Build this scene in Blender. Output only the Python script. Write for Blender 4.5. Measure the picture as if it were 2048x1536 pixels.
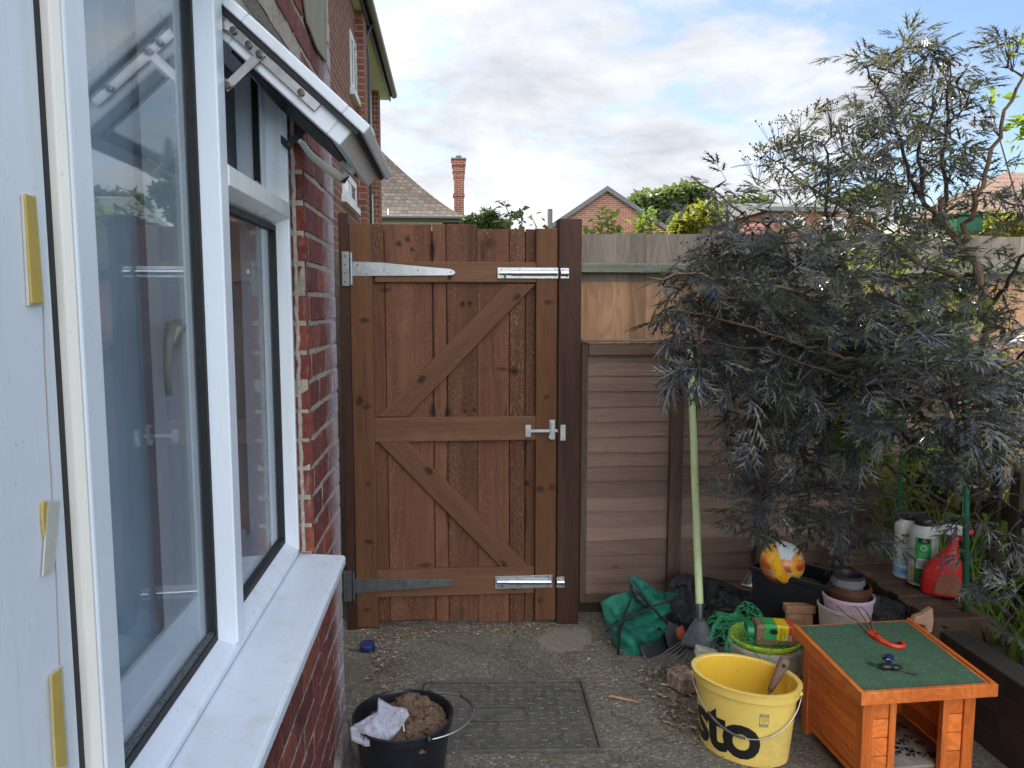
import bpy, bmesh, math, random
import numpy as np
from mathutils import Vector, Matrix, Euler, noise as mn
rad = math.radians
C = bpy.context.scene
for o in list(bpy.data.objects): bpy.data.objects.remove(o)

# ------------------------------------------------------------ camera
F = 1538.0; CAM = Vector((0, 0, 1.5))
RC = Euler((rad(90-5.86), 0, rad(-4.6)), 'XYZ').to_matrix()
cd = bpy.data.cameras.new('camera'); cam = bpy.data.objects.new('camera', cd)
C.collection.objects.link(cam); C.camera = cam
cam.location = CAM; cam.rotation_euler = (rad(90-5.86), 0, rad(-4.6))
cd.sensor_width = 36; cd.lens = F/2048*36; cd.clip_start = .02; cd.clip_end = 2000

# ------------------------------------------------------------ sun and sky
SUN_EL, SUN_AZ = rad(40), rad(-32)          # azimuth measured from +Y, negative is to the left
sl = bpy.data.lights.new('sun', 'SUN'); so = bpy.data.objects.new('sun', sl); C.collection.objects.link(so)
sdir = Vector((math.sin(SUN_AZ)*math.cos(SUN_EL), math.cos(SUN_AZ)*math.cos(SUN_EL), math.sin(SUN_EL)))
so.rotation_euler = sdir.to_track_quat('Z', 'Y').to_euler(); so.location = (0, 0, 12)
sl.energy = 5.0; sl.angle = rad(.5); sl.color = (1, .93, .82)

W = bpy.data.worlds.new('World'); C.world = W; W.use_nodes = True
wt = W.node_tree; wt.nodes.clear()
def wn(t, **k):
    n = wt.nodes.new(t)
    for a, b in k.items(): setattr(n, a, b)
    return n
def wl(a, b): wt.links.new(a, b)
def wmath(op, a, b=None, clamp=False):
    n = wn('ShaderNodeMath', operation=op, use_clamp=clamp)
    for i, v in enumerate((a, b)):
        if v is None: continue
        if isinstance(v, (int, float)): n.inputs[i].default_value = v
        else: wl(v, n.inputs[i])
    return n.outputs[0]
sky = wn('ShaderNodeTexSky', sky_type='NISHITA'); sky.sun_disc = False
sky.sun_elevation = SUN_EL; sky.sun_rotation = SUN_AZ; sky.air_density = 1.0; sky.dust_density = .6; sky.ozone_density = 1.6
tc = wn('ShaderNodeTexCoord'); sx = wn('ShaderNodeSeparateXYZ'); wl(tc.outputs['Generated'], sx.inputs[0])
zz = wmath('ADD', wmath('MAXIMUM', sx.outputs[2], 0.0), .16)
cx = wn('ShaderNodeCombineXYZ'); wl(wmath('DIVIDE', sx.outputs[0], zz), cx.inputs[0]); wl(wmath('DIVIDE', sx.outputs[1], zz), cx.inputs[1])
def wnoise(scale, det, rough, off, dist=0):
    m = wn('ShaderNodeMapping'); m.inputs['Location'].default_value = off; wl(cx.outputs[0], m.inputs[0])
    n = wn('ShaderNodeTexNoise'); n.inputs['Scale'].default_value = scale; n.inputs['Detail'].default_value = det
    n.inputs['Roughness'].default_value = rough; n.inputs['Distortion'].default_value = dist; wl(m.outputs[0], n.inputs[0])
    return n.outputs[0]
big = wnoise(.85, 3, .5, (3.1, 1.7, 0)); fine = wnoise(2.6, 9, .62, (0.4, 5.2, 1), .3)
cov = wmath('ADD', wmath('MULTIPLY', big, .58), wmath('MULTIPLY', fine, .56))
side = wmath('MULTIPLY', sx.outputs[0], -.36)                       # bluer towards the right
cov = wmath('ADD', wmath('ADD', cov, side), .055)
rp = wn('ShaderNodeValToRGB'); rp.color_ramp.elements[0].position = .40; rp.color_ramp.elements[1].position = .56
rp.color_ramp.interpolation = 'EASE'; wl(cov, rp.inputs[0])
sh = wnoise(1.15, 9, .62, (7.3, 2.2, 4), .25); 
r2 = wn('ShaderNodeValToRGB'); wl(sh, r2.inputs[0])
r2.color_ramp.elements[0].position = .36; r2.color_ramp.elements[0].color = (2.45, 2.55, 2.8, 1)
r2.color_ramp.elements[1].position = .60; r2.color_ramp.elements[1].color = (3.95, 4.05, 4.2, 1)
skm = wn('ShaderNodeMix', data_type='RGBA', blend_type='MULTIPLY'); skm.inputs[0].default_value = 1
wl(sky.outputs[0], skm.inputs[6]); skm.inputs[7].default_value = (.70, .71, .74, 1)
mx = wn('ShaderNodeMix', data_type='RGBA'); wl(rp.outputs[0], mx.inputs[0]); wl(skm.outputs[2], mx.inputs[6]); wl(r2.outputs[0], mx.inputs[7])
# unseen clouds behind the camera, brightened to add light in the yard
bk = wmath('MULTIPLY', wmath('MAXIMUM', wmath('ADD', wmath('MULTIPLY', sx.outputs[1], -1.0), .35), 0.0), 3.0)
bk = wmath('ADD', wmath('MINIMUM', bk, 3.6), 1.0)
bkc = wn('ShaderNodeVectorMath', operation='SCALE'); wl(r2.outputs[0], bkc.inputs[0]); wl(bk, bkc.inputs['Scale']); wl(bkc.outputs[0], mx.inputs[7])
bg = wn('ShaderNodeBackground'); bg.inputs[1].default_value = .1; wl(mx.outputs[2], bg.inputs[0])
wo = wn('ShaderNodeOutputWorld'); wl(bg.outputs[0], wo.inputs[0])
vs = C.view_settings; vs.view_transform = 'Standard'; vs.look = 'None'; vs.gamma = 1; vs.exposure = 1.45

# ------------------------------------------------------------ pixel -> point helpers
def ray(x, y): return RC @ Vector(((x-1024)/F, (768-y)/F, -1))
def at(x, y, Y): d = ray(x, y); return CAM + d*((Y-CAM.y)/d.y)
def onz(x, y, z=0): d = ray(x, y); return CAM + d*((z-CAM.z)/d.z)
def onx(x, y, X): d = ray(x, y); return CAM + d*((X-CAM.x)/d.x)

# ------------------------------------------------------------ mesh helpers
ORG = {}
class MB:
    def __init__(s): s.v = []; s.f = []; s.m = []; s.k = 0
    def add(s, vs, fs, k=None):
        b = len(s.v); s.v += [tuple(v) for v in vs]; s.f += [tuple(i+b for i in f) for f in fs]; s.m += [s.k if k is None else k]*len(fs); return s
    def box(s, a, b, k=None):
        x0, x1 = sorted((a[0], b[0])); y0, y1 = sorted((a[1], b[1])); z0, z1 = sorted((a[2], b[2]))
        return s.add([(x0,y0,z0),(x1,y0,z0),(x1,y1,z0),(x0,y1,z0),(x0,y0,z1),(x1,y0,z1),(x1,y1,z1),(x0,y1,z1)],
                     [(0,3,2,1),(4,5,6,7),(0,1,5,4),(1,2,6,5),(2,3,7,6),(3,0,4,7)], k)
    def obox(s, c, size, rot, k=None):     # oriented box, rot = Matrix 3x3
        hx, hy, hz = (q/2 for q in size); c = Vector(c)
        p = [(-hx,-hy,-hz),(hx,-hy,-hz),(hx,hy,-hz),(-hx,hy,-hz),(-hx,-hy,hz),(hx,-hy,hz),(hx,hy,hz),(-hx,hy,hz)]
        return s.add([c+rot@Vector(q) for q in p], [(0,3,2,1),(4,5,6,7),(0,1,5,4),(1,2,6,5),(2,3,7,6),(3,0,4,7)], k)
    def prism(s, poly, d, k=None):          # poly: list of 3D points, extruded by vector d
        n = len(poly); P = [Vector(p) for p in poly]; d = Vector(d)
        nrm = sum(((P[i].cross(P[(i+1)%n])) for i in range(n)), Vector())
        if nrm.dot(d) > 0: P = P[::-1]
        vs = P+[p+d for p in P]
        return s.add(vs, [tuple(range(n)), tuple(range(2*n-1, n-1, -1))]+[((i+1)%n, i, n+i, n+(i+1)%n) for i in range(n)], k)
    def tube(s, pts, r, n=6, k=None, cap=True):
        P = [Vector(p) for p in pts]; m = len(P)
        if isinstance(r, (int, float)): r = [r]*m
        vs = []; up = None
        for i in range(m):
            t = (P[min(i+1, m-1)]-P[max(i-1, 0)])
            if t.length < 1e-9: t = Vector((0, 0, 1))
            t.normalize()
            if up is None: up = t.orthogonal().normalized()
            else:
                up = up - t*up.dot(t)
                up = up.normalized() if up.length > 1e-6 else t.orthogonal().normalized()
            w = t.cross(up)
            for j in range(n):
                a = 2*math.pi*j/n; vs.append(P[i]+(up*math.cos(a)+w*math.sin(a))*r[i])
        fs = [(i*n+j, i*n+(j+1)%n, (i+1)*n+(j+1)%n, (i+1)*n+j) for i in range(m-1) for j in range(n)]
        if cap: fs += [tuple(range(n-1, -1, -1)), tuple((m-1)*n+j for j in range(n))]
        return s.add(vs, fs, k)
    def lathe(s, prof, c=(0, 0, 0), n=40, sx=1, sy=1, rot=None, k=None, a0=0):   # profile (r, z) bottom to top, outside first
        c = Vector(c); vs = []; m = len(prof)
        for r_, z in prof:
            for j in range(n):
                a = 2*math.pi*j/n+a0; p = Vector((r_*math.cos(a)*sx, r_*math.sin(a)*sy, z))
                vs.append(c+(rot@p if rot else p))
        fs = [(i*n+j, i*n+(j+1)%n, (i+1)*n+(j+1)%n, (i+1)*n+j) for i in range(m-1) for j in range(n)]
        fs += [tuple(range(n-1, -1, -1)), tuple((m-1)*n+j for j in range(n))]
        return s.add(vs, fs, k)
    def sphere(s, c, r, nu=10, nv=7, k=None, sc=(1, 1, 1)):
        prof = [(r*math.sin(math.pi*i/nv), -r*math.cos(math.pi*i/nv)) for i in range(nv+1)]
        prof[0] = (r*.02, -r); prof[-1] = (r*.02, r)
        return s.lathe(prof, c, nu, rot=Matrix.Diagonal(sc), k=k)
    def build(s, name, mat, parent=None, smooth=False, bevel=0, seg=2, auto=None):
        me = bpy.data.meshes.new(name)
        V = np.array(s.v, dtype=np.float64).reshape(-1, 3)
        if parent is not None and parent in ORG: org = Vector(ORG[parent])
        elif parent is None:
            lo = V.min(0); hi = V.max(0); org = Vector(((lo[0]+hi[0])/2, (lo[1]+hi[1])/2, lo[2]))
        else: org = Vector()
        V = V-np.array(org)
        me.from_pydata(V.tolist(), [], s.f)
        mats = mat if isinstance(mat, (list, tuple)) else [mat]
        for m in mats: me.materials.append(m)
        if len(mats) > 1: me.polygons.foreach_set('material_index', s.m)
        if smooth: me.polygons.foreach_set('use_smooth', [True]*len(me.polygons))
        if auto and smooth: me.set_sharp_from_angle(angle=rad(auto))
        me.update()
        o = bpy.data.objects.new(name, me); C.collection.objects.link(o)
        if parent is None: o.location = org
        else: o.parent = parent
        ORG[o] = tuple(org)
        if bevel:
            b = o.modifiers.new('bevel', 'BEVEL'); b.width = bevel; b.segments = seg; b.limit_method = 'ANGLE'; b.angle_limit = rad(35)
            b.harden_normals = False
        return o
def tag(o, label=None, cat=None, group=None, kind=None):
    if label: o['label'] = label
    if cat: o['category'] = cat
    if group: o['group'] = group
    if kind: o['kind'] = kind
    return o
def thing(name, label, cat, loc=(0, 0, 0), group=None):      # parts are given in world coordinates; rotation 0
    o = bpy.data.objects.new(name, None); C.collection.objects.link(o); o.location = loc; o.empty_display_size = .05
    ORG[o] = tuple(loc); return tag(o, label, cat, group)
def shift(o, dv):
    o.location = Vector(o.location)+Vector(dv); return o
def text_mesh(mb, s, size, fn, bold=0, k=None, align='CENTER', cuts=None, sp=1.0):
    """letters as flat faces; fn maps (u, v) in metres to a world point"""
    cu = bpy.data.curves.new('t', 'FONT'); cu.body = s; cu.size = size; cu.align_x = align; cu.align_y = 'CENTER'; cu.offset = bold
    cu.resolution_u = 4; cu.space_character = sp
    to = bpy.data.objects.new('t', cu); C.collection.objects.link(to)
    me = bpy.data.meshes.new_from_object(to)
    bm = bmesh.new(); bm.from_mesh(me); bmesh.ops.triangulate(bm, faces=bm.faces)
    if cuts and len(bm.verts):
        xs = [v.co.x for v in bm.verts]; x = min(xs)
        while x < max(xs):
            bmesh.ops.bisect_plane(bm, geom=bm.verts[:]+bm.edges[:]+bm.faces[:], plane_co=(x, 0, 0), plane_no=(1, 0, 0)); x += cuts
    bm.verts.index_update()
    vs = [fn(v.co.x, v.co.y) for v in bm.verts]; fs = [[v.index for v in f.verts] for f in bm.faces]
    mb.add(vs, fs, k); bm.free()
    bpy.data.objects.remove(to); bpy.data.curves.remove(cu); bpy.data.meshes.remove(me)
# ------------------------------------------------------------ materials
class N:
    def __init__(s, name):
        s.mat = bpy.data.materials.new(name); s.mat.use_nodes = True; s.t = s.mat.node_tree; s.t.nodes.clear()
        s.out = s.t.nodes.new('ShaderNodeOutputMaterial'); s.tc = s.t.nodes.new('ShaderNodeTexCoord')
    def n(s, ty, **k):
        n = s.t.nodes.new(ty)
        for a, b in k.items(): setattr(n, a, b)
        return n
    def put(s, sock, v):
        if v is None: return
        if isinstance(v, bpy.types.NodeSocket): s.t.links.new(v, sock)
        elif isinstance(v, (tuple, list)) and sock.type == 'RGBA': sock.default_value = tuple(v)+((1,) if len(v) == 3 else ())
        else: sock.default_value = v
    def math(s, op, a, b=None, clamp=False):
        n = s.n('ShaderNodeMath', operation=op, use_clamp=clamp); s.put(n.inputs[0], a); s.put(n.inputs[1], b); return n.outputs[0]
    def map(s, scale=(1, 1, 1), loc=(0, 0, 0), rot=(0, 0, 0), vec=None):
        n = s.n('ShaderNodeMapping'); n.inputs['Scale'].default_value = scale; n.inputs['Rotation'].default_value = rot
        s.put(n.inputs['Location'], loc); s.t.links.new(vec or s.tc.outputs['Object'], n.inputs[0]); return n.outputs[0]
    def noise(s, sc, det=4, ro=.55, vec=None, dist=0, col=False):
        n = s.n('ShaderNodeTexNoise'); n.inputs['Scale'].default_value = sc; n.inputs['Detail'].default_value = det
        n.inputs['Roughness'].default_value = ro; n.inputs['Distortion'].default_value = dist
        s.t.links.new(vec or s.tc.outputs['Object'], n.inputs[0]); return n.outputs[1 if col else 0]
    def vor(s, sc, vec=None, feat='F1', rnd=1, out='Distance'):
        n = s.n('ShaderNodeTexVoronoi', feature=feat); n.inputs['Scale'].default_value = sc; n.inputs['Randomness'].default_value = rnd
        s.t.links.new(vec or s.tc.outputs['Object'], n.inputs[0]); return n.outputs[out]
    def ramp(s, f, stops, ease=False):
        n = s.n('ShaderNodeValToRGB'); s.put(n.inputs[0], f); e = n.color_ramp.elements
        if ease: n.color_ramp.interpolation = 'EASE'
        while len(e) < len(stops): e.new(.5)
        for i, (p, c) in enumerate(stops):
            e[i].position = p; e[i].color = tuple(c)+(1,) if isinstance(c, (tuple, list)) else (c, c, c, 1)
        return n.outputs[0]
    def mix(s, f, a, b, mode='MIX'):
        n = s.n('ShaderNodeMix', data_type='RGBA', blend_type=mode); s.put(n.inputs[0], f); s.put(n.inputs[6], a); s.put(n.inputs[7], b); return n.outputs[2]
    def bump(s, h, st=.5, d=.002, nrm=None):
        n = s.n('ShaderNodeBump'); n.inputs['Strength'].default_value = st; n.inputs['Distance'].default_value = d
        s.put(n.inputs['Height'], h); s.put(n.inputs['Normal'], nrm); return n.outputs[0]
    def done(s, col, rough=.5, nrm=None, metal=0, spec=None, **kw):
        p = s.n('ShaderNodeBsdfPrincipled'); s.put(p.inputs['Base Color'], col); s.put(p.inputs['Roughness'], rough); s.put(p.inputs['Metallic'], metal)
        s.put(p.inputs['Normal'], nrm)
        if spec is not None: s.put(p.inputs['Specular IOR Level'], spec)
        for a, b in kw.items(): s.put(p.inputs[a.replace('_', ' ')], b)
        s.t.links.new(p.outputs[0], s.out.inputs[0]); s.p = p; return s.mat
    def rnd(s): return s.n('ShaderNodeNewGeometry').outputs['Random Per Island']
MT = {}
def simple(name, col, rough=.5, metal=0, var=.15, bump=.15, sc=30, dirt=0, dirtcol=(.12, .10, .07), spec=None, bd=.002):
    n = N(name); f = n.noise(sc, 5, .6); g = n.noise(sc*.13, 4, .6)
    lo = tuple(c*(1-var) for c in col); hi = tuple(min(1, c*(1+var)) for c in col)
    c = n.ramp(n.math('ADD', n.math('MULTIPLY', f, .5), n.math('MULTIPLY', g, .5)), [(.35, lo), (.65, hi)])
    if dirt:
        d = n.math('MULTIPLY', n.ramp(n.noise(sc*.3, 8, .7), [(.5, 0), (.7, 1)]), dirt); c = n.mix(d, c, dirtcol)
    r = n.math('ADD', n.math('MULTIPLY', f, .2), rough-.1)
    MT[name] = n.done(c, r, n.bump(f, bump, bd), metal, spec); return MT[name]
def wood(name, dark, mid, light, axis=2, flecks=0, knots=1.0, rough=.7, green=0, sc=1.0, dark_streak=.5, bump=.5, pale=None, ring=.32):
    """sawn softwood: stretched grain, growth lines, knots, per-board variation"""
    n = N(name); s1 = [1, 1, 1]; s1[axis] = .06; s2 = [1, 1, 1]; s2[axis] = .22; s3 = [1, 1, 1]; s3[axis] = .35
    r = n.rnd(); off = n.n('ShaderNodeCombineXYZ'); n.put(off.inputs[0], n.math('MULTIPLY', r, 37)); n.put(off.inputs[1], n.math('MULTIPLY', r, 11)); n.put(off.inputs[2], n.math('MULTIPLY', r, 23))
    base = n.n('ShaderNodeVectorMath', operation='ADD'); n.put(base.inputs[0], n.tc.outputs['Object']); n.put(base.inputs[1], off.outputs[0]); B = base.outputs[0]
    s3[axis] = .6; wv = n.n('ShaderNodeVectorMath', operation='ADD'); n.put(wv.inputs[0], n.map(s3, vec=B)); nv = n.n('ShaderNodeVectorMath', operation='SCALE'); n.put(nv.inputs[0], n.noise(30, 3, .6, col=True)); nv.inputs['Scale'].default_value = .03; n.put(wv.inputs[1], nv.outputs[0])
    kn = n.vor(5.2*sc, wv.outputs[0]); kr = n.ramp(kn, [(.0, 1), (.065, 1), (.10, 0)]) ; kh = n.ramp(kn, [(0, 1), (.24, 0)])
    swirl = n.math('MULTIPLY', kh, 1.2)
    low = n.noise(5*sc, 2, .5, n.map(s2, vec=B), .4)
    rings = n.math('SINE', n.math('MULTIPLY', n.math('ADD', low, n.math('MULTIPLY', swirl, .25)), 95))
    rings = n.math('ADD', n.math('MULTIPLY', rings, .5), .5)
    fine = n.noise(420*sc, 3, .6, n.map([q if i != axis else .02 for i, q in enumerate((1, 1, 1))], vec=B))
    broad = n.noise(9*sc, 4, .6, n.map(s1, vec=B))
    c = n.ramp(broad, [(.3, dark), (.5, mid), (.72, light)])
    c = n.mix(n.math('MULTIPLY', n.ramp(rings, [(.35, 0), (1, 1)]), ring), c, tuple(q*.45 for q in dark))
    c = n.mix(n.math('MULTIPLY', n.ramp(fine, [(.4, 0), (.75, 1)]), .35), c, tuple(min(1, q*1.35) for q in light))
    st = n.ramp(n.noise(14*sc, 3, .6, n.map(s1, loc=(3, 5, 1), vec=B)), [(.60, 0), (.72, 1)])
    c = n.mix(n.math('MULTIPLY', st, dark_streak), c, tuple(q*.35 for q in dark))
    c = n.mix(n.math('MULTIPLY', kr, .85*knots), c, tuple(q*.18 for q in dark))
    c = n.mix(n.math('MULTIPLY', kh, .25*knots), c, tuple(q*.5 for q in mid))
    v = n.math('ADD', n.math('MULTIPLY', r, .5), .75); hs = n.n('ShaderNodeHueSaturation'); n.put(hs.inputs['Value'], v); n.put(hs.inputs['Color'], c); c = hs.outputs[0]
    if flecks:
        fs = [1, 1, 1]; fs[axis] = .28
        ff = n.ramp(n.noise(230*sc, 2, .5, n.map(fs, vec=B)), [(.57, 0), (.64, 1)])
        fm = n.ramp(n.noise(11*sc, 3, .6, n.map(s1, loc=(9, 2, 7), vec=B)), [(.42, 0), (.6, 1)])
        c = n.mix(n.math('MULTIPLY', n.math('MULTIPLY', ff, fm), flecks), c, pale or (.36, .24, .13))
    if green:
        gm = n.ramp(n.noise(6, 5, .65), [(.35, 0), (.62, 1)]); c = n.mix(n.math('MULTIPLY', gm, green), c, (.13, .16, .09))
    h = n.math('ADD', n.math('MULTIPLY', fine, .6), n.math('ADD', n.math('MULTIPLY', rings, .25), n.math('MULTIPLY', kr, -.6)))
    MT[name] = n.done(c, n.math('ADD', n.math('MULTIPLY', fine, .2), rough-.1), n.bump(h, bump, .0015), spec=.3); return MT[name]
def brickmat(name, c1, c2, mortar, scale=1.0, msize=.012, rough=.85, bumpst=.6, warp=.002, vary=True):
    n = N(name); sp = n.n('ShaderNodeSeparateXYZ'); n.put(sp.inputs[0], n.tc.outputs['Object'])
    g = n.n('ShaderNodeNewGeometry'); sn = n.n('ShaderNodeSeparateXYZ'); n.put(sn.inputs[0], g.outputs['Normal'])
    ax = n.math('GREATER_THAN', n.math('ABSOLUTE', sn.outputs[0]), .6)
    u = n.math('ADD', n.math('MULTIPLY', sp.outputs[1], ax), n.math('MULTIPLY', sp.outputs[0], n.math('SUBTRACT', 1, ax)))
    cb = n.n('ShaderNodeCombineXYZ'); n.put(cb.inputs[0], u); n.put(cb.inputs[1], sp.outputs[2])
    b = n.n('ShaderNodeTexBrick'); b.offset = .5; n.put(b.inputs['Vector'], cb.outputs[0]); b.inputs['Scale'].default_value = scale
    b.inputs['Brick Width'].default_value = .225; b.inputs['Row Height'].default_value = .075; b.inputs['Mortar Size'].default_value = msize/2
    b.inputs['Mortar Smooth'].default_value = .15; b.inputs['Bias'].default_value = 0
    n.put(b.inputs['Color1'], c1); n.put(b.inputs['Color2'], c2); n.put(b.inputs['Mortar'], mortar)
    f = n.noise(9, 6, .65); c = n.mix(.5, b.outputs[0], n.ramp(f, [(.3, (.35, .35, .35)), (.7, (.75, .72, .7))]), 'OVERLAY')
    MT[name] = n.done(c, rough, n.bump(n.math('ADD', n.math('MULTIPLY', b.outputs[1], -1), n.math('MULTIPLY', n.noise(60), .4)), bumpst, .004), spec=.2); return MT[name]
def leafmat(name, cols, rough=.5, trans=.35, tcol=None, spec=.4, sc=6):
    n = N(name); r = n.rnd(); f = n.math('ADD', n.math('MULTIPLY', r, .65), n.math('MULTIPLY', n.noise(sc, 3), .5))
    c = n.ramp(f, [(.25+.5*i/max(1, len(cols)-1), q) for i, q in enumerate(cols)])
    p = n.n('ShaderNodeBsdfPrincipled'); n.put(p.inputs['Base Color'], c); p.inputs['Roughness'].default_value = rough; p.inputs['Specular IOR Level'].default_value = spec
    t = n.n('ShaderNodeBsdfTranslucent'); n.put(t.inputs[0], n.mix(1, c, tcol or (1, 1, 1), 'MULTIPLY') if tcol else c)
    if tcol: n.put(t.inputs[0], n.mix(.6, c, tcol))
    m = n.n('ShaderNodeMixShader'); m.inputs[0].default_value = trans; n.t.links.new(p.outputs[0], m.inputs[1]); n.t.links.new(t.outputs[0], m.inputs[2])
    n.t.links.new(m.outputs[0], n.out.inputs[0]); MT[name] = n.mat; return n.mat

# wood
wood('gate_board', (.070, .026, .013), (.125, .049, .026), (.185, .082, .046), 2, ring=.22, flecks=.5, knots=1, dark_streak=.6)
wood('gate_stile', (.105, .042, .018), (.150, .064, .028), (.20, .092, .042), 2, ring=.18, knots=1, dark_streak=.3)
wood('gate_rail', (.110, .046, .022), (.165, .076, .038), (.225, .115, .062), 0, ring=.18, knots=1, dark_streak=.25)
wood('post_dark', (.034, .014, .009), (.055, .023, .014), (.09, .040, .024), 2, knots=.6, dark_streak=.5, rough=.6)
wood('lap_board', (.165, .100, .075), (.225, .145, .112), (.285, .195, .155), 0, knots=.4, dark_streak=.3, sc=.9, ring=.10)
wood('lap_frame', (.125, .080, .056), (.165, .105, .075), (.23, .155, .115), 0, knots=1, dark_streak=.2)
wood('lap_batten', (.09, .055, .04), (.13, .085, .06), (.18, .12, .085), 2, knots=1, dark_streak=.3)
wood('close_new', (.30, .155, .080), (.40, .22, .12), (.48, .29, .17), 2, knots=.4, dark_streak=.15)
wood('close_old', (.15, .115, .092), (.215, .17, .138), (.29, .24, .20), 2, knots=.6, dark_streak=.25, green=.15)
wood('rail_green', (.16, .155, .115), (.24, .24, .18), (.33, .33, .26), 0, knots=.2, dark_streak=.1, green=.6)
wood('picket', (.020, .014, .010), (.035, .024, .017), (.06, .04, .028), 2, knots=.4)
wood('hutch_wood', (.56, .125, .024), (.70, .175, .034), (.80, .235, .058), 1, knots=.25, dark_streak=.1, rough=.42, bump=.25)
wood('hutch_post', (.56, .125, .024), (.70, .175, .034), (.80, .23, .055), 2, knots=.2, dark_streak=.1, rough=.42, bump=.25)
wood('timber_brown', (.045, .026, .017), (.07, .042, .028), (.10, .065, .045), 2, knots=.4)
for nm in ('hutch_wood', 'hutch_post'):
    t_ = MT[nm].node_tree; p_ = [q for q in t_.nodes if q.type == 'BSDF_PRINCIPLED'][0]; src = p_.inputs['Base Color'].links[0].from_socket
    nz_ = t_.nodes.new('ShaderNodeTexNoise'); nz_.inputs['Scale'].default_value = 13; nz_.inputs['Detail'].default_value = 9; nz_.inputs['Roughness'].default_value = .72
    rp_ = t_.nodes.new('ShaderNodeValToRGB'); rp_.color_ramp.elements[0].position = .50; rp_.color_ramp.elements[0].color = (0, 0, 0, 1); rp_.color_ramp.elements[1].position = .72; rp_.color_ramp.elements[1].color = (.32, .32, .32, 1)
    mm_ = t_.nodes.new('ShaderNodeMix'); mm_.data_type = 'RGBA'; mm_.inputs[7].default_value = (.20, .065, .025, 1)
    t_.links.new(nz_.outputs[0], rp_.inputs[0]); t_.links.new(rp_.outputs[0], mm_.inputs[0]); t_.links.new(src, mm_.inputs[6]); t_.links.new(mm_.outputs[2], p_.inputs['Base Color'])
# paint, plastic, metal
def upvc(name, col, yellow=.0):
    n = N(name); g = n.noise(3.5, 5, .6); f = n.noise(90, 4, .6, n.map((1, 1, .15)))
    c = n.mix(n.ramp(g, [(.4, 0), (.75, .35)]), col, tuple(q*.86 for q in col)); 
    sp = n.ramp(n.noise(260, 2, .5), [(.72, 0), (.78, .5)]); c = n.mix(sp, c, (.30, .28, .24))
    dr = n.ramp(n.noise(40, 6, .7, n.map((1, 1, .08))), [(.60, 0), (.80, .25)]); c = n.mix(dr, c, (.42, .40, .36)); bnd = n.ramp(n.noise(16, 4, .6, n.map((1, 1, .05))), [(.52, 0), (.68, .38)]); c = n.mix(bnd, c, (.60, .56, .45)); ch_ = n.ramp(n.noise(55, 3, .7), [(.70, 0), (.74, .6)]); c = n.mix(ch_, c, (.36, .34, .30))
    if yellow: c = n.mix(yellow, c, (.62, .55, .38))
    MT[name] = n.done(c, n.math('ADD', n.math('MULTIPLY', f, .15), .22), n.bump(g, .15, .002), spec=.5); return MT[name]
upvc('upvc', (.79, .83, .90)); upvc('upvc_cream', (.76, .74, .71), .12); upvc('upvc_sill', (.74, .79, .86))
simple('gasket', (.012, .013, .014), .6, bump=.1)
n = N('gasket_dirty'); MT['gasket_dirty'] = n.done(n.ramp(n.vor(160), [(.1, (.03, .035, .03)), (.5, (.12, .13, .14))]), .7, n.bump(n.vor(160), .8, .003))
simple('galv', (.42, .44, .45), .38, .9, .18, .2, 40); simple('galv_dark', (.17, .18, .19), .45, .8, .2, .2, 40)
simple('chrome', (.52, .54, .58), .26, 1, .06, .05, 20); simple('steel', (.40, .40, .41), .32, .95, .1, .1, 60); simple('steel_dark', (.06, .062, .065), .5, .5)
simple('screw', (.10, .09, .085), .4, .8)
simple('tape_yellow', (.52, .36, .085), .7, 0, .1, .3, 60); simple('tape_white', (.52, .50, .44), .7, 0, .08, .4, 70)
simple('crack', (.34, .27, .25), .8)
simple('ivory', (.52, .50, .38), .35, 0, .04, .05); simple('handle_white', (.55, .54, .50), .35, 0, .04, .05)
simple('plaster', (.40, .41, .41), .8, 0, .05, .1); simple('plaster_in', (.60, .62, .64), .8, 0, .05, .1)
leafmat('blind', [(.70, .80, .94), (.78, .86, .96)], .8, .35); simple('fluff', (.62, .76, .84), .9, 0, .08, .5, 60)
simple('bucket_yellow', (.80, .52, .055), .34, 0, .05, .1, 14, .16, (.34, .20, .05)); simple('bucket_yellow_out', (.80, .58, .14), .36, 0, .06, .12, 14, .6, (.42, .31, .13))
simple('black_ink', (.012, .012, .013), .45); simple('bucket_black', (.010, .012, .017), .38, 0, .2, .15, 20, .15, (.06, .06, .06))
simple('wire', (.5, .5, .5), .35, .9); simple('wire_plastic', (.07, .07, .075), .4)
simple('mud', (.15, .095, .060), .95, 0, .45, 1.0, 45, .4, (.06, .032, .02), bd=.012)
simple('white_cream', (.55, .50, .43), .4, 0, .06, .1, 12, .4, (.26, .22, .17)); simple('lime', (.50, .62, .02), .35, 0, .06, .1)
simple('net_green', (.03, .36, .15), .4, 0, .25, .05, 8); simple('lid_green', (.01, .17, .06), .35)
simple('label_green', (.02, .36, .09), .4); simple('label_yellow', (.72, .52, .01), .4); simple('label_red', (.6, .06, .05), .4); simple('label_white', (.7, .72, .7), .4)
simple('label_dkgreen', (.03, .14, .04), .45); simple('label_blue', (.18, .38, .60), .4); simple('label_teal', (.30, .48, .45), .5, 0, .5, .1, 60)
simple('ink_green', (.02, .12, .04), .5); simple('ink_red', (.45, .03, .03), .5); simple('ink_grey', (.12, .13, .14), .5)
simple('bottle_white', (.60, .62, .62), .3, 0, .04, .05, 14, .15, (.35, .30, .2)); simple('cap_black', (.014, .014, .016), .4, bump=.3)
simple('stain_orange', (.50, .28, .09), .6, 0, .4, .1, 60)
simple('spray_red', (.52, .022, .026), .3, 0, .10, .08, 18); simple('spray_orange', (.30, .10, .055), .5, 0, .3, .2, 70); simple('nozzle', (.50, .50, .50), .35)
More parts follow.
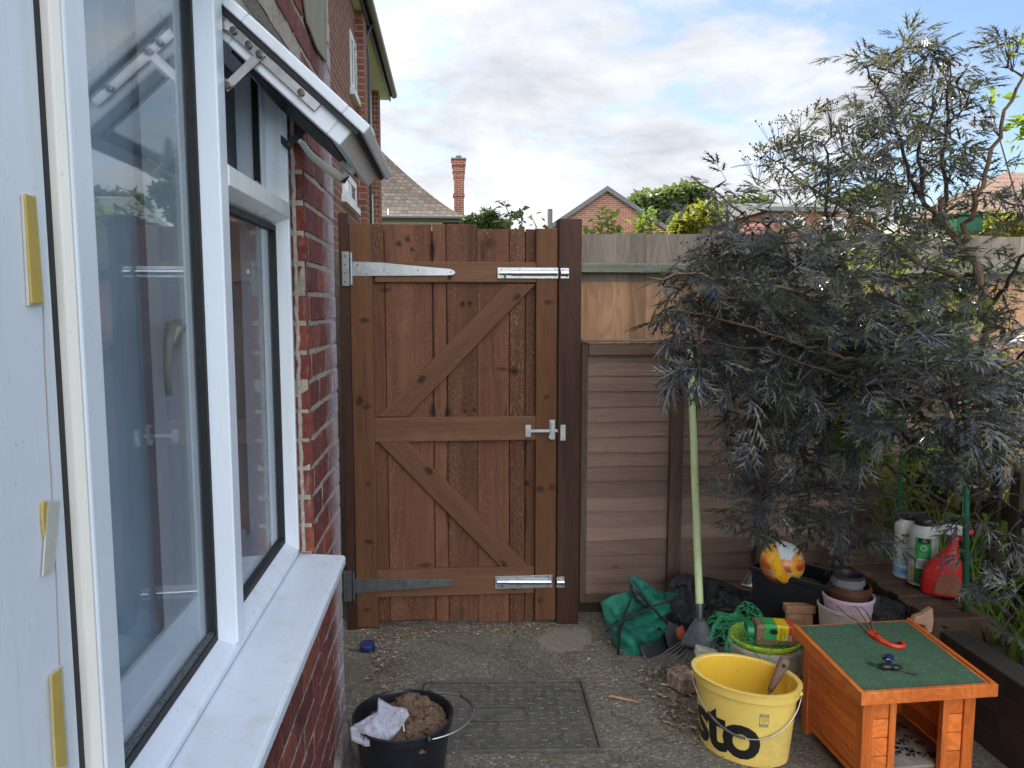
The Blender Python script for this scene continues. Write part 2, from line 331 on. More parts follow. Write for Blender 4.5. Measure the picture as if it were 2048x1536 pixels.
simple('lilac', (.50, .38, .47), .45, 0, .05, .1); simple('pot_brown', (.075, .03, .02), .42, 0, .15); simple('pot_dark', (.03, .026, .028), .4); simple('pot_grey', (.14, .15, .17), .4)
simple('pot_cream', (.5, .46, .40), .45)
n = N('felt'); f = n.noise(330, 4, .75); g = n.noise(22, 5, .65)
MT['felt'] = n.done(n.mix(n.ramp(g, [(.35, 0), (.7, 1)]), n.ramp(f, [(.33, (.02, .06, .035)), (.5, (.075, .15, .090)), (.68, (.22, .34, .23))]), n.ramp(f, [(.35, (.02, .06, .035)), (.7, (.13, .22, .15))])), .95, n.bump(f, 1, .004), spec=.15)
simple('hook_red', (.68, .05, .02), .35, 0, .05); simple('wire_copper', (.45, .14, .09), .4, .4)
simple('key_metal', (.55, .55, .56), .25, 1); simple('key_black', (.012, .014, .014), .35); simple('blue_cap', (.010, .016, .10), .55)
simple('stone_tan', (.42, .25, .16), .85, 0, .15, .5, 20); simple('stone_grey', (.22, .20, .17), .9, 0, .3, .5, 30)
simple('slate', (.022, .025, .028), .6, 0, .2, .2, 60, .25, (.07, .06, .05)); simple('terracotta', (.34, .085, .04), .7)
n = N('old_brick'); f = n.noise(38, 6, .7); MT['old_brick'] = n.done(n.ramp(f, [(.35, (.08, .055, .045)), (.5, (.24, .15, .11)), (.66, (.46, .40, .34))]), .9, n.bump(f, .9, .006))
n = N('bag_green'); f = n.noise(9, 8, .7); w = n.noise(7, 5, .6, dist=.8)
c_ = n.ramp(w, [(.32, (.004, .07, .05)), (.5, (.007, .18, .12)), (.66, (.03, .34, .23))]); c_ = n.mix(n.ramp(n.noise(70, 6, .75), [(.60, 0), (.72, .6)]), c_, (.16, .32, .24))
MT['bag_green'] = n.done(c_, .42, n.bump(n.math('ADD', f, n.math('MULTIPLY', n.noise(40, 6, .7, dist=1.5), .6)), 1, .025))
n = N('black_sheet'); f = n.noise(11, 7, .65, dist=1.2); MT['black_sheet'] = n.done(n.ramp(n.noise(30, 6, .7), [(.4, (.006, .007, .009)), (.75, (.03, .03, .032))]), .28, n.bump(f, 1, .03))
simple('sack_shade_dark', (.004, .035, .028), .5); simple('strap_black', (.008, .01, .012), .6)
simple('soil', (.045, .034, .025), .95, 0, .4, 1, 40, bd=.01)
n = N('rake_pole'); f = n.noise(300, 3, .6, n.map((1, 1, .08))); g = n.noise(7, 5, .65, n.map((1, 1, .4)))
c_ = n.ramp(g, [(.35, (.40, .50, .24)), (.62, (.56, .66, .36))]); c_ = n.mix(n.ramp(f, [(.62, 0), (.74, .35)]), c_, (.24, .24, .14)); c_ = n.mix(n.ramp(n.noise(60, 6, .7), [(.64, 0), (.7, .5)]), c_, (.62, .66, .5))
MT['rake_pole'] = n.done(c_, .5, n.bump(f, .3, .001))
simple('rake_grip', (.30, .31, .31), .5); simple('rake_metal', (.095, .10, .115), .42, .5, .35, .2, 40, .4, (.10, .10, .11))
simple('bark', (.16, .105, .065), .9, 0, .35, .8, 60, bd=.003); simple('bark_dark', (.035, .022, .022), .8, 0, .3, .6, 60); simple('berry', (.015, .006, .012), .3)
simple('cane_green', (.02, .12, .07), .4); simple('feeder_green', (.01, .13, .06), .4)
n = N('net_seed'); f = n.vor(210); MT['seeds'] = n.done(n.ramp(f, [(.1, (.42, .30, .16)), (.5, (.17, .10, .05))]), .35, n.bump(f, .6, .003), spec=.7)
n = N('bag_film'); f = n.noise(24, 6, .7, dist=1.5); p = n.n('ShaderNodeBsdfPrincipled'); p.inputs['Base Color'].default_value = (.72, .72, .86, 1); p.inputs['Roughness'].default_value = .25
n.put(p.inputs['Normal'], n.bump(f, 1, .02)); tr = n.n('ShaderNodeBsdfTransparent'); m = n.n('ShaderNodeMixShader'); n.put(m.inputs[0], n.ramp(f, [(.3, .42), (.7, .92)]))
n.t.links.new(tr.outputs[0], m.inputs[1]); n.t.links.new(p.outputs[0], m.inputs[2]); n.t.links.new(m.outputs[0], n.out.inputs[0]); MT['bag_film'] = n.mat
# glass: clear pane, Fresnel reflection, light soiling
def glassmat(name, ior=1.6, gain=1.25, drops=.0, tint=(.86, .90, .92)):
    n = N(name); fr = n.n('ShaderNodeFresnel'); bf = n.n('ShaderNodeNewGeometry').outputs['Backfacing']; n.put(fr.inputs[0], n.math('ADD', n.math('MULTIPLY', bf, 1/ior-ior), ior))
    tr = n.n('ShaderNodeBsdfTransparent'); tr.inputs[0].default_value = tint+(1,)
    gl = n.n('ShaderNodeBsdfGlossy'); gl.inputs['Roughness'].default_value = .0
    m = n.n('ShaderNodeMixShader'); n.put(m.inputs[0], n.math('MULTIPLY', fr.outputs[0], gain, True)); n.t.links.new(tr.outputs[0], m.inputs[1]); n.t.links.new(gl.outputs[0], m.inputs[2])
    last = m
    df = n.n('ShaderNodeBsdfDiffuse'); df.inputs[0].default_value = (.55, .58, .60, 1)
    a = n.math('MULTIPLY', n.ramp(n.noise(300, 2, .5, n.map((1, 1, .45))), [(.70, 0), (.76, 1)]), n.ramp(n.noise(6, 5, .7, n.map((1, 1, .5))), [(.45, 0), (.65, 1)]))
    a = n.math('ADD', n.math('MULTIPLY', a, .35+drops), n.ramp(n.noise(3, 5, .7), [(.35, .015), (.8, .07)]))
    m2 = n.n('ShaderNodeMixShader'); n.put(m2.inputs[0], a); n.t.links.new(last.outputs[0], m2.inputs[1]); n.t.links.new(df.outputs[0], m2.inputs[2])
    n.t.links.new(m2.outputs[0], n.out.inputs[0]); MT[name] = n.mat; return n.mat
glassmat('glass'); glassmat('glass_wet', drops=.3)
n = N('far_glass'); MT['far_glass'] = n.done((.10, .12, .14), .08, spec=.8)
# near bricks: individual bricks, efflorescence, streaks
n = N('brick_near'); r = n.rnd(); f = n.noise(34, 7, .7); st = n.noise(60, 5, .7, n.map((1, 1, .25)))
c_ = n.ramp(r, [(.0, (.16, .038, .028)), (.3, (.25, .062, .040)), (.6, (.21, .048, .036)), (.8, (.13, .036, .033)), (.93, (.35, .095, .050)), (1, (.27, .066, .040))])
c_ = n.mix(n.ramp(f, [(.35, .6), (.6, 0)]), c_, (.045, .012, .014)); c_ = n.mix(n.ramp(st, [(.52, 0), (.75, .5)]), c_, (.46, .30, .27))
sp_ = n.n('ShaderNodeSeparateXYZ'); n.put(sp_.inputs[0], n.tc.outputs['Object'])
ef = n.math('ADD', n.math('MULTIPLY', n.math('SUBTRACT', sp_.outputs[1], 1.05), 5.5), n.math('MULTIPLY', n.math('SUBTRACT', n.noise(9, 6, .65), .5), 1.8), True)
ef2 = n.math('MULTIPLY', ef, n.ramp(n.noise(70, 6, .75), [(.28, .1), (.55, 1)])); c_ = n.mix(n.math('MULTIPLY', ef2, .85), c_, (.56, .50, .52))
MT['brick_near'] = n.done(c_, .85, n.bump(n.math('ADD', f, n.math('MULTIPLY', n.noise(180, 3), .4)), .7, .004), spec=.35)
n = N('mortar_near'); f = n.noise(90, 7, .75); g = n.noise(8, 5, .6)
c_ = n.ramp(f, [(.3, (.30, .25, .20)), (.55, (.50, .44, .37)), (.75, (.66, .60, .53))]); c_ = n.mix(n.ramp(g, [(.5, 0), (.75, .5)]), c_, (.20, .13, .10))
MT['mortar_near'] = n.done(c_, .95, n.bump(f, 1, .006), spec=.1)
n = N('render_base'); f = n.noise(26, 8, .72, n.map((1, 1, .5))); MT['render_base'] = n.done(n.ramp(f, [(.3, (.10, .075, .065)), (.5, (.27, .23, .22)), (.7, (.40, .36, .38))]), .95, n.bump(f, 1, .01), spec=.1)
n = N('cement_patch'); f = n.noise(14, 7, .65, n.map((1, 1, .3))); MT['cement_patch'] = n.done(n.ramp(f, [(.3, (.24, .22, .16)), (.7, (.36, .33, .26))]), .95, n.bump(f, .6, .004), spec=.1)
brickmat('brick_far', (.16, .055, .038), (.22, .080, .054), (.27, .22, .19), msize=.014); brickmat('brick_gable', (.18, .062, .040), (.26, .100, .062), (.32, .26, .22), msize=.016)
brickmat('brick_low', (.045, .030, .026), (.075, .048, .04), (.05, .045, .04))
brickmat('brick_chim', (.18, .065, .043), (.14, .050, .036), (.36, .28, .23), msize=.012)
simple('soffit', (.50, .50, .44), .7, 0, .08, .1, 8); simple('cream_wall', (.62, .58, .48), .8); simple('gutter_black', (.014, .014, .016), .4); simple('far_white', (.60, .62, .64), .4)
def tiles(name, a, b, c, row=.10, wid=.17):
    n = N(name); sp = n.n('ShaderNodeSeparateXYZ'); n.put(sp.inputs[0], n.tc.outputs['Object'])
    cb = n.n('ShaderNodeCombineXYZ'); n.put(cb.inputs[0], n.math('ADD', sp.outputs[0], n.math('MULTIPLY', sp.outputs[1], .35))); n.put(cb.inputs[1], n.math('MULTIPLY', sp.outputs[2], 1.0))
    br = n.n('ShaderNodeTexBrick'); br.offset = .5; n.put(br.inputs['Vector'], cb.outputs[0]); br.inputs['Scale'].default_value = 1
    br.inputs['Brick Width'].default_value = wid; br.inputs['Row Height'].default_value = row; br.inputs['Mortar Size'].default_value = .012; br.inputs['Mortar Smooth'].default_value = .6
    n.put(br.inputs['Color1'], a); n.put(br.inputs['Color2'], b); n.put(br.inputs['Mortar'], tuple(q*.25 for q in a))
    c_ = n.mix(n.ramp(n.noise(2.2, 6, .7), [(.4, 0), (.65, .7)]), br.outputs[0], c); c_ = n.mix(n.ramp(n.noise(11, 3, .7), [(.55, 0), (.66, .55)]), c_, tuple(q*.35 for q in a))
    MT[name] = n.done(c_, .85, n.bump(n.math('MULTIPLY', br.outputs[1], -1), .8, .03), spec=.2)
tiles('tiles_brown', (.055, .042, .034), (.15, .118, .098), (.085, .066, .053), .13, .2); tiles('tiles_red', (.20, .12, .09), (.27, .17, .13), (.24, .18, .14), .16, .2); simple('verge', (.10, .105, .11), .7)
# ground
n = N('concrete'); a = n.vor(95, out='Color'); sa = n.n('ShaderNodeSeparateColor'); n.put(sa.inputs[0], a); d = n.vor(95); g = n.noise(2.6, 7, .68); h = n.noise(120, 5, .7)
st_ = n.ramp(sa.outputs[0], [(.0, (.08, .07, .057)), (.40, (.19, .168, .135)), (.72, (.32, .285, .235)), (.92, (.54, .50, .42)), (1, (.62, .58, .50))])
base_ = n.mix(n.ramp(d, [(.25, 0), (.5, .75)]), st_, (.19, .17, .14)); base_ = n.mix(n.ramp(g, [(.38, 0), (.58, .6)]), base_, (.17, .16, .13))
base_ = n.mix(n.ramp(n.noise(1.3, 5, .6, n.map(loc=(4, 2, 0))), [(.45, 0), (.62, .65)]), base_, (.105, .085, .068), 'MIX'); base_ = n.mix(n.ramp(h, [(.35, .5), (.6, 0)]), base_, (.02, .017, .013))
cw = n.n('ShaderNodeVectorMath', operation='ADD'); n.put(cw.inputs[0], n.tc.outputs['Object']); cs_ = n.n('ShaderNodeVectorMath', operation='SCALE'); n.put(cs_.inputs[0], n.noise(5, 6, .7, col=True)); cs_.inputs['Scale'].default_value = .22; n.put(cw.inputs[1], cs_.outputs[0])
crk = n.ramp(n.vor(.95, cw.outputs[0], 'DISTANCE_TO_EDGE'), [(.0, .45), (.004, .3), (.008, 0)]); base_ = n.mix(crk, base_, (.02, .016, .012)); base_ = n.mix(n.ramp(n.noise(5, 6, .7, n.map(loc=(8, 3, 0))), [(.56, 0), (.68, .5)]), base_, (.085, .10, .035))
MT['concrete'] = n.done(base_, .85, n.bump(n.math('ADD', n.math('MULTIPLY', d, -1), n.math('MULTIPLY', h, .8)), .9, .006), spec=.3)
simple('cement_pad', (.19, .17, .135), .9, 0, .15, .3, 20, .4, (.07, .06, .045)); simple('grass_ground', (.06, .085, .025), .95, 0, .4, 1, 3)
n = N('manhole'); f = n.noise(24, 7, .7); g = n.noise(4, 5, .6)
c_ = n.ramp(f, [(.3, (.04, .04, .034)), (.6, (.10, .098, .084)), (.75, (.17, .16, .135))]); c_ = n.mix(n.ramp(g, [(.5, 0), (.7, .6)]), c_, (.13, .115, .088)); c_ = n.mix(n.ramp(n.noise(160, 3, .6), [(.66, 0), (.72, .7)]), c_, (.22, .20, .17))
MT['manhole'] = n.done(c_, .62, n.bump(f, .5, .003), spec=.45)
simple('chips', (.26, .17, .10), .9, 0, .5, .3, 10)
n = N('chips_mix'); MT['chips_mix'] = n.done(n.ramp(n.rnd(), [(0, (.05, .03, .018)), (.35, (.15, .085, .045)), (.7, (.28, .19, .11)), (.9, (.40, .34, .26)), (1, (.52, .46, .38))]), .9)
simple('manhole_lug', (.125, .12, .105), .6, .1, .3, .3, 60, .5, (.07, .065, .055))
# foliage
leafmat('elder_leaf', [(.016, .017, .026), (.048, .060, .088), (.040, .034, .070), (.072, .084, .098), (.100, .115, .060)], .33, .28, (.24, .24, .09), .7, 3)
leafmat('elder_green', [(.05, .075, .03), (.12, .16, .045)], .5, .5, (.45, .58, .05))
leafmat('leaf_lit', [(.05, .09, .02), (.10, .17, .03), (.15, .22, .04)], .45, .5, (.32, .45, .05)); leafmat('leaf_tree', [(.04, .06, .025), (.065, .095, .035), (.09, .12, .045)], .5, .35, (.2, .3, .05), sc=1)
leafmat('leaf_yellow', [(.12, .15, .02), (.20, .24, .03), (.24, .20, .04)], .5, .4, (.4, .45, .05), sc=2); leafmat('leaf_conifer', [(.025, .05, .018), (.05, .085, .02), (.08, .12, .025)], .6, .25, sc=2)
leafmat('leaf_red', [(.20, .10, .03), (.30, .13, .04)], .5, .4); leafmat('dead_leaf', [(.02, .013, .01), (.04, .025, .02)], .8, .1)
# ball
n = N('ball_skin'); sp_ = n.n('ShaderNodeSeparateXYZ'); q = n.n('ShaderNodeVectorMath', operation='ADD'); n.put(q.inputs[0], n.tc.outputs['Object']); n.put(q.inputs[1], (0, 0, -.09))
vm = n.n('ShaderNodeVectorMath', operation='SCALE'); n.put(vm.inputs[0], q.outputs[0]); vm.inputs['Scale'].default_value = 11; n.put(sp_.inputs[0], vm.outputs[0])
X_, Y_, Z_ = sp_.outputs; nz = n.noise(9, 6, .7); nn = n.noise(28, 5, .7); zw = n.math('ADD', Z_, n.math('MULTIPLY', n.math('SUBTRACT', nz, .5), .35))
body = n.ramp(n.math('ADD', n.math('MULTIPLY', zw, .5), .5), [(.24, (.10, .06, .04)), (.32, (.55, .50, .30)), (.36, (.20, .22, .12)), (.42, (.50, .46, .22)), (.46, (.34, .05, .03)), (.58, (.42, .09, .02)), (.62, (.75, .26, .04)), (.70, (.72, .22, .03)), (.73, (.62, .70, .74))])
arc = n.math('ABSOLUTE', n.math('SUBTRACT', n.math('POWER', n.math('ADD', n.math('POWER', n.math('SUBTRACT', X_, .62), 2.0), n.math('POWER', n.math('SUBTRACT', Z_, .55), 2.0)), .5), 1.28))
c_ = n.mix(n.ramp(arc, [(.20, 1), (.26, 0)]), body, n.ramp(nn, [(.35, (.62, .20, .02)), (.6, (.85, .48, .02))]))
arc2 = n.math('ABSOLUTE', n.math('SUBTRACT', n.math('POWER', n.math('ADD', n.math('POWER', n.math('SUBTRACT', X_, .50), 2.0), n.math('POWER', n.math('SUBTRACT', Z_, .18), 2.0)), .5), .42))
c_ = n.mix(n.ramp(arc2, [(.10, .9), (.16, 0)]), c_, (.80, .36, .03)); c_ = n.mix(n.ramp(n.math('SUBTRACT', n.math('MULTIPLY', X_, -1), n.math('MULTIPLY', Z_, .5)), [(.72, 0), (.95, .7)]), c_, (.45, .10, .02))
MT['ball_skin'] = n.done(c_, .3, n.bump(nn, .1, .002))

def add_knots(mat, pts, org, crack=()):
    """individual knots and drying cracks at known places of a board surface (object x, z)"""
    t = mat.node_tree; p = [q for q in t.nodes if q.type == 'BSDF_PRINCIPLED'][0]; src = p.inputs['Base Color'].links[0].from_socket
    def nd(ty, **k):
        n_ = t.nodes.new(ty)
        for a, b in k.items(): setattr(n_, a, b)
        return n_
    tc_ = nd('ShaderNodeTexCoord'); nz_ = nd('ShaderNodeTexNoise'); nz_.inputs['Scale'].default_value = 55; nz_.inputs['Detail'].default_value = 5; t.links.new(tc_.outputs['Object'], nz_.inputs[0])
    sc_ = nd('ShaderNodeVectorMath', operation='SCALE'); sc_.inputs['Scale'].default_value = .022; t.links.new(nz_.outputs[1], sc_.inputs[0])
    ad = nd('ShaderNodeVectorMath', operation='ADD'); t.links.new(tc_.outputs['Object'], ad.inputs[0]); t.links.new(sc_.outputs[0], ad.inputs[1])
    for x, z, rx, rz, k in pts:
        mp = nd('ShaderNodeMapping'); mp.vector_type = 'POINT'; mp.inputs['Scale'].default_value = (1/rx, 0, 1/rz); mp.inputs['Location'].default_value = (-(x-org[0]+.011)/rx, 0, -(z-org[2]+.011)/rz)
        t.links.new(ad.outputs[0], mp.inputs[0]); ln = nd('ShaderNodeVectorMath', operation='LENGTH'); t.links.new(mp.outputs[0], ln.inputs[0])
        r_ = nd('ShaderNodeValToRGB'); r_.color_ramp.elements[0].position = .35; r_.color_ramp.elements[0].color = (k, k, k, 1); r_.color_ramp.elements[1].position = 1; r_.color_ramp.elements[1].color = (0, 0, 0, 1); t.links.new(ln.outputs['Value'], r_.inputs[0])
        mx_ = nd('ShaderNodeMix', data_type='RGBA'); mx_.inputs[7].default_value = (.018, .009, .006, 1); t.links.new(r_.outputs[0], mx_.inputs[0]); t.links.new(src, mx_.inputs[6]); src = mx_.outputs[2]
    t.links.new(src, p.inputs['Base Color'])
R0 = random.Random(7)
# ------------------------------------------------------------ ground
m = MB(); m.box((-600, -300, -.5), (600, 900, -.03)); g = m.build('ground', MT['grass_ground']); tag(g, kind='structure')
m = MB()                                                            # yard slab with a gently uneven surface
nx, ny = 60, 60; x0, x1, y0, y1 = -1.3, 2.6, .2, 3.60
for j in range(ny+1):
    for i in range(nx+1):
        x = x0+(x1-x0)*i/nx; y = y0+(y1-y0)*j/ny
        m.v.append((x, y, .006*mn.noise(Vector((x*2.2, y*2.2, 0)))+.003*mn.noise(Vector((x*9, y*9, 3)))))
for j in range(ny):
    for i in range(nx): a = j*(nx+1)+i; m.f.append((a, a+1, a+nx+2, a+nx+1)); m.m.append(0)
tag(m.build('yard_concrete', MT['concrete'], smooth=True), kind='structure')
m = MB(); m.box((-3, -3, -.025), (8, .2, -.004)); tag(m.build('path', MT['concrete']), kind='structure')
# cement pad round the gate post
pts = [onz(*q) for q in [(1072,1284),(1100,1262),(1165,1256),(1180,1262),(1186,1284),(1160,1303),(1120,1306),(1085,1297)]]
pts = [pts[i].lerp(pts[(i+1) % 8], k/5)+Vector((R0.gauss(0, .004), R0.gauss(0, .006), 0)) for i in range(8) for k in range(5)]
m = MB(); m.prism([(p.x, p.y, -.002) for p in pts], (0, 0, .013)); tag(m.build('cement_collar', MT['cement_pad'], bevel=.004), kind='structure')
# soil bed along the fence and right side
m = MB(); n_ = 40; xa, xb, ya, yb = .72, 4.5, 3.36, 3.95
for j in range(9):
    for i in range(n_+1):
        x = xa+(xb-xa)*i/n_; y = ya+(yb-ya)*j/8; m.v.append((x, y, -.01+.05*min(1, j/2)+.03*mn.noise(Vector((x*5, y*5, 1)))))
for j in range(8):
    for i in range(n_): a = j*(n_+1)+i; m.f.append((a, a+1, a+n_+2, a+n_+1)); m.m.append(0)
tag(m.build('soil_bed', MT['soil'], smooth=True), kind='structure')
m = MB(); m.box((-1.3, 3.601, -.02), (.80, 4.3, -.006)); tag(m.build('side_path', MT['soil']), kind='structure')
# manhole cover, worn checker lugs
c4 = [onz(*q) for q in [(842, 1368), (1166, 1365), (1208, 1506), (800, 1512)]]
def mh(u, v): a = c4[3].lerp(c4[2], u); b = c4[0].lerp(c4[1], u); return a.lerp(b, v)
t = thing('manhole_cover', 'worn grey rectangular manhole cover with raised lugs set in the concrete', 'manhole cover', tuple(mh(.5, .5)))
def mhq(mb, u0, v0, u1, v1, z0, z1): mb.prism([(*mh(u, v).xy, z0) for u, v in ((u0, v0), (u1, v0), (u1, v1), (u0, v1))], (0, 0, z1-z0))
fr = MB()
for q in ((0, 0, 1, .022), (0, .978, 1, 1), (0, .022, .018, .978), (.982, .022, 1, .978)): mhq(fr, *q, .0, .015)
fr.build('rim', MT['manhole'], t, bevel=.002)
pl = MB(); mhq(pl, .026, .032, .974, .968, .0, .009)
for j in range(13):
    for i in range(17):
        u = .05+i*.0555; v = .06+j*.072
        if .30 < u < .66 and .36 < v < .62: continue
        pl.k = 1
        if (i+j) % 2: mhq(pl, u-.018, v-.007, u+.018, v+.007, .009, .0135)
        else: mhq(pl, u-.0055, v-.026, u+.0055, v+.026, .009, .0135)
pl.build('plate', [MT['manhole'], MT['manhole_lug']], t, bevel=.0012, seg=1)
bd = MB(); lp = [(.31+.05*(0), .38)];
ring = [];
for a in range(24):
    an = 2*math.pi*a/24; cu = math.copysign(abs(math.cos(an))**.35, math.cos(an)); cv = math.copysign(abs(math.sin(an))**.35, math.sin(an)); ring.append((*mh(.48+.155*cu, .49+.10*cv).xy, .013))
bd.tube(ring+[ring[0]], .0025, 6); bd.build('badge_outline', MT['manhole'], t, smooth=True)

# ------------------------------------------------------------ our house: brick wall with the window
WX = -.36; FX = -.395; GX = -.43; YR = 2.0; YC = 2.48
house = thing('brick_house', 'near red brick house wall with white window, white salt bloom at its corner', 'house', (WX, 1.2, 0))
SZ = .857; WTOP = 2.08
m = MB()                                                            # core with mortar face
def mface(y0, y1, z0, z1, x=WX-.002, dens=.012):
    ny = max(2, int((y1-y0)/dens)); nz = max(2, int((z1-z0)/dens)); b = len(m.v)
    for j in range(nz+1):
        for i in range(ny+1):
            y = y0+(y1-y0)*i/ny; z = z0+(z1-z0)*j/nz
            m.v.append((x+.0004+.0018*mn.noise(Vector((y*55, z*55, 2)))+.002*mn.noise(Vector((y*17, z*17, 5))), y, z))
    for j in range(nz):
        for i in range(ny): a = b+j*(ny+1)+i; m.f.append((a, a+1, a+ny+2, a+ny+1)); m.m.append(0)
mface(YR, YC, SZ-.03, 2.9); mface(.3, YC, -.05, SZ-.03, dens=.016); mface(.3, YR, WTOP, 2.9, dens=.016)
m.box((-.60, YR, -.05), (WX-.006, YC-.003, 5.2)); m.box((-.60, -1.0, -.05), (WX-.006, YR, SZ-.035)); m.box((-.60, -1.0, WTOP+.003), (WX-.006, YR, 5.2))
# reveal mortar
m.box((WX-.20, YR-.006, SZ), (WX-.004, YR, WTOP))
zz_ = [SZ+.004+k*.011 for k in range(112)]; m.tube([(FX+.010+.003*mn.noise(Vector((0, 1, z*30))), YR-.012+.003*mn.noise(Vector((3, 1, z*36))), z) for z in zz_], [.005+.002*mn.noise(Vector((7, 1, z*50))) for z in zz_], 8)
m.build('mortar', MT['mortar_near'], house, smooth=True, auto=35)
m = MB()
def jb(y0, y1, z0, z1, xa=WX, depth=.02):                            # a slightly irregular brick face
    j = lambda s=.0026: R0.uniform(-s, s)
    x = xa+j(.0015)+.001; ch = .003
    v = [(x-depth, y0+j(), z0+j()), (x-depth, y1+j(), z0+j()), (x-depth, y1+j(), z1+j()), (x-depth, y0+j(), z1+j())]
    f = [(x+j(.0006), a+(ch if a == y0 else -ch)+j(), b+(ch if b == z0 else -ch)+j()) for a, b in ((y0, z0), (y1, z0), (y1, z1), (y0, z1))]
    mid = [(x-ch, p[1], p[2]) for p in v]
    m.add(v+mid+f, [(0,1,5,4),(1,2,6,5),(2,3,7,6),(3,0,4,7),(4,5,9,8),(5,6,10,9),(6,7,11,10),(7,4,8,11),(8,9,10,11)])
row = 0; z = -.04; MJ = .0115
while z < 2.95:
    z1 = z+.075-MJ; 
    y = YC-(.1075 if row % 2 else .22)-0.0; yy1 = YC-.001
    while yy1 > .3:
        a = max(y+MJ/2, .3); b = yy1-(MJ/2 if yy1 < YC-.01 else 0)
        segs = [(a, b)]
        if z1 > SZ-.02 and z < WTOP: segs = [(max(a, YR+.002), b)] if b > YR+.02 else []
        for s0, s1 in segs:
            if s1-s0 > .015: jb(s0, s1, z, z1)
        yy1 = y; y -= .225
    z += .075; row += 1
    # reveal bricks facing the camera
    if SZ < z < WTOP-.05:
        j = lambda s=.0015: R0.uniform(-s, s); yq = YR-.007
        zz0, zz1 = z, z+.075-MJ
        m.add([(WX-.10+j(), yq+j(), zz0+j()), (WX+.001, yq+j(), zz0+j()), (WX+.001, yq+j(), zz1+j()), (WX-.10, yq+j(), zz1+j()),
               (WX-.10, yq+.03, zz0), (WX-.001, yq+.03, zz0), (WX-.001, yq+.03, zz1), (WX-.10, yq+.03, zz1)], [(0,1,2,3),(7,6,5,4),(1,5,6,2),(3,2,6,7),(0,4,5,1),(0,3,7,4)])
m.build('bricks', MT['brick_near'], house)
m = MB(); bx = WX+.004                                               # render patch high on the corner
pp = [onx(*q, bx) for q in [(590, 0), (652, 0), (650, 125), (632, 100), (612, 48)]]
pp[0] = Vector((bx, pp[0].y-.35, pp[0].z+.45)); pp[1] = Vector((bx, pp[1].y+.02, pp[1].z+.45)); m.prism(pp, (.006, 0, 0)); m.build('cement_patch', MT['cement_patch'], house, bevel=.003)
m = MB(); b = []                                                     # rough rendered foot of the wall
ny, nz = 90, 26
for j in range(nz+1):
    for i in range(ny+1):
        y = 1.2+(YC+.004-1.2)*i/ny; z = -.03+.22*j/nz
        edge = min(1, (nz-j)/5); m.v.append((WX+(.002+.016*edge+.012*mn.noise(Vector((y*14, z*14, 1)))+.006*mn.noise(Vector((y*40, z*40, 1))))*(1 if j < nz-1 else .2)-(.02 if mn.noise(Vector((y*4, 0, 9)))*.06+.13 < z else 0), y, z))
for j in range(nz):
    for i in range(ny): a = j*(ny+1)+i; m.f.append((a, a+1, a+ny+2, a+ny+1)); m.m.append(0)
m.build('rendered_foot', MT['render_base'], house, smooth=True)
# interior room, part of the house
m = MB(); m.box((-3.2, -1.0, .0), (-3.15, 2.48, 2.5)); m.box((-3.2, 2.44, 0), (-.60, 2.48, 2.5)); m.box((-3.2, -1.04, 0), (-.60, -1.0, 2.5)); m.box((-3.2, -1.0, 2.42), (-.60, 2.48, 2.5))
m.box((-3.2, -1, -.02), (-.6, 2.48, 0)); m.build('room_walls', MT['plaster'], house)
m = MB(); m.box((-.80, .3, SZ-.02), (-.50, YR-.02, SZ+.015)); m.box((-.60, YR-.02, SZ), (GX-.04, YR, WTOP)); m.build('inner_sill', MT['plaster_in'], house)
m = MB(); m.box((-8, -6, 5.2), (-.1, 2.6, 5.35)); m.box((-8, 2.44, -.03), (-.62, 2.478, 5.2)); m.box((-8, -6, 2.52), (-.61, -1.0, 5.2)); m.build('upper_storey', MT['brick_far'], house)

# ------------------------------------------------------------ window
def yo(px, X, py=700): return onx(px, py, X).y
win = thing('casement_window', 'white plastic casement window in the brick wall with top vent propped open', 'window', (FX, 1.2, SZ))
yl0, yl1 = .30, yo(112, -.39)              # wide left member
yg = yl1+.006
ya0 = yo(120, -.40)+.004; ya1 = yo(206, -.375)
m = MB(); m.box((-.50, yl0, SZ-.05), (-.39, yl1, 2.3)); m.build('corner_post', MT['upvc'], win, bevel=.004)
ya0 = yo(121, -.392); m = MB(); m.box((-.50, yl1+.0005, SZ-.05), (-.392, ya0-.0005, 2.3)); m.build('gap_shade_strip', MT['gasket'], win)  # black strip standing in for the shade of the deep groove
# frame 1 left jamb: cream return plus lilac face
GB, GT = .907, 2.035
m = MB(); m.prism([(-.50, ya0, SZ), (-.384, ya0, SZ), (-.376, ya0+.006, SZ), (-.378, ya0+.010, SZ), (-.50, ya0+.010, SZ)], (0, 0, 1.4)); m.build('jamb_return', MT['upvc_cream'], win, bevel=.0015)
m = MB(); m.prism([(-.50, ya0+.0102, SZ), (-.377, ya0+.0102, SZ), (-.375, ya0+.013, SZ), (-.375, ya1, SZ), (-.50, ya1, SZ)], (0, 0, 1.4)); m.build('left_jamb', MT['upvc'], win, bevel=.002)
def bead(mb, y0, y1, z0, z1, w=.036, xi=GX, xo=FX-.003, sides='LRTB'):
    """sloping glazing bead round an opening; y0.. z1 are the sight edges at the glass"""
    o = {'L': [(xi,y0,z0),(xi,y0,z1),(xo,y0-w,z1+w),(xo,y0-w,z0-w)], 'R': [(xi,y1,z1),(xi,y1,z0),(xo,y1+w,z0-w),(xo,y1+w,z1+w)],
         'T': [(xi,y0,z1),(xi,y1,z1),(xo,y1+w,z1+w),(xo,y0-w,z1+w)], 'B': [(xi,y1,z0),(xi,y0,z0),(xo,y0-w,z0-w),(xo,y1+w,z0-w)]}
    for s_ in sides:
        q = [Vector(p) for p in o[s_]]; mb.prism(q, (-.012, 0, 0))
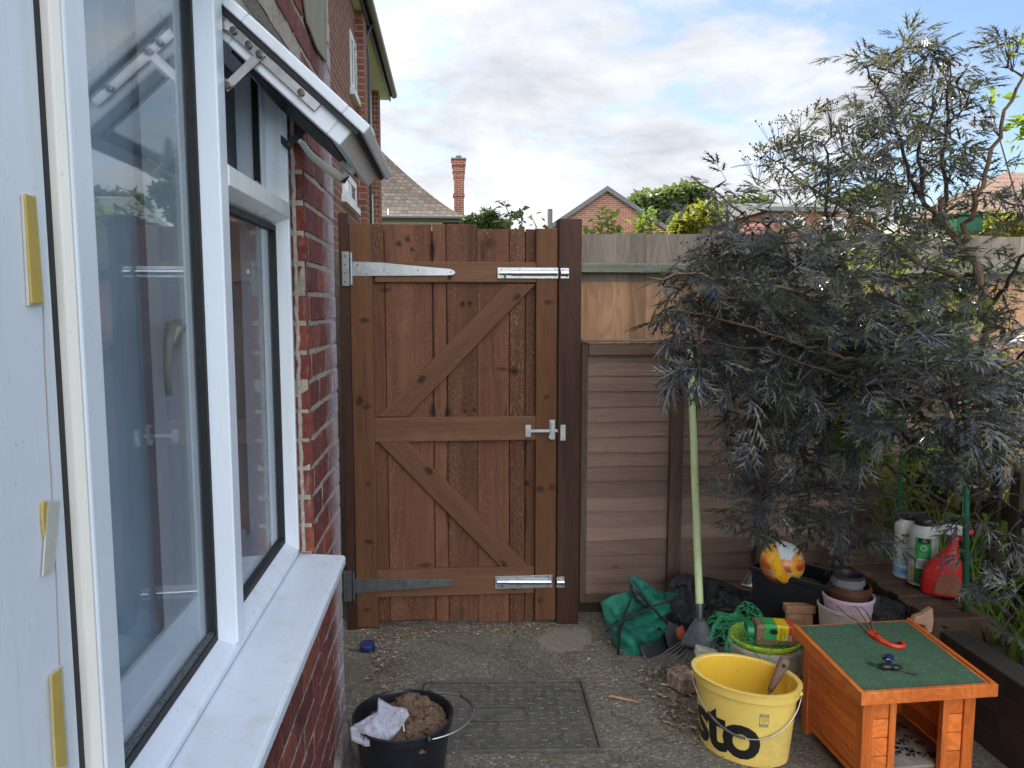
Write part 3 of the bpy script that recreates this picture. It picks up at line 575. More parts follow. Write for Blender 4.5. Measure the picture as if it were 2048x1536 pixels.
def gasket(name, y0, y1, z0, z1, mat, g=.007):
    mb = MB(); xa, xb = GX-.006, GX+.009
    mb.box((xa, y0-.002, z0-g), (xb, y0+g, z1+g)); mb.box((xa, y1-g, z0-g), (xb, y1+.004, z1+g)); mb.box((xa, y0+g, z1-g), (xb, y1-g, z1+g)); mb.box((xa, y0+g, z0-g), (xb, y1-g, z0+g))
    return mb.build(name, mat, win)
M0, M1 = 1.366, 1.450                       # glass 1 right sight edge, glass 2 left sight edge
Y2 = 1.939; TB, TT = 1.716, 1.758
gasket('gasket', ya1-.02, M0, GB, GT, MT['gasket']); gasket('gasket', M1, Y2, GB, TB-.03, MT['gasket'])
m = MB(); m.box((GX-.013, ya1+.03, GB-.004), (GX-.004+.010, M0-.008, GB+.012)); m.build('dirty_seal', MT['gasket_dirty'], win)
m = MB(); m.box((GX-.004, ya1-.03, GB-.01), (GX, M0+.01, GT+.01)); m.build('glass_pane', MT['glass_wet'], win)
m = MB(); m.box((GX-.004, M1-.01, GB-.01), (GX, Y2+.01, TB-.02)); m.build('glass_pane', MT['glass'], win)
# mullion
m = MB(); bead(m, ya1, M0, GB, GT, sides='R'); m.prism([(-.50, M0+.004, SZ+.02), (GX-.008, M0+.004, SZ+.02), (FX-.006, M0+.036, SZ+.02), (FX, M0+.038, SZ+.02), (FX, M1-.002, SZ+.02), (GX-.01, M1-.002, SZ+.02), (-.50, M1-.02, SZ+.02)], (0, 0, 1.2)); m.build('mullion', MT['upvc'], win, bevel=.0015)
# bottom rail with sloping beads and stepped flat
m = MB(); bead(m, ya1, M0, GB, GT, sides='B'); bead(m, M1, Y2, GB, TB, sides='B')
m.prism([(-.50, ya1-.03, SZ+.003), (FX, ya1-.03, SZ+.003), (FX, ya1-.03, GB-.037), (GX-.008, ya1-.03, GB-.003), (-.50, ya1-.03, GB-.003)], (0, YR-.012-ya1+.03, 0)); m.build('bottom_rail', MT['upvc'], win, bevel=.0015)
m = MB(); bead(m, M1, Y2, GB, TB-.03, sides='R'); m.prism([(-.50, Y2+.004, SZ+.003), (GX-.008, Y2+.004, SZ+.003), (FX-.004, Y2+.036, SZ+.003), (FX, Y2+.037, SZ+.003), (FX, YR-.009, SZ+.003), (-.50, YR-.009, SZ+.003)], (0, 0, 1.23)); m.build('right_jamb', MT['upvc'], win, bevel=.0015)
m = MB(); m.prism([(-.50, M1-.001, TB-.022), (GX, M1-.001, TB-.022), (FX+.002, M1-.001, TB-.002), (FX+.002, M1-.001, TT-.008), (FX-.010, M1-.001, TT), (-.50, M1-.001, TT)], (0, Y2+.036-M1, 0)); m.build('transom', MT['upvc'], win, bevel=.002)
m = MB(); m.box((-.50, ya1, GT+.003), (FX+.001, YR-.010, WTOP+.06)); m.build('head', MT['upvc'], win, bevel=.002)
m = MB(); m.box((GX-.005, M1+.30, TT), (GX+.012, M1+.33, TT+.012)); m.build('vent_keep', MT['galv'], win)
# dark lining strips inside the open vent aperture
m = MB(); m.box((-.46, Y2-.035, TT), (-.455+.01, Y2-.028, GT)); m.build('vent_seal', MT['gasket'], win)
# sill
m = MB(); m.prism([(-.44, .3, SZ), (-.283, .3, SZ-.012), (-.279, .3, SZ-.018), (-.279, .3, SZ-.036), (-.285, .3, SZ-.040), (-.44, .3, SZ-.040)], (0, YR-.002-.3, 0)); m.build('sill', MT['upvc_sill'], win, bevel=.003)
# tapes on the corner post
tl = win
def strip(name, px, mat, x=-.39, th=.004, curl=0):
    P = [onx(a, b, x+.0005) for a, b in px]; mb = MB(); mb.prism(P, (th, 0, 0)); return mb.build(name, mat, win, bevel=.001)
strip('foam_tape', [(40, 388), (66, 390), (84, 610), (52, 612)], MT['tape_white'], th=.003); strip('foam_tape', [(46, 386), (68, 394), (83, 606), (60, 608)], MT['tape_yellow'], x=-.387, th=.002)
strip('foam_tape', [(80, 1005), (90, 1001), (84, 1075), (80, 1040)], MT['tape_yellow'], th=.003); strip('foam_tape', [(92, 1002), (117, 1000), (105, 1140), (82, 1154)], MT['tape_white'], x=-.389, th=.002)
strip('foam_tape', [(97, 1350), (120, 1330), (134, 1536), (106, 1536)], MT['tape_white'], th=.003); strip('foam_tape', [(99, 1352), (118, 1335), (131, 1530), (108, 1536)], MT['tape_yellow'], x=-.387, th=.002)
m = MB(); pts = [onx(a+R0.uniform(-1, 1), b, -.3895) for a, b in [(86, 612), (88, 680), (90, 730), (94, 800), (97, 880), (102, 960), (106, 1060), (111, 1150), (115, 1240), (119, 1330)]]; m.tube(pts, .0006, 4); m.build('crack_line', MT['crack'], win)
# opened top-hung vent sash
PH = rad(48); HX, HZ = -.392, 2.045; L = .335; SY0, SY1 = 1.464, 1.975
sd = Vector((math.sin(PH), 0, -math.cos(PH))); nd = Vector((math.cos(PH), 0, math.sin(PH)))
def SP(s, y, n): return Vector((HX, 0, HZ))+sd*s+nd*n+Vector((0, y, 0))
def sbox(mb, s0, s1, y0, y1, n0, n1): 
    vs = [SP(s, y, q) for q in (n0, n1) for s, y in ((s0, y0), (s1, y0), (s1, y1), (s0, y1))]
    return mb.add(vs, [(0,1,2,3),(7,6,5,4),(0,4,5,1),(1,5,6,2),(2,6,7,3),(3,7,4,0)])
m = MB(); w = .052
for a in ((-.012, w, SY0-.012, SY1+.012), (L-w, L+.0, SY0-.012, SY1+.012), (w, L-w, SY0-.012, SY0+w), (w, L-w, SY1-w, SY1+.012)): sbox(m, *a, -.016, .004)
i = .014
for a in ((0, w, SY0+.004, SY1-.004), (L-w, L-.022, SY0+.004, SY1-.004), (w, L-w, SY0+.004, SY0+w-.004), (w, L-w, SY1-w+.004, SY1-.004)): sbox(m, *a, -.060, -.020)
sash = m.build('vent_sash', MT['upvc'], win, bevel=.003)
m = MB()
for a in ((.002, .012, SY0-.006, SY1+.006), (L-.018, L-.010, SY0-.006, SY1+.006), (.012, L-.018, SY0-.006, SY0+.004), (.012, L-.018, SY1-.004, SY1+.006)): sbox(m, *a, -.026, -.0155)
m.build('sash_gasket', MT['gasket'], sash)
m = MB(); sbox(m, w-.01, L-w+.01, SY0+w-.01, SY1-w+.01, -.034, -.030); m.build('sash_glass', MT['glass_wet'], sash)
m = MB()
for a in ((w-.004, w+.006, SY0+w-.004, SY1-w+.004), (L-w-.006, L-w+.004, SY0+w-.004, SY1-w+.004), (w+.006, L-w-.006, SY0+w-.004, SY0+w+.006), (w+.006, L-w-.006, SY1-w-.006, SY1-w+.004)): sbox(m, *a, -.064, -.0285)
m.build('bead', MT['gasket'], sash)
def bar(mb, p, q, w_, t_, ydir=Vector((0, 1, 0))):
    p, q = Vector(p), Vector(q); d = (q-p); l = d.length; d.normalize(); s_ = d.cross(ydir).normalized()
    mat = Matrix((d, s_, ydir)).transposed(); mb.obox((p+q)/2, (l+w_*.9, w_, t_), mat)
def pivot(mb, p, r=.0065, t_=.006):
    mb.lathe([(r, -t_/2), (r, t_/2), (r*.5, t_/2+.0005)], p, 14, rot=Matrix.Rotation(rad(90), 3, 'X'))
for yy, sg, nm, mt in ((SY0-.002, -1, 'friction_stay', 'steel'), (SY1+.001, 1, 'friction_stay', 'steel_dark')):
    m = MB(); y = yy
    bar(m, SP(.03, y, -.036), SP(.235, y, -.036), .017, .003)
    J = SP(.11, y-.004*1, -.036); K = J+Vector((-.058, 0, -.055)); 
    bar(m, J, K, .016, .003); bar(m, K+Vector((0, -.003, 0)), Vector((-.452, y-.007, K.z+.052)), .016, .003)
    bar(m, Vector((-.452, y-.010, K.z-.05)), Vector((-.452, y-.010, K.z+.11)), .018, .003)
    bar(m, SP(.04, y-.003, -.036), Vector((-.452, y-.007, HZ-.035)), .015, .003)
    m.build(nm, MT[mt], sash, bevel=.0006, seg=1)
    for p in (SP(.05, y-.005, -.036), SP(.085, y-.005, -.036), J+Vector((0, -.004, 0)), K+Vector((0, -.006, 0)), SP(.205, y-.005, -.036)):
        m = MB(); pivot(m, p); m.build('screw', MT['screw'], sash, smooth=True, auto=40)
# lever handle inside the bottom rail
yc = (SY0+SY1)/2+.02; m = MB(); sbox(m, L-.056, L-.026, yc-.018, yc+.018, -.074, -.058)
b0 = SP(L-.04, yc, -.075); pts = [b0, b0+nd*-.020+sd*-.004, b0+nd*-.026+sd*-.03+Vector((0, -.03, 0)), b0+nd*-.028+sd*-.06+Vector((0, -.07, 0)), b0+nd*-.022+sd*-.085+Vector((0, -.105, 0))]
m.tube(pts, [.013, .012, .008, .007, .005], 10); m.build('vent_handle', MT['handle_white'], sash, smooth=True, auto=40)
m = MB(); sbox(m, L-.052, L-.036, yc+.05, yc+.075, -.074, -.060); p = SP(L-.044, yc+.063, -.078); m.tube([p, p+nd*-.012, p+nd*-.016+Vector((0, .01, 0))], .006, 8); m.build('locking_nib', MT['steel_dark'], sash, smooth=True, auto=40)
# inner window handle seen through the glass
hx = GX-.012; P = [onx(a, b, hx) for a, b in [(366, 655), (345, 662), (336, 690), (334, 740), (338, 790)]]
m = MB(); q0 = onx(352, 665, hx); m.tube([P[0], P[1], P[2], P[3], P[4]], [.0075, .011, .0075, .006, .0055], 10); m.build('inside_handle', MT['ivory'], win, smooth=True)
m = MB(); m.prism([onx(a, b, hx) for a, b in [(345, 642), (368, 638), (368, 688), (343, 690)]], (-.012, 0, 0)); m.build('handle_base', MT['ivory'], win, bevel=.002)
# frame inside (room side of the mullion) that shows through the pane
m = MB(); m.box((-.50, M0-.035, GB), (GX-.010, M0+.002, GT)); m.box((-.50, ya1, GB-.01), (GX-.010, M0-.035, GB+.035)); m.box((-.50, Y2-.03, GB), (GX-.010, Y2+.003, GT)); m.box((-.50, M1, GB-.01), (GX-.010, Y2-.03, GB+.03)); m.build('inner_frame', MT['upvc'], win, bevel=.002)
# vertical blinds
bl = thing('vertical_blind', 'pale blue vertical slat blind hanging behind the window glass', 'blind', (-.60, 1.2, .95))
for i in range(17):
    y = .62+i*.078; zb = SZ+.055+.02*R0.random() if i < 20 else 0
    zb += .07*max(0, math.sin(i*1.1))
    m = MB(); a = rad((50, 70, 58)[i % 3]+R0.uniform(-4, 4)); dx, dy = math.cos(a)*.045, math.sin(a)*.045; n_ = 6; vs = []
    for k in range(n_+1):
        u = -1+2*k/n_; bow = .006*(1-u*u); vs.append((-.55+dx*u+bow*math.sin(a), y+dy*u-bow*math.cos(a)))
    pf = [(x, yy, zb) for x, yy in vs]+[(x-.001, yy+.001, zb) for x, yy in vs[::-1]]
    m.prism(pf, (0, 0, 2.05-zb)); m.build('slat', MT['blind'], bl, smooth=True, auto=40)
m = MB(); m.box((-.63, .58, 2.05), (-.57, 1.97, 2.09)); m.build('head_rail', MT['plaster_in'], bl)
# wispy white stuff on the inner sill
m = MB(); b = []
nu, nv = 60, 16
for j in range(nv+1):
    for i in range(nu+1):
        y = .62+1.3*i/nu; u = j/nv; h = (.12+.12*max(0, mn.noise(Vector((y*5, 0, 3))))*1.4)*math.sin(math.pi*min(1, u*1.02))**.5
        m.v.append((-.50-.22*u, y, SZ+.016+h*(1+.5*mn.noise(Vector((y*22, u*9, 1))))))
for j in range(nv):
    for i in range(nu): a = j*(nu+1)+i; m.f.append((a, a+nu+1, a+nu+2, a+1)); m.m.append(0)
tag(m.build('white_fleece', MT['fluff'], smooth=True), 'crumpled pale blue fleece lying on the inner sill behind the glass', 'fleece')
m = MB(); p = onx(245, 1405, -.47); m.lathe([(.018, 0), (.026, .055), (.026, .06), (.02, .058)], (-.49, p.y+.03, SZ+.016), 20); tag(m.build('plant_pot', MT['pot_brown'], smooth=True, auto=40), 'small brown pot behind the lower corner of the window glass', 'pot')

# ------------------------------------------------------------ gate
GY = 3.48
def GP(x, y, Y=GY): return at(x, y, Y)
gate = thing('garden_gate', 'brown wooden ledged and braced garden gate with steel strap hinges', 'gate', tuple(GP(910, 1250)*1))
def pxbox(mb, x0, y0, x1, y1, Y0, Y1, k=None):
    a = at(x0, y0, Y0); b = at(x1, y1, Y0); return mb.box((a.x, Y0, a.z), (b.x, Y1, b.z), k)
def vboard(mb, xt0, xt1, yt, xb0, xb1, yb, Y0, Y1):     # vertical board, given in pixels at plane Y0
    x0 = (at(xt0, yt, Y0).x+at(xb0, yb, Y0).x)/2; x1 = (at(xt1, yt, Y0).x+at(xb1, yb, Y0).x)/2
    mb.box((x0, Y0, at((xb0+xb1)/2, yb, Y0).z), (x1, Y1, at((xt0+xt1)/2, yt, Y0).z))
m = MB(); vboard(m, 704, 748, 447, 708, 752, 1255, GY, GY+.036); m.build('stile', MT['gate_stile'], gate, bevel=.003)
m = MB(); vboard(m, 1073, 1116, 457, 1070, 1111, 1240, GY, GY+.036); m.build('stile', MT['gate_stile'], gate, bevel=.003)
edges = [748, 773, 867, 895, 955, 1018, 1050, 1074]; m = MB()
for i in range(len(edges)-1):
    a, b = edges[i], edges[i+1]; yt = 448 if b <= 955 else 458; pr = [.002, .005, -.004, .004, .001, .004, -.006][i]
    x0 = at(a, 800, GY+.03).x; x1 = at(b, 800, GY+.03).x; g = .0022 if i in (1, 2, 5, 6) else .0006
    Yf = GY+.030-pr*.8
    m.box((x0+g, Yf, at(a, 1243+R0.uniform(-2, 4), GY+.03).z), (x1-g, GY+.05, at(a, yt, GY+.03).z))
m.box((at(750, 800, GY+.04).x, GY+.051, at(900, 1240, GY+.05).z), (at(1072, 800, GY+.04).x, GY+.060, at(900, 462, GY+.05).z))
m.build('boards', MT['gate_board'], gate, bevel=.0025)
def rail(y0, y1, x0=749, x1=1072, Yf=GY+.006):
    mm = MB(); pxbox(mm, x0, y0, x1, y1, Yf, GY+.024); mm.build('ledge', MT['gate_rail'], gate, bevel=.003)
rail(523, 565); rail(836, 880); rail(1141, 1186, 750, 1068)
def brace(A, Bq, wA):
    """diagonal: centre line pixels A -> B; end cuts horizontal"""
    pts = [at(x, y, GY+.008) for x, y in A]; 
    c = (pts[0]+pts[2])/2; d = ((pts[1]+pts[2])/2-(pts[0]+pts[3])/2).normalized(); ang = math.atan2(d.z, d.x)
    Rm = Matrix.Rotation(-ang, 3, 'Y'); mm = MB(); inv = Rm.inverted()
    mm.prism([inv@(p-c) for p in pts], (0, .018, 0)); o = mm.build('brace', MT['gate_rail'], None, bevel=.003)
    # build() moved the origin of a parentless mesh to its base centre: put it back in the gate frame
    org = Vector(ORG[o]); o.parent = gate; o.rotation_euler = (0, -ang, 0); o.location = c+Rm@org-Vector(ORG[gate]); ORG[o] = None
brace([(753, 834), (816, 834), (1073, 568), (1011, 568)][:4] and [(755, 834), (1011, 568), (1072, 568), (816, 834)], None, None)
brace([(754, 882), (1005, 1138), (1062, 1138), (815, 882)], None, None)
def kpx(L_): return [(at(x, y, GY+.03).x, at(x, y, GY+.03).z, rx*GY/F, rz*GY/F, k) for x, y, rx, rz, k in L_]
add_knots(MT['gate_board'], kpx([(798, 488, 9, 8, .8), (815, 478, 7, 10, .8), (825, 500, 8, 6, .7), (864, 500, 9, 26, .9), (925, 608, 7, 9, 1), (940, 608, 6, 9, 1), (978, 488, 22, 14, .6), (965, 505, 8, 22, .6), (1028, 742, 14, 12, 1), (1005, 738, 16, 6, .6), (865, 822, 10, 22, .9), (895, 826, 10, 20, .9),
  (930, 822, 6, 6, .9), (948, 820, 6, 6, .9), (1053, 967, 8, 8, 1), (1051, 900, 4, 60, .8), (1051, 1040, 4, 60, .7), (868, 700, 2.5, 130, .7), (895, 700, 2.5, 150, .8), (894, 1000, 3, 120, .8), (1012, 840, 3, 50, .6), (900, 560, 5, 5, .8), (770, 580, 16, 8, .7), (850, 1130, 20, 7, .6), (985, 700, 3, 80, .5)]), ORG[gate])
add_knots(MT['gate_stile'], kpx([(730, 640, 12, 7, .8), (735, 812, 12, 7, .7), (738, 965, 8, 6, .7), (740, 1080, 12, 7, .9), (735, 1215, 8, 8, .7), (1095, 605, 12, 7, .8), (1092, 792, 7, 6, .7), (1078, 975, 12, 9, .8), (1102, 972, 9, 9, .7), (1078, 1196, 7, 7, .7)]), ORG[gate])
def screwheads(par, pts, Y, r=.0035):
    for x, y in pts:
        mb = MB(); p = at(x, y, Y); mb.lathe([(r, -.001), (r, .0008), (r*.45, .0014)], p, 12, rot=Matrix.Rotation(rad(90), 3, 'X')); mb.build('screw', MT['screw'], par)
def hinge(plate, strap, dk, sc):
    x0, y0, x1, y1 = plate; mat = MT['galv_dark' if dk else 'galv']
    mm = MB(); pxbox(mm, x0, y0, x1-4, y1, GY-.006, GY-.002); pl_ = mm.build('hinge_plate', mat, gate, bevel=.001)
    p = at(x1-1, y0+2, GY-.006); q = at(x1-1, y1-2, GY-.006); mm = MB(); mm.tube([(p.x, p.y, q.z), (p.x, p.y, p.z)], .006, 12); mm.build('knuckle', mat, pl_, smooth=True, auto=40)
    mm = MB(); P = [at(a, b, GY-.0035) for a, b in strap]; mm.prism(P, (0, .003, 0)); s_ = mm.build('hinge_strap', mat, gate, bevel=.0008)
    screwheads(s_, sc, GY-.0045)
    screwheads(pl_, [((x0+x1)/2-3, y0+(y1-y0)*f) for f in (.13, .38, .62, .87)], GY-.007)
hinge((683, 503, 703, 572), [(703, 523), (760, 525), (900, 538), (908, 541), (911, 545), (908, 549), (900, 551), (703, 552)], 0, [(715, 530), (733, 548), (768, 540), (836, 541), (902, 544)])
hinge((686, 1142, 708, 1203), [(708, 1158), (880, 1158), (905, 1159), (905, 1171), (890, 1173), (708, 1187)], 1, [(735, 1162), (800, 1166), (898, 1164)])
m = MB(); p = at(900, 551, GY-.004); m.lathe([(.007, -.012), (.008, .0), (.005, .002)], (p.x, GY-.002, p.z), 12); m.build('plug', MT['gasket'], gate)
def tower_bolt(x0, x1, yc, hh, kx0, kx1, sgn=1, post_y=GY-.0):
    mm = MB(); pxbox(mm, x0, yc-hh, x1, yc+hh, GY-.0035, GY-.0005); base_ = mm.build('bolt_plate', MT['galv'], gate, bevel=.0008)
    a = at(x0+4, yc, GY-.014); b = at(x1-3, yc, GY-.014); mm = MB(); mm.tube([a+(b-a)*.22, b], .0115, 18); mm.tube([a, a+(b-a)*.30], .0085, 16)
    mm.tube([a+(b-a)*.10, a+(b-a)*.10+Vector((0, -.012, -.022))], [.004, .0035], 8); mm.build('bolt_barrel', MT['chrome'], base_, smooth=True, auto=40)
    screwheads(base_, [(x0+8, yc-hh+3), (x0+45, yc-hh+3), (x1-8, yc-hh+3), (x0+8, yc+hh-3), (x0+45, yc+hh-3), (x1-8, yc+hh-3)], GY-.0045, .0025)
    return kx0, kx1
tower_bolt(995, 1118, 546, 11, 0, 0); tower_bolt(990, 1105, 1164, 11, 0, 0)
# bar latch
m = MB(); pxbox(m, 1051, 850, 1062, 874, GY-.004, GY-.001); m.build('latch_plate', MT['galv'], gate, bevel=.0008); m = MB(); pxbox(m, 1099, 840, 1110, 879, GY-.004, GY-.001); lt = m.build('latch_plate', MT['galv'], gate, bevel=.0008)
m = MB(); a = at(1056, 862, GY-.010); b = at(1131, 862, GY-.010); m.box((a.x, GY-.013, a.z-.007), (b.x, GY-.008, a.z+.006)); pxbox(m, 1102, 845, 1108, 868, GY-.020, GY-.015); m.build('latch_bar', MT['galv'], lt, bevel=.001)
m = MB(); p = at(1097, 872, GY-.012); m.tube([p, p+Vector((.006, -.006, -.010)), p+Vector((.010, -.004, -.022))], .003, 8); m.build('thumb_lift', MT['galv'], lt, smooth=True)
# posts
def post(x0, x1, xt, yt, yb, Y0, Y1, lab, name='gate_post'):
    t = thing(name, lab, 'post', (at((x0+x1)/2, 1265, Y0).x, (Y0+Y1)/2, 0), 'timber posts either side of the gate')
    mm = MB(); mm.box((at(x0, 800, Y0).x, Y0, -.02), (at(x1, 800, Y0).x, Y1, at(xt, yt, Y0).z)); mm.build('timber', MT['post_dark'], t, bevel=.004); return t
pL = post(684, 704, 690, 425, 1270, GY+.001, GY+.10, 'dark brown timber gate post between brick wall and hinge side')
pR = post(1116, 1161, 1140, 437, 1272, GY-.02, GY+.08, 'dark brown timber gate post on the latch side, in a cement collar')
YP = GY-.02
for x0, x1, y0, y1, nm in ((1121, 1138, 536, 557, 'bolt_keep'), (1113, 1129, 1154, 1175, 'bolt_keep'), (1121, 1131, 850, 881, 'latch_keep')):
    mm = MB(); pxbox(mm, x0, y0, x1, y1, YP-.004, YP-.0005); k = mm.build(nm, MT['galv'], pR, bevel=.0008)
    if nm == 'bolt_keep':
        a = at(x0+1, (y0+y1)/2, YP-.012); b = at(x1-1, (y0+y1)/2, YP-.012); mm = MB(); mm.tube([a, b], .0115, 16); mm.build('socket', MT['chrome'], k, smooth=True, auto=40)
    screwheads(k, [(x0+4, y0+4), (x1-4, y1-4)], YP-.005, .0025)

# ------------------------------------------------------------ lap panel in front, closeboard fence behind
def fx(px, Y, py=900): return at(px, py, Y).x
FY = 3.56
lp = thing('lap_fence_panel', 'short overlap fence panel of weathered horizontal boards beside the gate post', 'fence', (fx(1540, FY), FY, .1))
zt, zb = at(1200, 684, FY).z, at(1200, 1204, FY).z; X0 = fx(1162, FY); X1 = X0+1.83
m = MB(); nb = 17; hh = (zt-zb-.03)/nb
for i in range(nb):
    z0 = zb+.01+i*hh; n_ = 46; vs = []
    top = z0+hh+.012; Yt = FY+.025; Yb = FY+.019
    ph = R0.uniform(0, 50)
    for k in range(n_+1):
        x = X0+.01+(X1-X0-.02)*k/n_; wv = .008*mn.noise(Vector((x*2.6, ph, 0)))+.003*mn.noise(Vector((x*12, ph, 4)))
        vs += [(x, Yb, z0+wv), (x, Yt, top), (x, Yb+.006, z0+wv)]
    b = len(m.v); m.v += vs
    for k in range(n_):
        q = b+k*3; m.f += [(q, q+3, q+4, q+1), (q+2, q+5, q+3, q)]; m.m += [0, 0]
m.build('overlap_boards', MT['lap_board'], lp)
m = MB(); m.box((X0, FY-.004, zb), (X0+.030, FY+.045, zt-.004)); m.build('side_frame', MT['lap_batten'], lp, bevel=.002)
m = MB(); m.box((X1-.03, FY-.004, zb), (X1, FY+.045, zt-.004)); m.build('side_frame', MT['lap_batten'], lp, bevel=.002)
m = MB(); m.box((X0+.032, FY-.006, zt-.062), (X1-.032, FY+.013, zt-.010)); m.build('top_rail', MT['lap_frame'], lp, bevel=.002)
m = MB(); m.box((X0-.002, FY-.016, zt), (X1+.002, FY+.052, zt+.010)); m.build('capping', MT['close_old'], lp, bevel=.002)
m = MB(); m.box((X0+.032, FY-.004, zb), (X1-.032, FY+.012, zb+.040)); m.build('bottom_rail', MT['lap_frame'], lp, bevel=.002)
for px in (1353, 1530, 1718):
    x = fx(px, FY); m = MB(); m.box((x-.034, FY-.010, zb+.042), (x+.030, FY+.013, zt-.064)); m.build('batten', MT['lap_batten'], lp, bevel=.002)
CY = 3.82
cf = thing('closeboard_fence', 'tall closeboard fence of vertical boards with a mossy green rail', 'fence', (2.6, CY, 0))
ztop = at(1250, 466, CY).z; xs = at(1150, 700, CY).x-.05; m = MB(); m2 = MB(); x = xs; i = 0; bw = [.085, .072, .083, .068, .078]
zm = at(1250, 560, CY).z
while x < 6.6:
    w_ = bw[i % 5]*R0.uniform(.95, 1.12); dz = R0.uniform(-.004, .004)
    for mm, z0, z1 in ((m, zm-.01, ztop+dz), (m2, .02, zm-.01)):
        y = CY+.030; mm.add([(x-.006, y-.004, z0), (x+w_+.004, y-.016, z0), (x+w_+.004, y, z0), (x-.006, y+.012, z0), (x-.006, y-.004, z1), (x+w_+.004, y-.016, z1), (x+w_+.004, y, z1), (x-.006, y+.012, z1)],
               [(0,1,5,4),(1,2,6,5),(2,3,7,6),(3,0,4,7),(4,5,6,7),(3,2,1,0)])
    x += w_; i += 1
m.build('weathered_board_tops', MT['close_old'], cf); m2.build('boards', MT['close_new'], cf)
zr0, zr1 = at(1250, 545, CY-.03).z, at(1250, 527, CY-.03).z
m = MB(); m.prism([(xs, CY-.034, zr0), (xs, CY-.034, zr1-.004), (xs, CY+.010, zr1+.006), (xs, CY+.010, zr0)], (6.5-xs, 0, 0)); m.build('arris_rail', MT['rail_green'], cf, bevel=.002)
m = MB(); m.prism([(xs, CY-.03, .25), (xs, CY-.034, .32), (xs, CY+.010, .34), (xs, CY+.010, .25)], (6.5-xs, 0, 0)); m.build('arris_rail', MT['rail_green'], cf, bevel=.002)
m = MB(); m.box((-.9, CY+.1, -.02), (at(690, 800, CY+.1).x+.06, CY+.13, 1.75)); o = m.build('infill_fence', MT['close_old']); tag(o, 'old fence boards behind the left gate post against the wall', 'fence')

# right-hand low wall, pickets
RWX = 1.80
wl_ = thing('low_brick_wall', 'low dark brick wall along the right side under the plants', 'wall', (RWX+.1, 2.5, 0))
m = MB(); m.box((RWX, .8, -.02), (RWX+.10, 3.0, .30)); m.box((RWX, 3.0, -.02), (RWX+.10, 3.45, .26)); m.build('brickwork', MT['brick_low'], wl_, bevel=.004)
m = MB(); 
for i in range(11):
    y = 2.60+i*.075; m.box((RWX-.03, y, .24), (RWX+.20, y+.068, .345+R0.uniform(-.006, .006)))
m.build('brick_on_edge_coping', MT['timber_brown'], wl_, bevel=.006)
# soil fill behind it
m = MB(); m.box((RWX+.1, .8, -.02), (5.5, 3.7, .22)); tag(m.build('raised_soil', MT['soil']), kind='structure')
pk = thing('picket_fence', 'dark picket fence behind the bottles with bright grass showing through', 'fence', (2.25, 2.6, .2))
for i in range(22):
    y = 1.2+i*.115; m = MB(); m.box((2.24, y, .2), (2.26, y+.055, .86+R0.uniform(-.02, .02))); m.build('picket', MT['picket'], pk, bevel=.003)
m = MB(); m.box((2.262, 1.1, .62), (2.29, 3.75, .69)); m.build('cross_rail', MT['picket'], pk); m = MB(); m.box((2.262, 1.1, .34), (2.29, 3.75, .40)); m.build('cross_rail', MT['picket'], pk)

# ------------------------------------------------------------ neighbouring houses
nb = thing('neighbour_house', 'tall red brick neighbour house at upper left with deep eaves and drainpipe', 'house', (-4, 10, 0))
XA = -1.09; ZE = at(783, 200, 13.6).z
xp = lambda px, Y: at(px, 250, Y).x
y1_ = 9.6; y2_ = 13.4
m = MB(); m.box((-9, 5.2, 0), (XA, y1_+.3, ZE+.045)); m.box((-9, y1_+.3, 0), (-1.5, y2_-.3, ZE+.045))
pX1 = xp(730, y1_); pX2 = xp(761, y2_)
m.box((XA-.4, y1_, 0), (pX1, y1_+.35, ZE+.02)); m.box((XA-.4, y2_-.35, 0), (pX2, y2_, ZE+.02)); m.build('wall', MT['brick_far'], nb)
# roof: soffit, fascia, slope
eX = xp(783, 13.6); m = MB(); m.box((-9, 4.8, ZE), (eX-.03, 13.62, ZE+.05)); m.build('soffit', MT['soffit'], nb)
m = MB(); m.prism([(eX+.04, 4.8, ZE+.10), (-4.5, 4.8, ZE+2.9), (-9, 4.8, ZE+.10)], (0, 8.9, 0)); m.build('roof', MT['tiles_red'], nb)
m = MB(); m.box((eX-.03, 4.8, ZE-.02), (eX-.005, 13.63, ZE+.16)); m.tube([(eX+.045, 4.8, ZE+.09), (eX+.045, 13.66, ZE+.09)], .055, 10); m.build('gutter', MT['gutter_black'], nb, smooth=True, auto=40)
dpx = xp(735, y1_+.55)
m = MB(); m.tube([(eX, y1_+.55, ZE+.05), (eX-.08, y1_+.55, ZE-.12), (dpx, y1_+.55, ZE-.42), (dpx, y1_+.55, 0)], .04, 10); m.build('drainpipe', MT['gutter_black'], nb, smooth=True)
def wside(px0, px1, py0, py1, X, nm='window', lintel=True):
    a = onx(px0, (py0+py1)/2, X); b = onx(px1, (py0+py1)/2, X); ym = (a.y+b.y)/2; z1 = at(px0, py0, ym).z; z0 = at(px0, py1, ym).z
    mm = MB(); Y0, Y1 = sorted((a.y, b.y)); t_ = .07
    for q in ((Y0, Y1, z0, z0+t_), (Y0, Y1, z1-t_, z1), (Y0, Y0+t_, z0+t_, z1-t_), (Y1-t_, Y1, z0+t_, z1-t_), ((Y0+Y1)/2-t_/2, (Y0+Y1)/2+t_/2, z0+t_, z1-t_)): mm.box((X-.05, q[0], q[2]), (X+.014, q[1], q[3]))
    w_ = mm.build(nm, MT['far_white'], nb); mm = MB(); mm.box((X-.02, Y0+t_*.5, z0+t_*.5), (X+.006, Y1-t_*.5, z1-t_*.5)); mm.build('pane', MT['far_glass'], w_)
    mm = MB(); mm.box((X, Y0-.05, z0-.07), (X+.05, Y1+.05, z0-.003)); mm.build('sill', MT['far_white'], w_)
    return w_
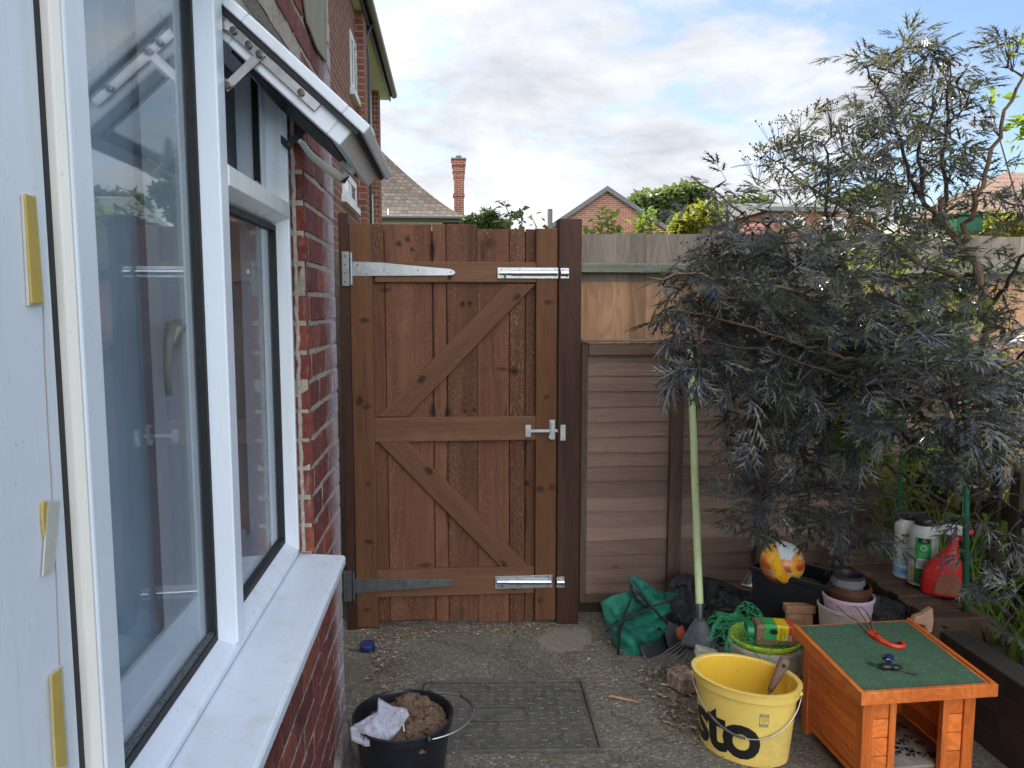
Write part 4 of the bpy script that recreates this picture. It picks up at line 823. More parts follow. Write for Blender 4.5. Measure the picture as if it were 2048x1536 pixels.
wside(700, 711.5, 75, 190, XA); wside(684, 711, 352, 405, XA); 
XB = (pX1+XA)/2+.1
m = MB(); m.box((-1.52, y1_+.36, 0), (-1.25, y2_-.36, ZE)); m.build('recessed_wall', MT['brick_far'], nb)
wside(737, 745, 160, 262, -1.245); wside(737, 745, 385, 450, -1.245)
# hipped roof house
HY = 24.0
hh_ = thing('hipped_roof_house', 'cream house with a flared mottled tile roof behind the gate', 'house', (at(770, 440, HY).x, HY, 0))
ez = at(900, 434, HY).z; ap = at(745, 283, HY+3.5); exr = at(934, 434, HY).x; n_ = 16; m = MB()
prof = []
for k in range(n_+1):
    u = k/n_; hgt = ez+(ap.z-ez)*(u**1.22*.96+.04*u); prof.append((u, hgt))
exl = ap.x-9; back = HY+9
vs = []; 
for u, h in prof:
    xr = exr+(ap.x-exr)*u; yf = HY+(3.6)*u; yb_ = back-(5.0)*u; vs += [(exl, yf, h), (xr, yf, h), (xr, yb_, h), (exl, yb_, h)]
for k in range(n_):
    q = k*4; m.f += [(q, q+1, q+5, q+4), (q+1, q+2, q+6, q+5), (q+2, q+3, q+7, q+6)]; m.m += [0]*3
m.v = vs; m.build('roof', MT['tiles_brown'], hh_)
m = MB(); m.box((exl, HY+.45, 0), (exr-.75, back-.5, ez-.02)); m.build('wall', MT['cream_wall'], hh_)
m = MB(); m.box((exl, HY-.02, ez-.10), (exr+.03, HY+.5, ez-.005)); m.tube([(exl, HY-.08, ez-.05), (exr+.08, HY-.08, ez-.05)], .07, 8); m.build('gutter', MT['gutter_black'], hh_, smooth=True, auto=40)
m = MB(); m.tube([at(777, 432, HY+.2), at(777, 398, HY+1.3)], .05, 8); m.build('vent_pipe', MT['gutter_black'], hh_)
cy_ = HY+3.5; ch = thing('brick_chimney', 'slender tall brick chimney stack rising beside the flared tile roof', 'chimney', tuple(at(917, 440, cy_)))
m = MB(); A = lambda x, y: at(x, y, cy_)
def stk(x0, x1, y0, y1, d):
    a = A(x0, y0); b = A(x1, y1); m.box((a.x, cy_-d, b.z), (b.x, cy_+d, a.z))
stk(908, 928, 395, 470, .25); stk(906, 929, 389, 394.6, .28); stk(908, 928, 358, 388.6, .25); stk(906.5, 929, 347, 357.6, .27); stk(905, 930, 335, 346.6, .30); stk(903.5, 931, 323, 334.6, .33); m.build('stack', MT['brick_chim'], ch)
m = MB(); stk(902, 932, 319, 322.6, .36); m.build('capping', MT['verge'], ch); m = MB(); p = A(917, 319); m.lathe([(.12, 0), (.13, .03), (.10, .05), (.10, .12), (.08, .12)], p, 12); m.build('chimney_pot', MT['verge'], ch)
# gable end
GYy = 29.0; A = lambda x, y: at(x, y, GYy)
gb = thing('gable_house', 'red brick gable end with dark verge behind the fence', 'house', tuple(A(1213, 470)))
pk_, lo_, hi_ = A(1213, 383), A(1072, 478), A(1356, 478); m = MB()
m.prism([(lo_.x, GYy, 0), (hi_.x, GYy, 0), tuple(hi_), tuple(pk_), tuple(lo_)], (0, 9, 0)); m.build('wall', MT['brick_gable'], gb)
m = MB(); up = Vector((0, 0, .16)); 
for e in (lo_, hi_):
    ext = (e-pk_)*1.12+pk_; m.prism([pk_+Vector((0, -.18, .0)), ext+Vector((0, -.18, 0)), ext+Vector((0, -.18, .17)), pk_+Vector((0, -.18, .19))], (0, 9.3, 0))
m.build('roof', MT['verge'], gb)
m = MB(); 
for k in range(22):
    for e in (lo_, hi_):
        p = pk_+(e-pk_)*((k+.5)/20); m.box((p.x-.012, GYy-.20, p.z+.04), (p.x+.012, GYy-.185, p.z+.14))
m.build('verge_tiles', MT['verge'], gb)
m = MB(); p = A(1093, 452); m.tube([(p.x, GYy-1, 3), (p.x, GYy-1, p.z+.5)], .09, 8); tag(m.build('flue_pipe', MT['verge']), 'thin grey flue pipe standing left of the gable house', 'pipe')
# bungalow and far right roof
BY = 26.0; A = lambda x, y: at(x, y, BY)
bg_ = thing('brick_bungalow', 'brick bungalow with white windows and low dark roof seen through the elder', 'house', tuple(A(1640, 470)))
m = MB(); a, b = A(1530, 425), A(1740, 500); m.box((a.x, BY, 0), (b.x, BY+7, a.z)); m.build('wall', MT['brick_far'], bg_)
m = MB(); a2, b2 = A(1520, 424), A(1750, 424); m.prism([(a2.x, BY-.4, a2.z), (a2.x, BY-.4, a2.z+.14), (a2.x, BY+3.5, a2.z+.75), (a2.x, BY+7.4, a2.z)], (b2.x-a2.x, 0, 0)); m.build('roof', MT['verge'], bg_)
for x0, x1 in ((1565, 1608), (1640, 1690)):
    m = MB(); a, b = A(x0, 434), A(x1, 462); t_ = .09; m.box((a.x, BY-.05, b.z), (b.x, BY+.01, b.z+t_)); m.box((a.x, BY-.05, a.z-t_), (b.x, BY+.01, a.z)); m.box((a.x, BY-.05, b.z+t_), (a.x+t_, BY+.01, a.z-t_)); m.box((b.x-t_, BY-.05, b.z+t_), (b.x, BY+.01, a.z-t_)); c_ = (a.x+b.x)/2; m.box((c_-t_/2, BY-.05, b.z+t_), (c_+t_/2, BY+.01, a.z-t_))
    w_ = m.build('window', MT['far_white'], bg_); m = MB(); m.box((a.x+t_*.5, BY-.02, b.z+t_*.5), (b.x-t_*.5, BY-.005, a.z-t_*.5)); m.build('pane', MT['far_glass'], w_)
RY = 17.0; A = lambda x, y: at(x, y, RY)
rr = thing('tiled_roof_house', 'brown tiled roof at the right edge behind the elder', 'house', tuple(A(2000, 470)))
e0, e1, r0, r1 = A(1790, 433), A(2250, 470), at(1850, 395, RY+2.5), at(2075, 335, RY+3.0); ez_ = A(2000, 440).z
m = MB(); m.prism([(A(1800, 440).x, RY-.2, ez_), (A(2500, 440).x, RY-.2, ez_), (A(2500, 440).x, RY+3.5, at(2048, 345, RY+3.5).z), (at(2010, 350, RY+3.5).x, RY+3.5, at(2048, 345, RY+3.5).z)], (0, .2, -.12)); m.build('roof', MT['tiles_red'], rr)
m = MB(); m.box((A(1850, 440).x, RY+.3, 0), (A(2500, 440).x, RY+6, ez_-.03)); m.build('wall', MT['cream_wall'], rr)
# ------------------------------------------------------------ things in the yard
R1 = random.Random(21)
SX, SY, RZ = 1.16, .86, rad(-42)
def wallpt(c, r0, r1, h, th, u, v, out=.0008):
    """point on a tapered oval bucket wall: u along the circumference (m), v height (m)"""
    r = r0+(r1-r0)*v/h+out; a = th-RZ+u/((r0+r1)/2); p = Vector((r*math.cos(a)*SX, r*math.sin(a)*SY, v))
    return Vector(c)+Matrix.Rotation(RZ, 3, 'Z')@p
# yellow bucket
RB, RT, HB = .128, .150, .262
p = onz(1491, 1347, HB); cB = Vector((p.x, p.y, 0)); RBM = Matrix.Rotation(RZ, 3, 'Z')
yb = thing('yellow_bucket', 'empty yellow plastic bucket with large black letters and wire handle', 'bucket', tuple(cB))
m = MB(); m.lathe([(RB*.96, 0), (RB, .004), (RB+(RT-RB)*.86, HB*.86), (RT+.001, HB*.87), (RT+.004, HB*.875), (RT+.005, HB*.985), (RT+.010, HB*.99), (RT+.010, HB*1.0), (RT+.004, HB*1.004), (RT-.004, HB*1.0), (RT-.006, HB*.985)], cB, 72, sx=SX, sy=SY, rot=RBM)
m.f = m.f[:-2]+[m.f[-2]]; m.m = m.m[:len(m.f)]; m.build('shell', MT['bucket_yellow_out'], yb, smooth=True, auto=35)
m = MB(); m.lathe([(RT-.0061, HB*.986), (RT-.008, HB*.8), (RB-.004, .01), (.01, .008)], cB, 72, sx=SX, sy=SY, rot=RBM); m.f = m.f[:-2]; m.m = m.m[:len(m.f)]; m.build('inside', MT['bucket_yellow'], yb, smooth=True, auto=35)
thc = math.atan2(-cB.y, -cB.x)                                       # towards the camera
m = MB(); text_mesh(m, 'sto', .225, lambda u, v: wallpt(cB, RB, RT, HB, thc+.02, u*.92-.085, v*1.02+.100), bold=.0065, cuts=.008, sp=.90); m.build('lettering', MT['black_ink'], yb)
m = MB(); f_ = lambda u, v: wallpt(cB, RB, RT, HB, thc+.02, u, v)
def q_(u0, v0, u1, v1): m.add([f_(u0, v0), f_(u1, v0), f_(u1, v1), f_(u0, v1)], [(0, 1, 2, 3)])
U, V = .040, .172; 
for d in ((-.013, .012, .013, .0135), (-.013, -.0135, .013, -.012), (-.013, .021, .013, .0225), (-.013, -.0225, .013, -.021), (-.013, -.0225, -.0118, .0225), (.0118, -.0225, .013, .0225)): q_(U+d[0], V+d[1], U+d[2], V+d[3])
for k in range(6): q_(U-.011+k*.004, V+.0145, U-.009+k*.004, V+.020); q_(U-.011+k*.004, V-.020, U-.009+k*.004, V-.0145)
for k in range(16):
    a = k*.45; r = .009-k*.0004; q_(U+r*math.cos(a)-.001, V+r*math.sin(a)-.001, U+r*math.cos(a)+.001, V+r*math.sin(a)+.001)
m.build('printed_mark', MT['ink_grey'], yb)
m = MB(); hl = wallpt(cB, RB, RT, HB, thc-1.52, 0, HB*.90, .006); hr = wallpt(cB, RB, RT, HB, thc+1.42, 0, HB*.90, .006); pts = []
for k in range(31):
    t = k/30; a = thc-1.52+t*2.94; sag = math.sin(math.pi*t); v = HB*(.90-.50*sag**1.0); q = wallpt(cB, RB, RT, HB, a, 0, v, .010); pts.append(q)
m.tube(pts, .0022, 8); hd = m.build('handle', MT['wire'], yb, smooth=True); m = MB(); m.tube(pts[7:16], .0045, 8); m.build('grip', MT['wire_plastic'], hd, smooth=True)
for q in (hl, hr): m = MB(); m.sphere(q, .009); m.build('handle_boss', MT['bucket_yellow_out'], yb, smooth=True)
# trowel in it
t = thing('hand_trowel', 'old trowel with grey wooden handle standing in the yellow bucket', 'trowel', tuple(cB+Vector((.1, .02, .1))))
e = cB+Vector((.150, .020, HB+.038)); s0 = cB+Vector((.098, .005, HB-.05)); dr = (s0-e).normalized(); m = MB()
m.tube([e, e+dr*.006, e+dr*.03, e+dr*.07, e+dr*.11, e+dr*.125], [.010, .018, .019, .014, .011, .008], 14); h_ = m.build('handle', MT['stone_tan'] if 0 else MT['lap_frame'], t, smooth=True)
m = MB(); o_ = e+dr*.022; w_ = dr.orthogonal(); m.sphere(o_+Vector((-.006, -.017, .002)), .0065, sc=(1, .5, 1.2)); m.build('hanging_hole', MT['gasket'], h_, smooth=True)
m = MB(); m.tube([e+dr*.12, e+dr*.17, e+dr*.19], [.005, .005, .006], 8); side_ = dr.cross(Vector((0, 1, 0))).normalized(); b0 = e+dr*.185
m.prism([b0-side_*.012, b0+side_*.012, b0+side_*.038+dr*.03, b0+side_*.034+dr*.09, b0+dr*.125, b0-side_*.034+dr*.09, b0-side_*.038+dr*.03], (0, .002, 0)); m.build('blade', MT['galv_dark'], t, smooth=True, auto=30)
# black bucket of rubble
RB2, RT2, HB2 = .118, .150, .245
p = onz(806, 1428, HB2); cK = Vector((p.x, p.y, 0))
kb = thing('black_bucket', 'black bucket heaped with brown soil clods by the brick wall', 'bucket', tuple(cK))
m = MB(); m.lathe([(RB2*.95, 0), (RB2, .004), (RT2-.004, HB2*.90), (RT2+.002, HB2*.905), (RT2+.002, HB2*.985), (RT2+.006, HB2), (RT2-.002, HB2+.002), (RT2-.008, HB2*.97), (RB2+.012, HB2*.5), (.01, HB2*.48)], cK, 72); m.f = m.f[:-1]; m.m = m.m[:len(m.f)]; m.build('shell', MT['bucket_black'], kb, smooth=True, auto=35)
m = MB(); aL, aR = rad(62), rad(-58); pts = []
for k in range(33):
    t = k/32; a = aL+(aR-aL)*t; out = .006+.062*math.sin(math.pi*t)
    pts.append(cK+Vector(((RT2+out)*math.cos(a), (RT2+out)*math.sin(a), HB2*.96+.012*math.sin(math.pi*t)-.0*t)))
m.tube(pts, .0022, 8); hd = m.build('handle', MT['wire'], kb, smooth=True); m = MB(); m.tube(pts[9:18], .0058, 8); m.build('grip', MT['wire_plastic'], hd, smooth=True)
for q in (pts[0], pts[-1]): m = MB(); m.sphere(q, .011, sc=(1, 1, 1.3)); m.build('handle_boss', MT['bucket_black'], kb, smooth=True)
m = MB(); nr, na = 22, 60                                              # heap
for i in range(nr+1):
    for j in range(na):
        r = (RT2-.010)*i/nr; a = 2*math.pi*j/na; x, y = r*math.cos(a), r*math.sin(a)
        h = HB2*.80+.085*math.exp(-((x-.025)**2+(y-.03)**2)/.0065); v = Vector((x*26, y*26, 0))
        h += .020*mn.noise(v)+.010*mn.noise(v*2.3)+.006*mn.noise(v*5)
        m.v.append(cK+Vector((x, y, h)))
for i in range(nr):
    for j in range(na): m.f.append((i*na+j, i*na+(j+1)%na, (i+1)*na+(j+1)%na, (i+1)*na+j)); m.m.append(0)
o = m.build('soil_heap', MT['mud'], smooth=True); tag(o, 'brown heap of sticky soil filling the black bucket', 'soil')
def rock(mb, c, r, seed, sc=(1, 1, .8), amp=.35, sub=2):
    bm = bmesh.new(); bmesh.ops.create_icosphere(bm, subdivisions=sub, radius=1)
    vs = []
    for v in bm.verts:
        n_ = 1+amp*mn.noise(v.co*1.3+Vector((seed*3.1, seed, 0)))+amp*.4*mn.noise(v.co*4+Vector((seed, 0, seed*2)))
        vs.append(Vector(c)+Vector((v.co.x*sc[0], v.co.y*sc[1], v.co.z*sc[2]))*r*n_)
    mb.add(vs, [[v.index for v in f.verts] for f in bm.faces]); bm.free()
m = MB()
for k in range(230):
    a = R1.uniform(0, 6.28); r = (RT2-.02)*math.sqrt(R1.random()); x, y = r*math.cos(a), r*math.sin(a)
    h = HB2*.80+.085*math.exp(-((x-.025)**2+(y-.03)**2)/.0065); rock(m, cK+Vector((x, y, h)), R1.uniform(.006, .017), k, sub=2, amp=.6)
tag(m.build('soil_clods', MT['mud'], smooth=False), 'loose crumbs and clods on top of the soil heap', 'soil clods', kind='stuff')
def crumple(name, outline, c, ux, uy, nrm, thick, mat, seed=0, amp=.02, fr=9, rings=26, seg=110, parent=None, fold=0, back=.25, smooth=True, soft=0):
    """crumpled closed body: outline [(u, v)] round centre c in the plane ux, uy; bulges along nrm"""
    L_ = [Vector((a, b)) for a, b in outline]; n_ = len(L_); per = []
    for k in range(seg):
        t = k/seg*n_; i = int(t); f = t-i; f2 = f*f*(3-2*f)*.5+f*.5; per.append(L_[i % n_].lerp(L_[(i+1) % n_], f2))
    cen = sum(per, Vector((0, 0)))/seg; mb = MB(); c = Vector(c)
    def P(q, t, s_):
        w = cen+(q-cen)*t; h = thick*math.sqrt(max(0, 1-t**2.4)); a = Vector((w.x*fr, w.y*fr, seed+s_*4))
        d = amp*(mn.noise(a)*1.6+abs(mn.noise(a*2.2))*1.0+.6*abs(mn.noise(a*4.5))+.3*abs(mn.noise(a*10)))*(1-t**6*.5)
        if soft:
            g_ = w.x*.8+w.y*.6+.05*mn.noise(a*.8); e_ = -w.x*.5+w.y*.9+.05*mn.noise(a*.7+Vector((4, 0, 0)))
            d = amp*(1.5*mn.noise(a*.6)+.55*(1-abs(mn.noise(Vector((g_*fr*3.0, e_*fr*.5, seed)))*2.2))+.45*(1-abs(mn.noise(Vector((e_*fr*3.6, g_*fr*.6, seed+7)))*2.2))+.16*mn.noise(a*6))*(1-t**6*.5)
        if fold: d += fold*math.sin(w.x*fr*4+w.y*fr*6+3*mn.noise(a))*(1-t**4)
        return c+ux*w.x+uy*w.y+nrm*((h+d) if s_ > 0 else -(h*back))
    for s_ in (1, -1):
        b = len(mb.v)
        for i in range(rings+1):
            for q in per: mb.v.append(P(q, max(i/rings, .001), s_))
        for i in range(rings):
            for j in range(seg):
                f = (b+i*seg+j, b+i*seg+(j+1)%seg, b+(i+1)*seg+(j+1)%seg, b+(i+1)*seg+j); mb.f.append(f if s_ < 0 else f[::-1]); mb.m.append(0)
    b = (rings)*seg; b2 = (rings+1)*seg+rings*seg
    for j in range(seg): mb.f.append((b+j, b+(j+1)%seg, b2+(j+1)%seg, b2+j)); mb.m.append(0)
    return mb.build(name, mat, parent, smooth=smooth)
XV, YV, ZV = Vector((1, 0, 0)), Vector((0, 1, 0)), Vector((0, 0, 1))
def pxoutline(px, Y): 
    P = [at(x, y, Y) for x, y in px]; c = sum(P, Vector())/len(P); return c, [(p.x-c.x, p.z-c.z) for p in P]
c = cK+Vector((-.085, -.070, HB2+.012)); tl_ = Vector((.1, .75, .65)).normalized()
bg1 = crumple('plastic_bag', [(-.075, -.045), (-.03, -.065), (.03, -.06), (.06, -.025), (.085, .02), (.075, .04), (.03, .05), (-.015, .075), (-.012, .03), (-.05, .01), (-.085, -.01)], c+Vector((.02, 0, 0)), XV, tl_, Vector((0, -.65, .75)).normalized(), .020, MT['bag_film'], 3, .014, 14, back=.1, rings=40, seg=160)
tag(bg1, 'scrunched translucent white plastic bag on the black bucket rim', 'plastic bag')
m = MB(); q = cK+Vector((.0, -.06, HB2+.045)); m.tube([q, q+Vector((.008, -.02, -.055))], .002, 6); tag(m.build('white_stick', MT['upvc']), 'thin white stick poking out of the soil in the bucket', 'stick')
# blue scrap
c = onz(735, 1300, .0); m = MB(); m.lathe([(.026, 0), (.030, .003), (.029, .026), (.025, .032), (.022, .033), (.020, .029), (.004, .028)], c+Vector((0, 0, .004)), 24, rot=Matrix.Rotation(rad(18), 3, 'X'), sx=1.15); b_ = m.build('blue_cap', MT['blue_cap'], smooth=True, auto=50); tag(b_, 'small dark blue cap lying by the gate corner', 'cap')
m = MB(); m.tube([c+Vector((-.08, 0, .006)), c+Vector((-.02, -.025, .008)), c+Vector((.03, -.03, .006))], .0025, 6); tag(m.build('twig', MT['bark_dark']), 'short dark twig beside the blue cap on the ground', 'twig')

# ------------------------------------------------------------ hutch
HR = rad(2.5); cH = Vector((1.232, 2.505, 0)); RH = Matrix.Rotation(HR, 3, 'Z')    # back-left foot
hut = thing('pet_hutch', 'small orange wooden pet hutch with green felt roof and open front', 'hutch', tuple(cH)); hut.rotation_euler = (0, 0, 0)
WHu, DHu, ZB, ZF = .375, .365, .350, .322
def H(x, y, z): return cH+RH@Vector((x, y, z))
def hbox(mb, a, b, k=None):
    x0, x1 = sorted((a[0], b[0])); y0, y1 = sorted((a[1], b[1])); z0, z1 = sorted((a[2], b[2]))
    return mb.add([H(*p) for p in [(x0,y0,z0),(x1,y0,z0),(x1,y1,z0),(x0,y1,z0),(x0,y0,z1),(x1,y0,z1),(x1,y1,z1),(x0,y1,z1)]], [(0,3,2,1),(4,5,6,7),(0,1,5,4),(1,2,6,5),(2,3,7,6),(3,0,4,7)], k)
def zr(y): return ZB+(ZF-ZB)*(-y)/DHu                                  # roof underside height, y from 0 (back) to -DHu
for nm, x0, y0 in (('leg', 0, -.036), ('leg', 0, -DHu), ('leg', WHu-.036, -.036), ('leg', WHu-.036, -DHu)):
    m = MB(); x1, y1 = x0+.036, y0+.036; m.add([H(*p) for p in [(x0,y0,0),(x1,y0,0),(x1,y1,0),(x0,y1,0),(x0,y0,zr(y0)-.002),(x1,y0,zr(y0)-.002),(x1,y1,zr(y1)-.002),(x0,y1,zr(y1)-.002)]], [(0,3,2,1),(4,5,6,7),(0,1,5,4),(1,2,6,5),(2,3,7,6),(3,0,4,7)])
    m.build(nm, MT['hutch_post'], hut, bevel=.003)
for sx_ in (0, 1):
    m = MB(); n_ = 6; z0 = .055; 
    for k in range(n_):
        za = z0+k*.051; xo = .004 if sx_ == 0 else WHu-.016
        y0, y1 = -DHu+.037, -.037; z1a = min(za+.048, zr(y0)-.004); z1b = min(za+.048, zr(y1)-.004)
        if z1a-za < .01 and z1b-za < .01: continue
        z1a = max(z1a, za+.004)
        m.add([H(*p) for p in [(xo,y0,za),(xo+.012,y0,za),(xo+.012,y1,za),(xo,y1,za),(xo,y0,z1a),(xo+.012,y0,z1a),(xo+.012,y1,z1b),(xo,y1,z1b)]], [(0,3,2,1),(4,5,6,7),(0,1,5,4),(1,2,6,5),(2,3,7,6),(3,0,4,7)])
    hbox(m, (.007 if sx_ == 0 else WHu-.013, -DHu+.037, .056), (.013 if sx_ == 0 else WHu-.008, -.037, zr(-DHu)-.006))
    m.build('side_boards', MT['hutch_wood'], hut, bevel=.002)
m = MB(); 
for k in range(6): hbox(m, (.037, -.020, .055+k*.052), (WHu-.037, -.006, .055+k*.052+.049))
m.build('back_boards', MT['hutch_wood'], hut, bevel=.002)
m = MB(); hbox(m, (.004, -DHu+.010, .03), (WHu-.004, -.006, .046)); m.build('floor', MT['hutch_wood'], hut)
xd0, xd1 = .112, .268
for x0, x1 in ((.037, xd0-.022), (xd1+.022, WHu-.037)):
    m = MB(); za = .05
    while za < ZF-.03: hbox(m, (x0, -DHu+.008, za), (x1, -DHu+.020, min(za+.058, ZF-.008))); za += .061
    m.build('front_boards', MT['hutch_wood'], hut, bevel=.002)
for x0, x1 in ((xd0-.0215, xd0), (xd1, xd1+.0215)):
    m = MB(); hbox(m, (x0, -DHu+.002, .03), (x1, -DHu+.024, ZF-.008)); m.build('door_frame', MT['hutch_post'], hut, bevel=.002)
m = MB(); hbox(m, (xd0+.001, -DHu+.004, ZF-.016), (xd1-.001, -DHu+.020, ZF-.006)); m.build('door_head', MT['hutch_wood'], hut, bevel=.002)
def rbox(mb, x0, x1, y0, y1, d0, d1):                                   # box following the roof slope
    return mb.add([H(*p) for p in [(x0,y0,zr(y0)+d0),(x1,y0,zr(y0)+d0),(x1,y1,zr(y1)+d0),(x0,y1,zr(y1)+d0),(x0,y0,zr(y0)+d1),(x1,y0,zr(y0)+d1),(x1,y1,zr(y1)+d1),(x0,y1,zr(y1)+d1)]], [(0,3,2,1),(4,5,6,7),(0,1,5,4),(1,2,6,5),(2,3,7,6),(3,0,4,7)])
ov = .022; ya, yb_ = -DHu-.028, .02
m = MB(); rbox(m, -ov, WHu+ov, ya, yb_, 0, .022); rf = m.build('roof', MT['hutch_wood'], hut)
m = MB(); nx, ny = 60, 70
for j in range(ny+1):
    for i in range(nx+1):
        x = -ov+.008+(WHu+2*ov-.016)*i/nx; y = ya+.008+(yb_-ya-.016)*j/ny; m.v.append(H(x, y, zr(y)+.0235+.0012*mn.noise(Vector((x*30, y*30, 0)))))
for j in range(ny):
    for i in range(nx): a = j*(nx+1)+i; m.f.append((a, a+1, a+nx+2, a+nx+1)); m.m.append(0)
m.build('felt', MT['felt'], rf, smooth=True)
for nm, q in (('fascia', (-ov-.014, -ov, ya-.001, yb_)), ('fascia', (WHu+ov, WHu+ov+.014, ya-.001, yb_)), ('fascia', (-ov-.014, WHu+ov+.014, ya-.016, ya-.0015))):
    m = MB(); rbox(m, *q, -.010, .030); m.build(nm, MT['hutch_wood'], hut, bevel=.002)
# fleece with paw prints inside
m = MB(); hbox(m, (.03, -DHu+.03, .0475), (WHu-.03, -.03, .056)); FLM = m; FLM.k = 1; tagfl = lambda fl: tag(fl, 'grey fleece with dark paw prints inside the orange hutch', 'blanket')
m = FLM
for k in range(34):
    x, y, a = R1.uniform(.06, WHu-.06), R1.uniform(-DHu+.05, -.1), R1.uniform(0, 6.28); z = .0568
    def disc(dx, dy, r):
        cx_, cy_ = x+dx*math.cos(a)-dy*math.sin(a), y+dx*math.sin(a)+dy*math.cos(a); m.add([H(cx_+r*math.cos(b*math.pi/4), cy_+r*math.sin(b*math.pi/4), z) for b in range(8)], [tuple(range(8))])
    disc(0, 0, .009)
    for b in (-.7, -.25, .25, .7): disc(.017*math.sin(b), .017*math.cos(b), .0038)
tagfl(m.build('fleece_blanket', [MT['stone_grey'], MT['black_ink']]))
# keys with blue fob on the roof
def RF(x, y, d=.026): return H(x, y, zr(y)+d)
ky = thing('key_bunch', 'bunch of keys with black fob and blue cap on the green felt roof', 'keys', tuple(RF(.13, -.27)))
m = MB(); k0 = RF(.125, -.285, .036); m.sphere(k0, .020, 16, 10, sc=(1.35, .75, .5)); m.sphere(k0+Vector((.024, -.008, 0)), .014, 14, 9, sc=(1.3, .9, .6)); m.build('fob', MT['key_black'], ky, smooth=True)
m = MB(); m.lathe([(.012, 0), (.014, .004), (.013, .016), (.004, .019)], RF(.165, -.235, .026), 18); m.build('blue_key_cap', MT['blue_cap'], ky, smooth=True, auto=50)
for (x0, y0), (x1, y1) in (((.10, -.27), (.085, -.245)), ((.155, -.30), (.20, -.325)), ((.135, -.275), (.175, -.285))):
    m = MB(); a, b = RF(x0, y0, .034), RF(x1, y1, .028); bar(m, a, b, .007, .002, Vector((0, 0, 1))); d_ = (b-a).normalized(); s_ = d_.cross(ZV)
    for k in range(3): q = a+(b-a)*(.55+.15*k)+s_*.0045; m.obox(q, (.003, .004, .002), Matrix.Identity(3))
    m.build('key', MT['key_metal'], ky)
m = MB(); q = RF(.148, -.262, .036); m.tube([q+Vector((.012*math.cos(k*.42), .012*math.sin(k*.42), .003*math.sin(k*.42))) for k in range(16)], .001, 6); m.build('ring', MT['key_metal'], ky)
# red hanging basket hook with three wires
hk = thing('hanging_wire_hook', 'red plastic hook with long copper wires lying across the hutch roof', 'hook', tuple(RF(.2, -.16)))
tip = RF(.235, -.145, .031); far = at(1700, 1199, 2.86)
m = MB(); r_ = Matrix.Rotation(HR, 3, 'Z')
def hp(x, y, z=.030): return RF(x, y, z)
hkpts = [hp(.215, -.085), hp(.205, -.105), hp(.212, -.13), hp(.222, -.155), hp(.240, -.168), hp(.262, -.165), hp(.272, -.148), hp(.266, -.135)]
m.tube(hkpts, [.009, .011, .009, .0075, .007, .0065, .006, .005], 10); m.build('hook', MT['hook_red'], hk, smooth=True)
m = MB(); m.prism([hp(.190, -.070, .026), hp(.226, -.060, .026), hp(.222, -.100, .026), hp(.198, -.104, .026)], (0, 0, .010)); m.build('yoke', MT['hook_red'], hk, bevel=.003)
for dx, e_ in ((-.010, at(1665, 1208, 2.84)), (0, at(1696, 1199, 2.86)), (.012, at(1702, 1202, 2.85))):
    a = hp(.208+dx, -.066, .032); mid = a.lerp(e_, .5)+Vector((dx*1.5, 0, .012)); m = MB(); m.tube([a, a.lerp(mid, .5)+Vector((0, 0, .006)), mid, mid.lerp(e_, .5)+Vector((0, 0, .006)), e_], .0021, 6); m.build('wire', MT['wire_copper'], hk, smooth=True)
m = MB(); m.tube([at(1694, 1196, 2.86), at(1704, 1206, 2.84)], [.007, .008], 10); m.build('end_clip', MT['hook_red'], hk, smooth=True)

# ------------------------------------------------------------ pots behind the hutch
def cup(mb, c, r0, r1, h, th=.003, rim=.004, n=48, inner=.4):
    mb.lathe([(r0*.95, 0), (r0, .003), (r1-.001, h-.014), (r1+rim, h-.013), (r1+rim, h-.001), (r1+rim-.001, h), (r1-th, h), (r1-th-.002, h*.9), (r0+(r1-r0)*inner-th, h*inner), (.005, h*inner-.001)], c, n); mb.f.pop(); mb.m.pop(); return mb
pc = at(1694, 1232, 2.82)
def pot(name, lab, c, r0, r1, h, mat, cat='flower pot', grp=None, **k):
    m = MB(); cup(m, c, r0, r1, h, **k); o = m.build(name, MT[mat], smooth=True, auto=35); return tag(o, lab, cat, grp)
base = Vector((pc.x, pc.y, 0)); G = 'nested flower pots behind the hutch'
pot('flower_pot', 'cream flower pot at the bottom of the nest behind the hutch', base+Vector((-.012, 0, 0)), .068, .098, .325, 'pot_cream', grp=G)
pot('flower_pot', 'lilac flower pot holding the brown pots behind the hutch', base+Vector((.002, 0, .10)), .066, .094, .265, 'lilac', grp=G, rim=.003)
for k, (lab, r, z, mt, dx) in enumerate((('outer brown plastic pot, widest of those inside the lilac pot', .080, .395, 'pot_brown', .004), ('inner brown plastic pot, second inside the lilac pot', .075, .405, 'pot_brown', .006), ('larger grey pot with pale rim nested in the brown pots', .060, .425, 'pot_grey', -.004),
      ('smaller grey pot with pale rim nested above the larger grey one', .057, .435, 'pot_grey', -.002), ('dark topmost pot of the nested stack', .053, .447, 'pot_dark', .0))):
    pot('flower_pot', lab, base+Vector((dx, 0, z-.13)), r*.72, r, .13, mt, grp=G, rim=.0035)
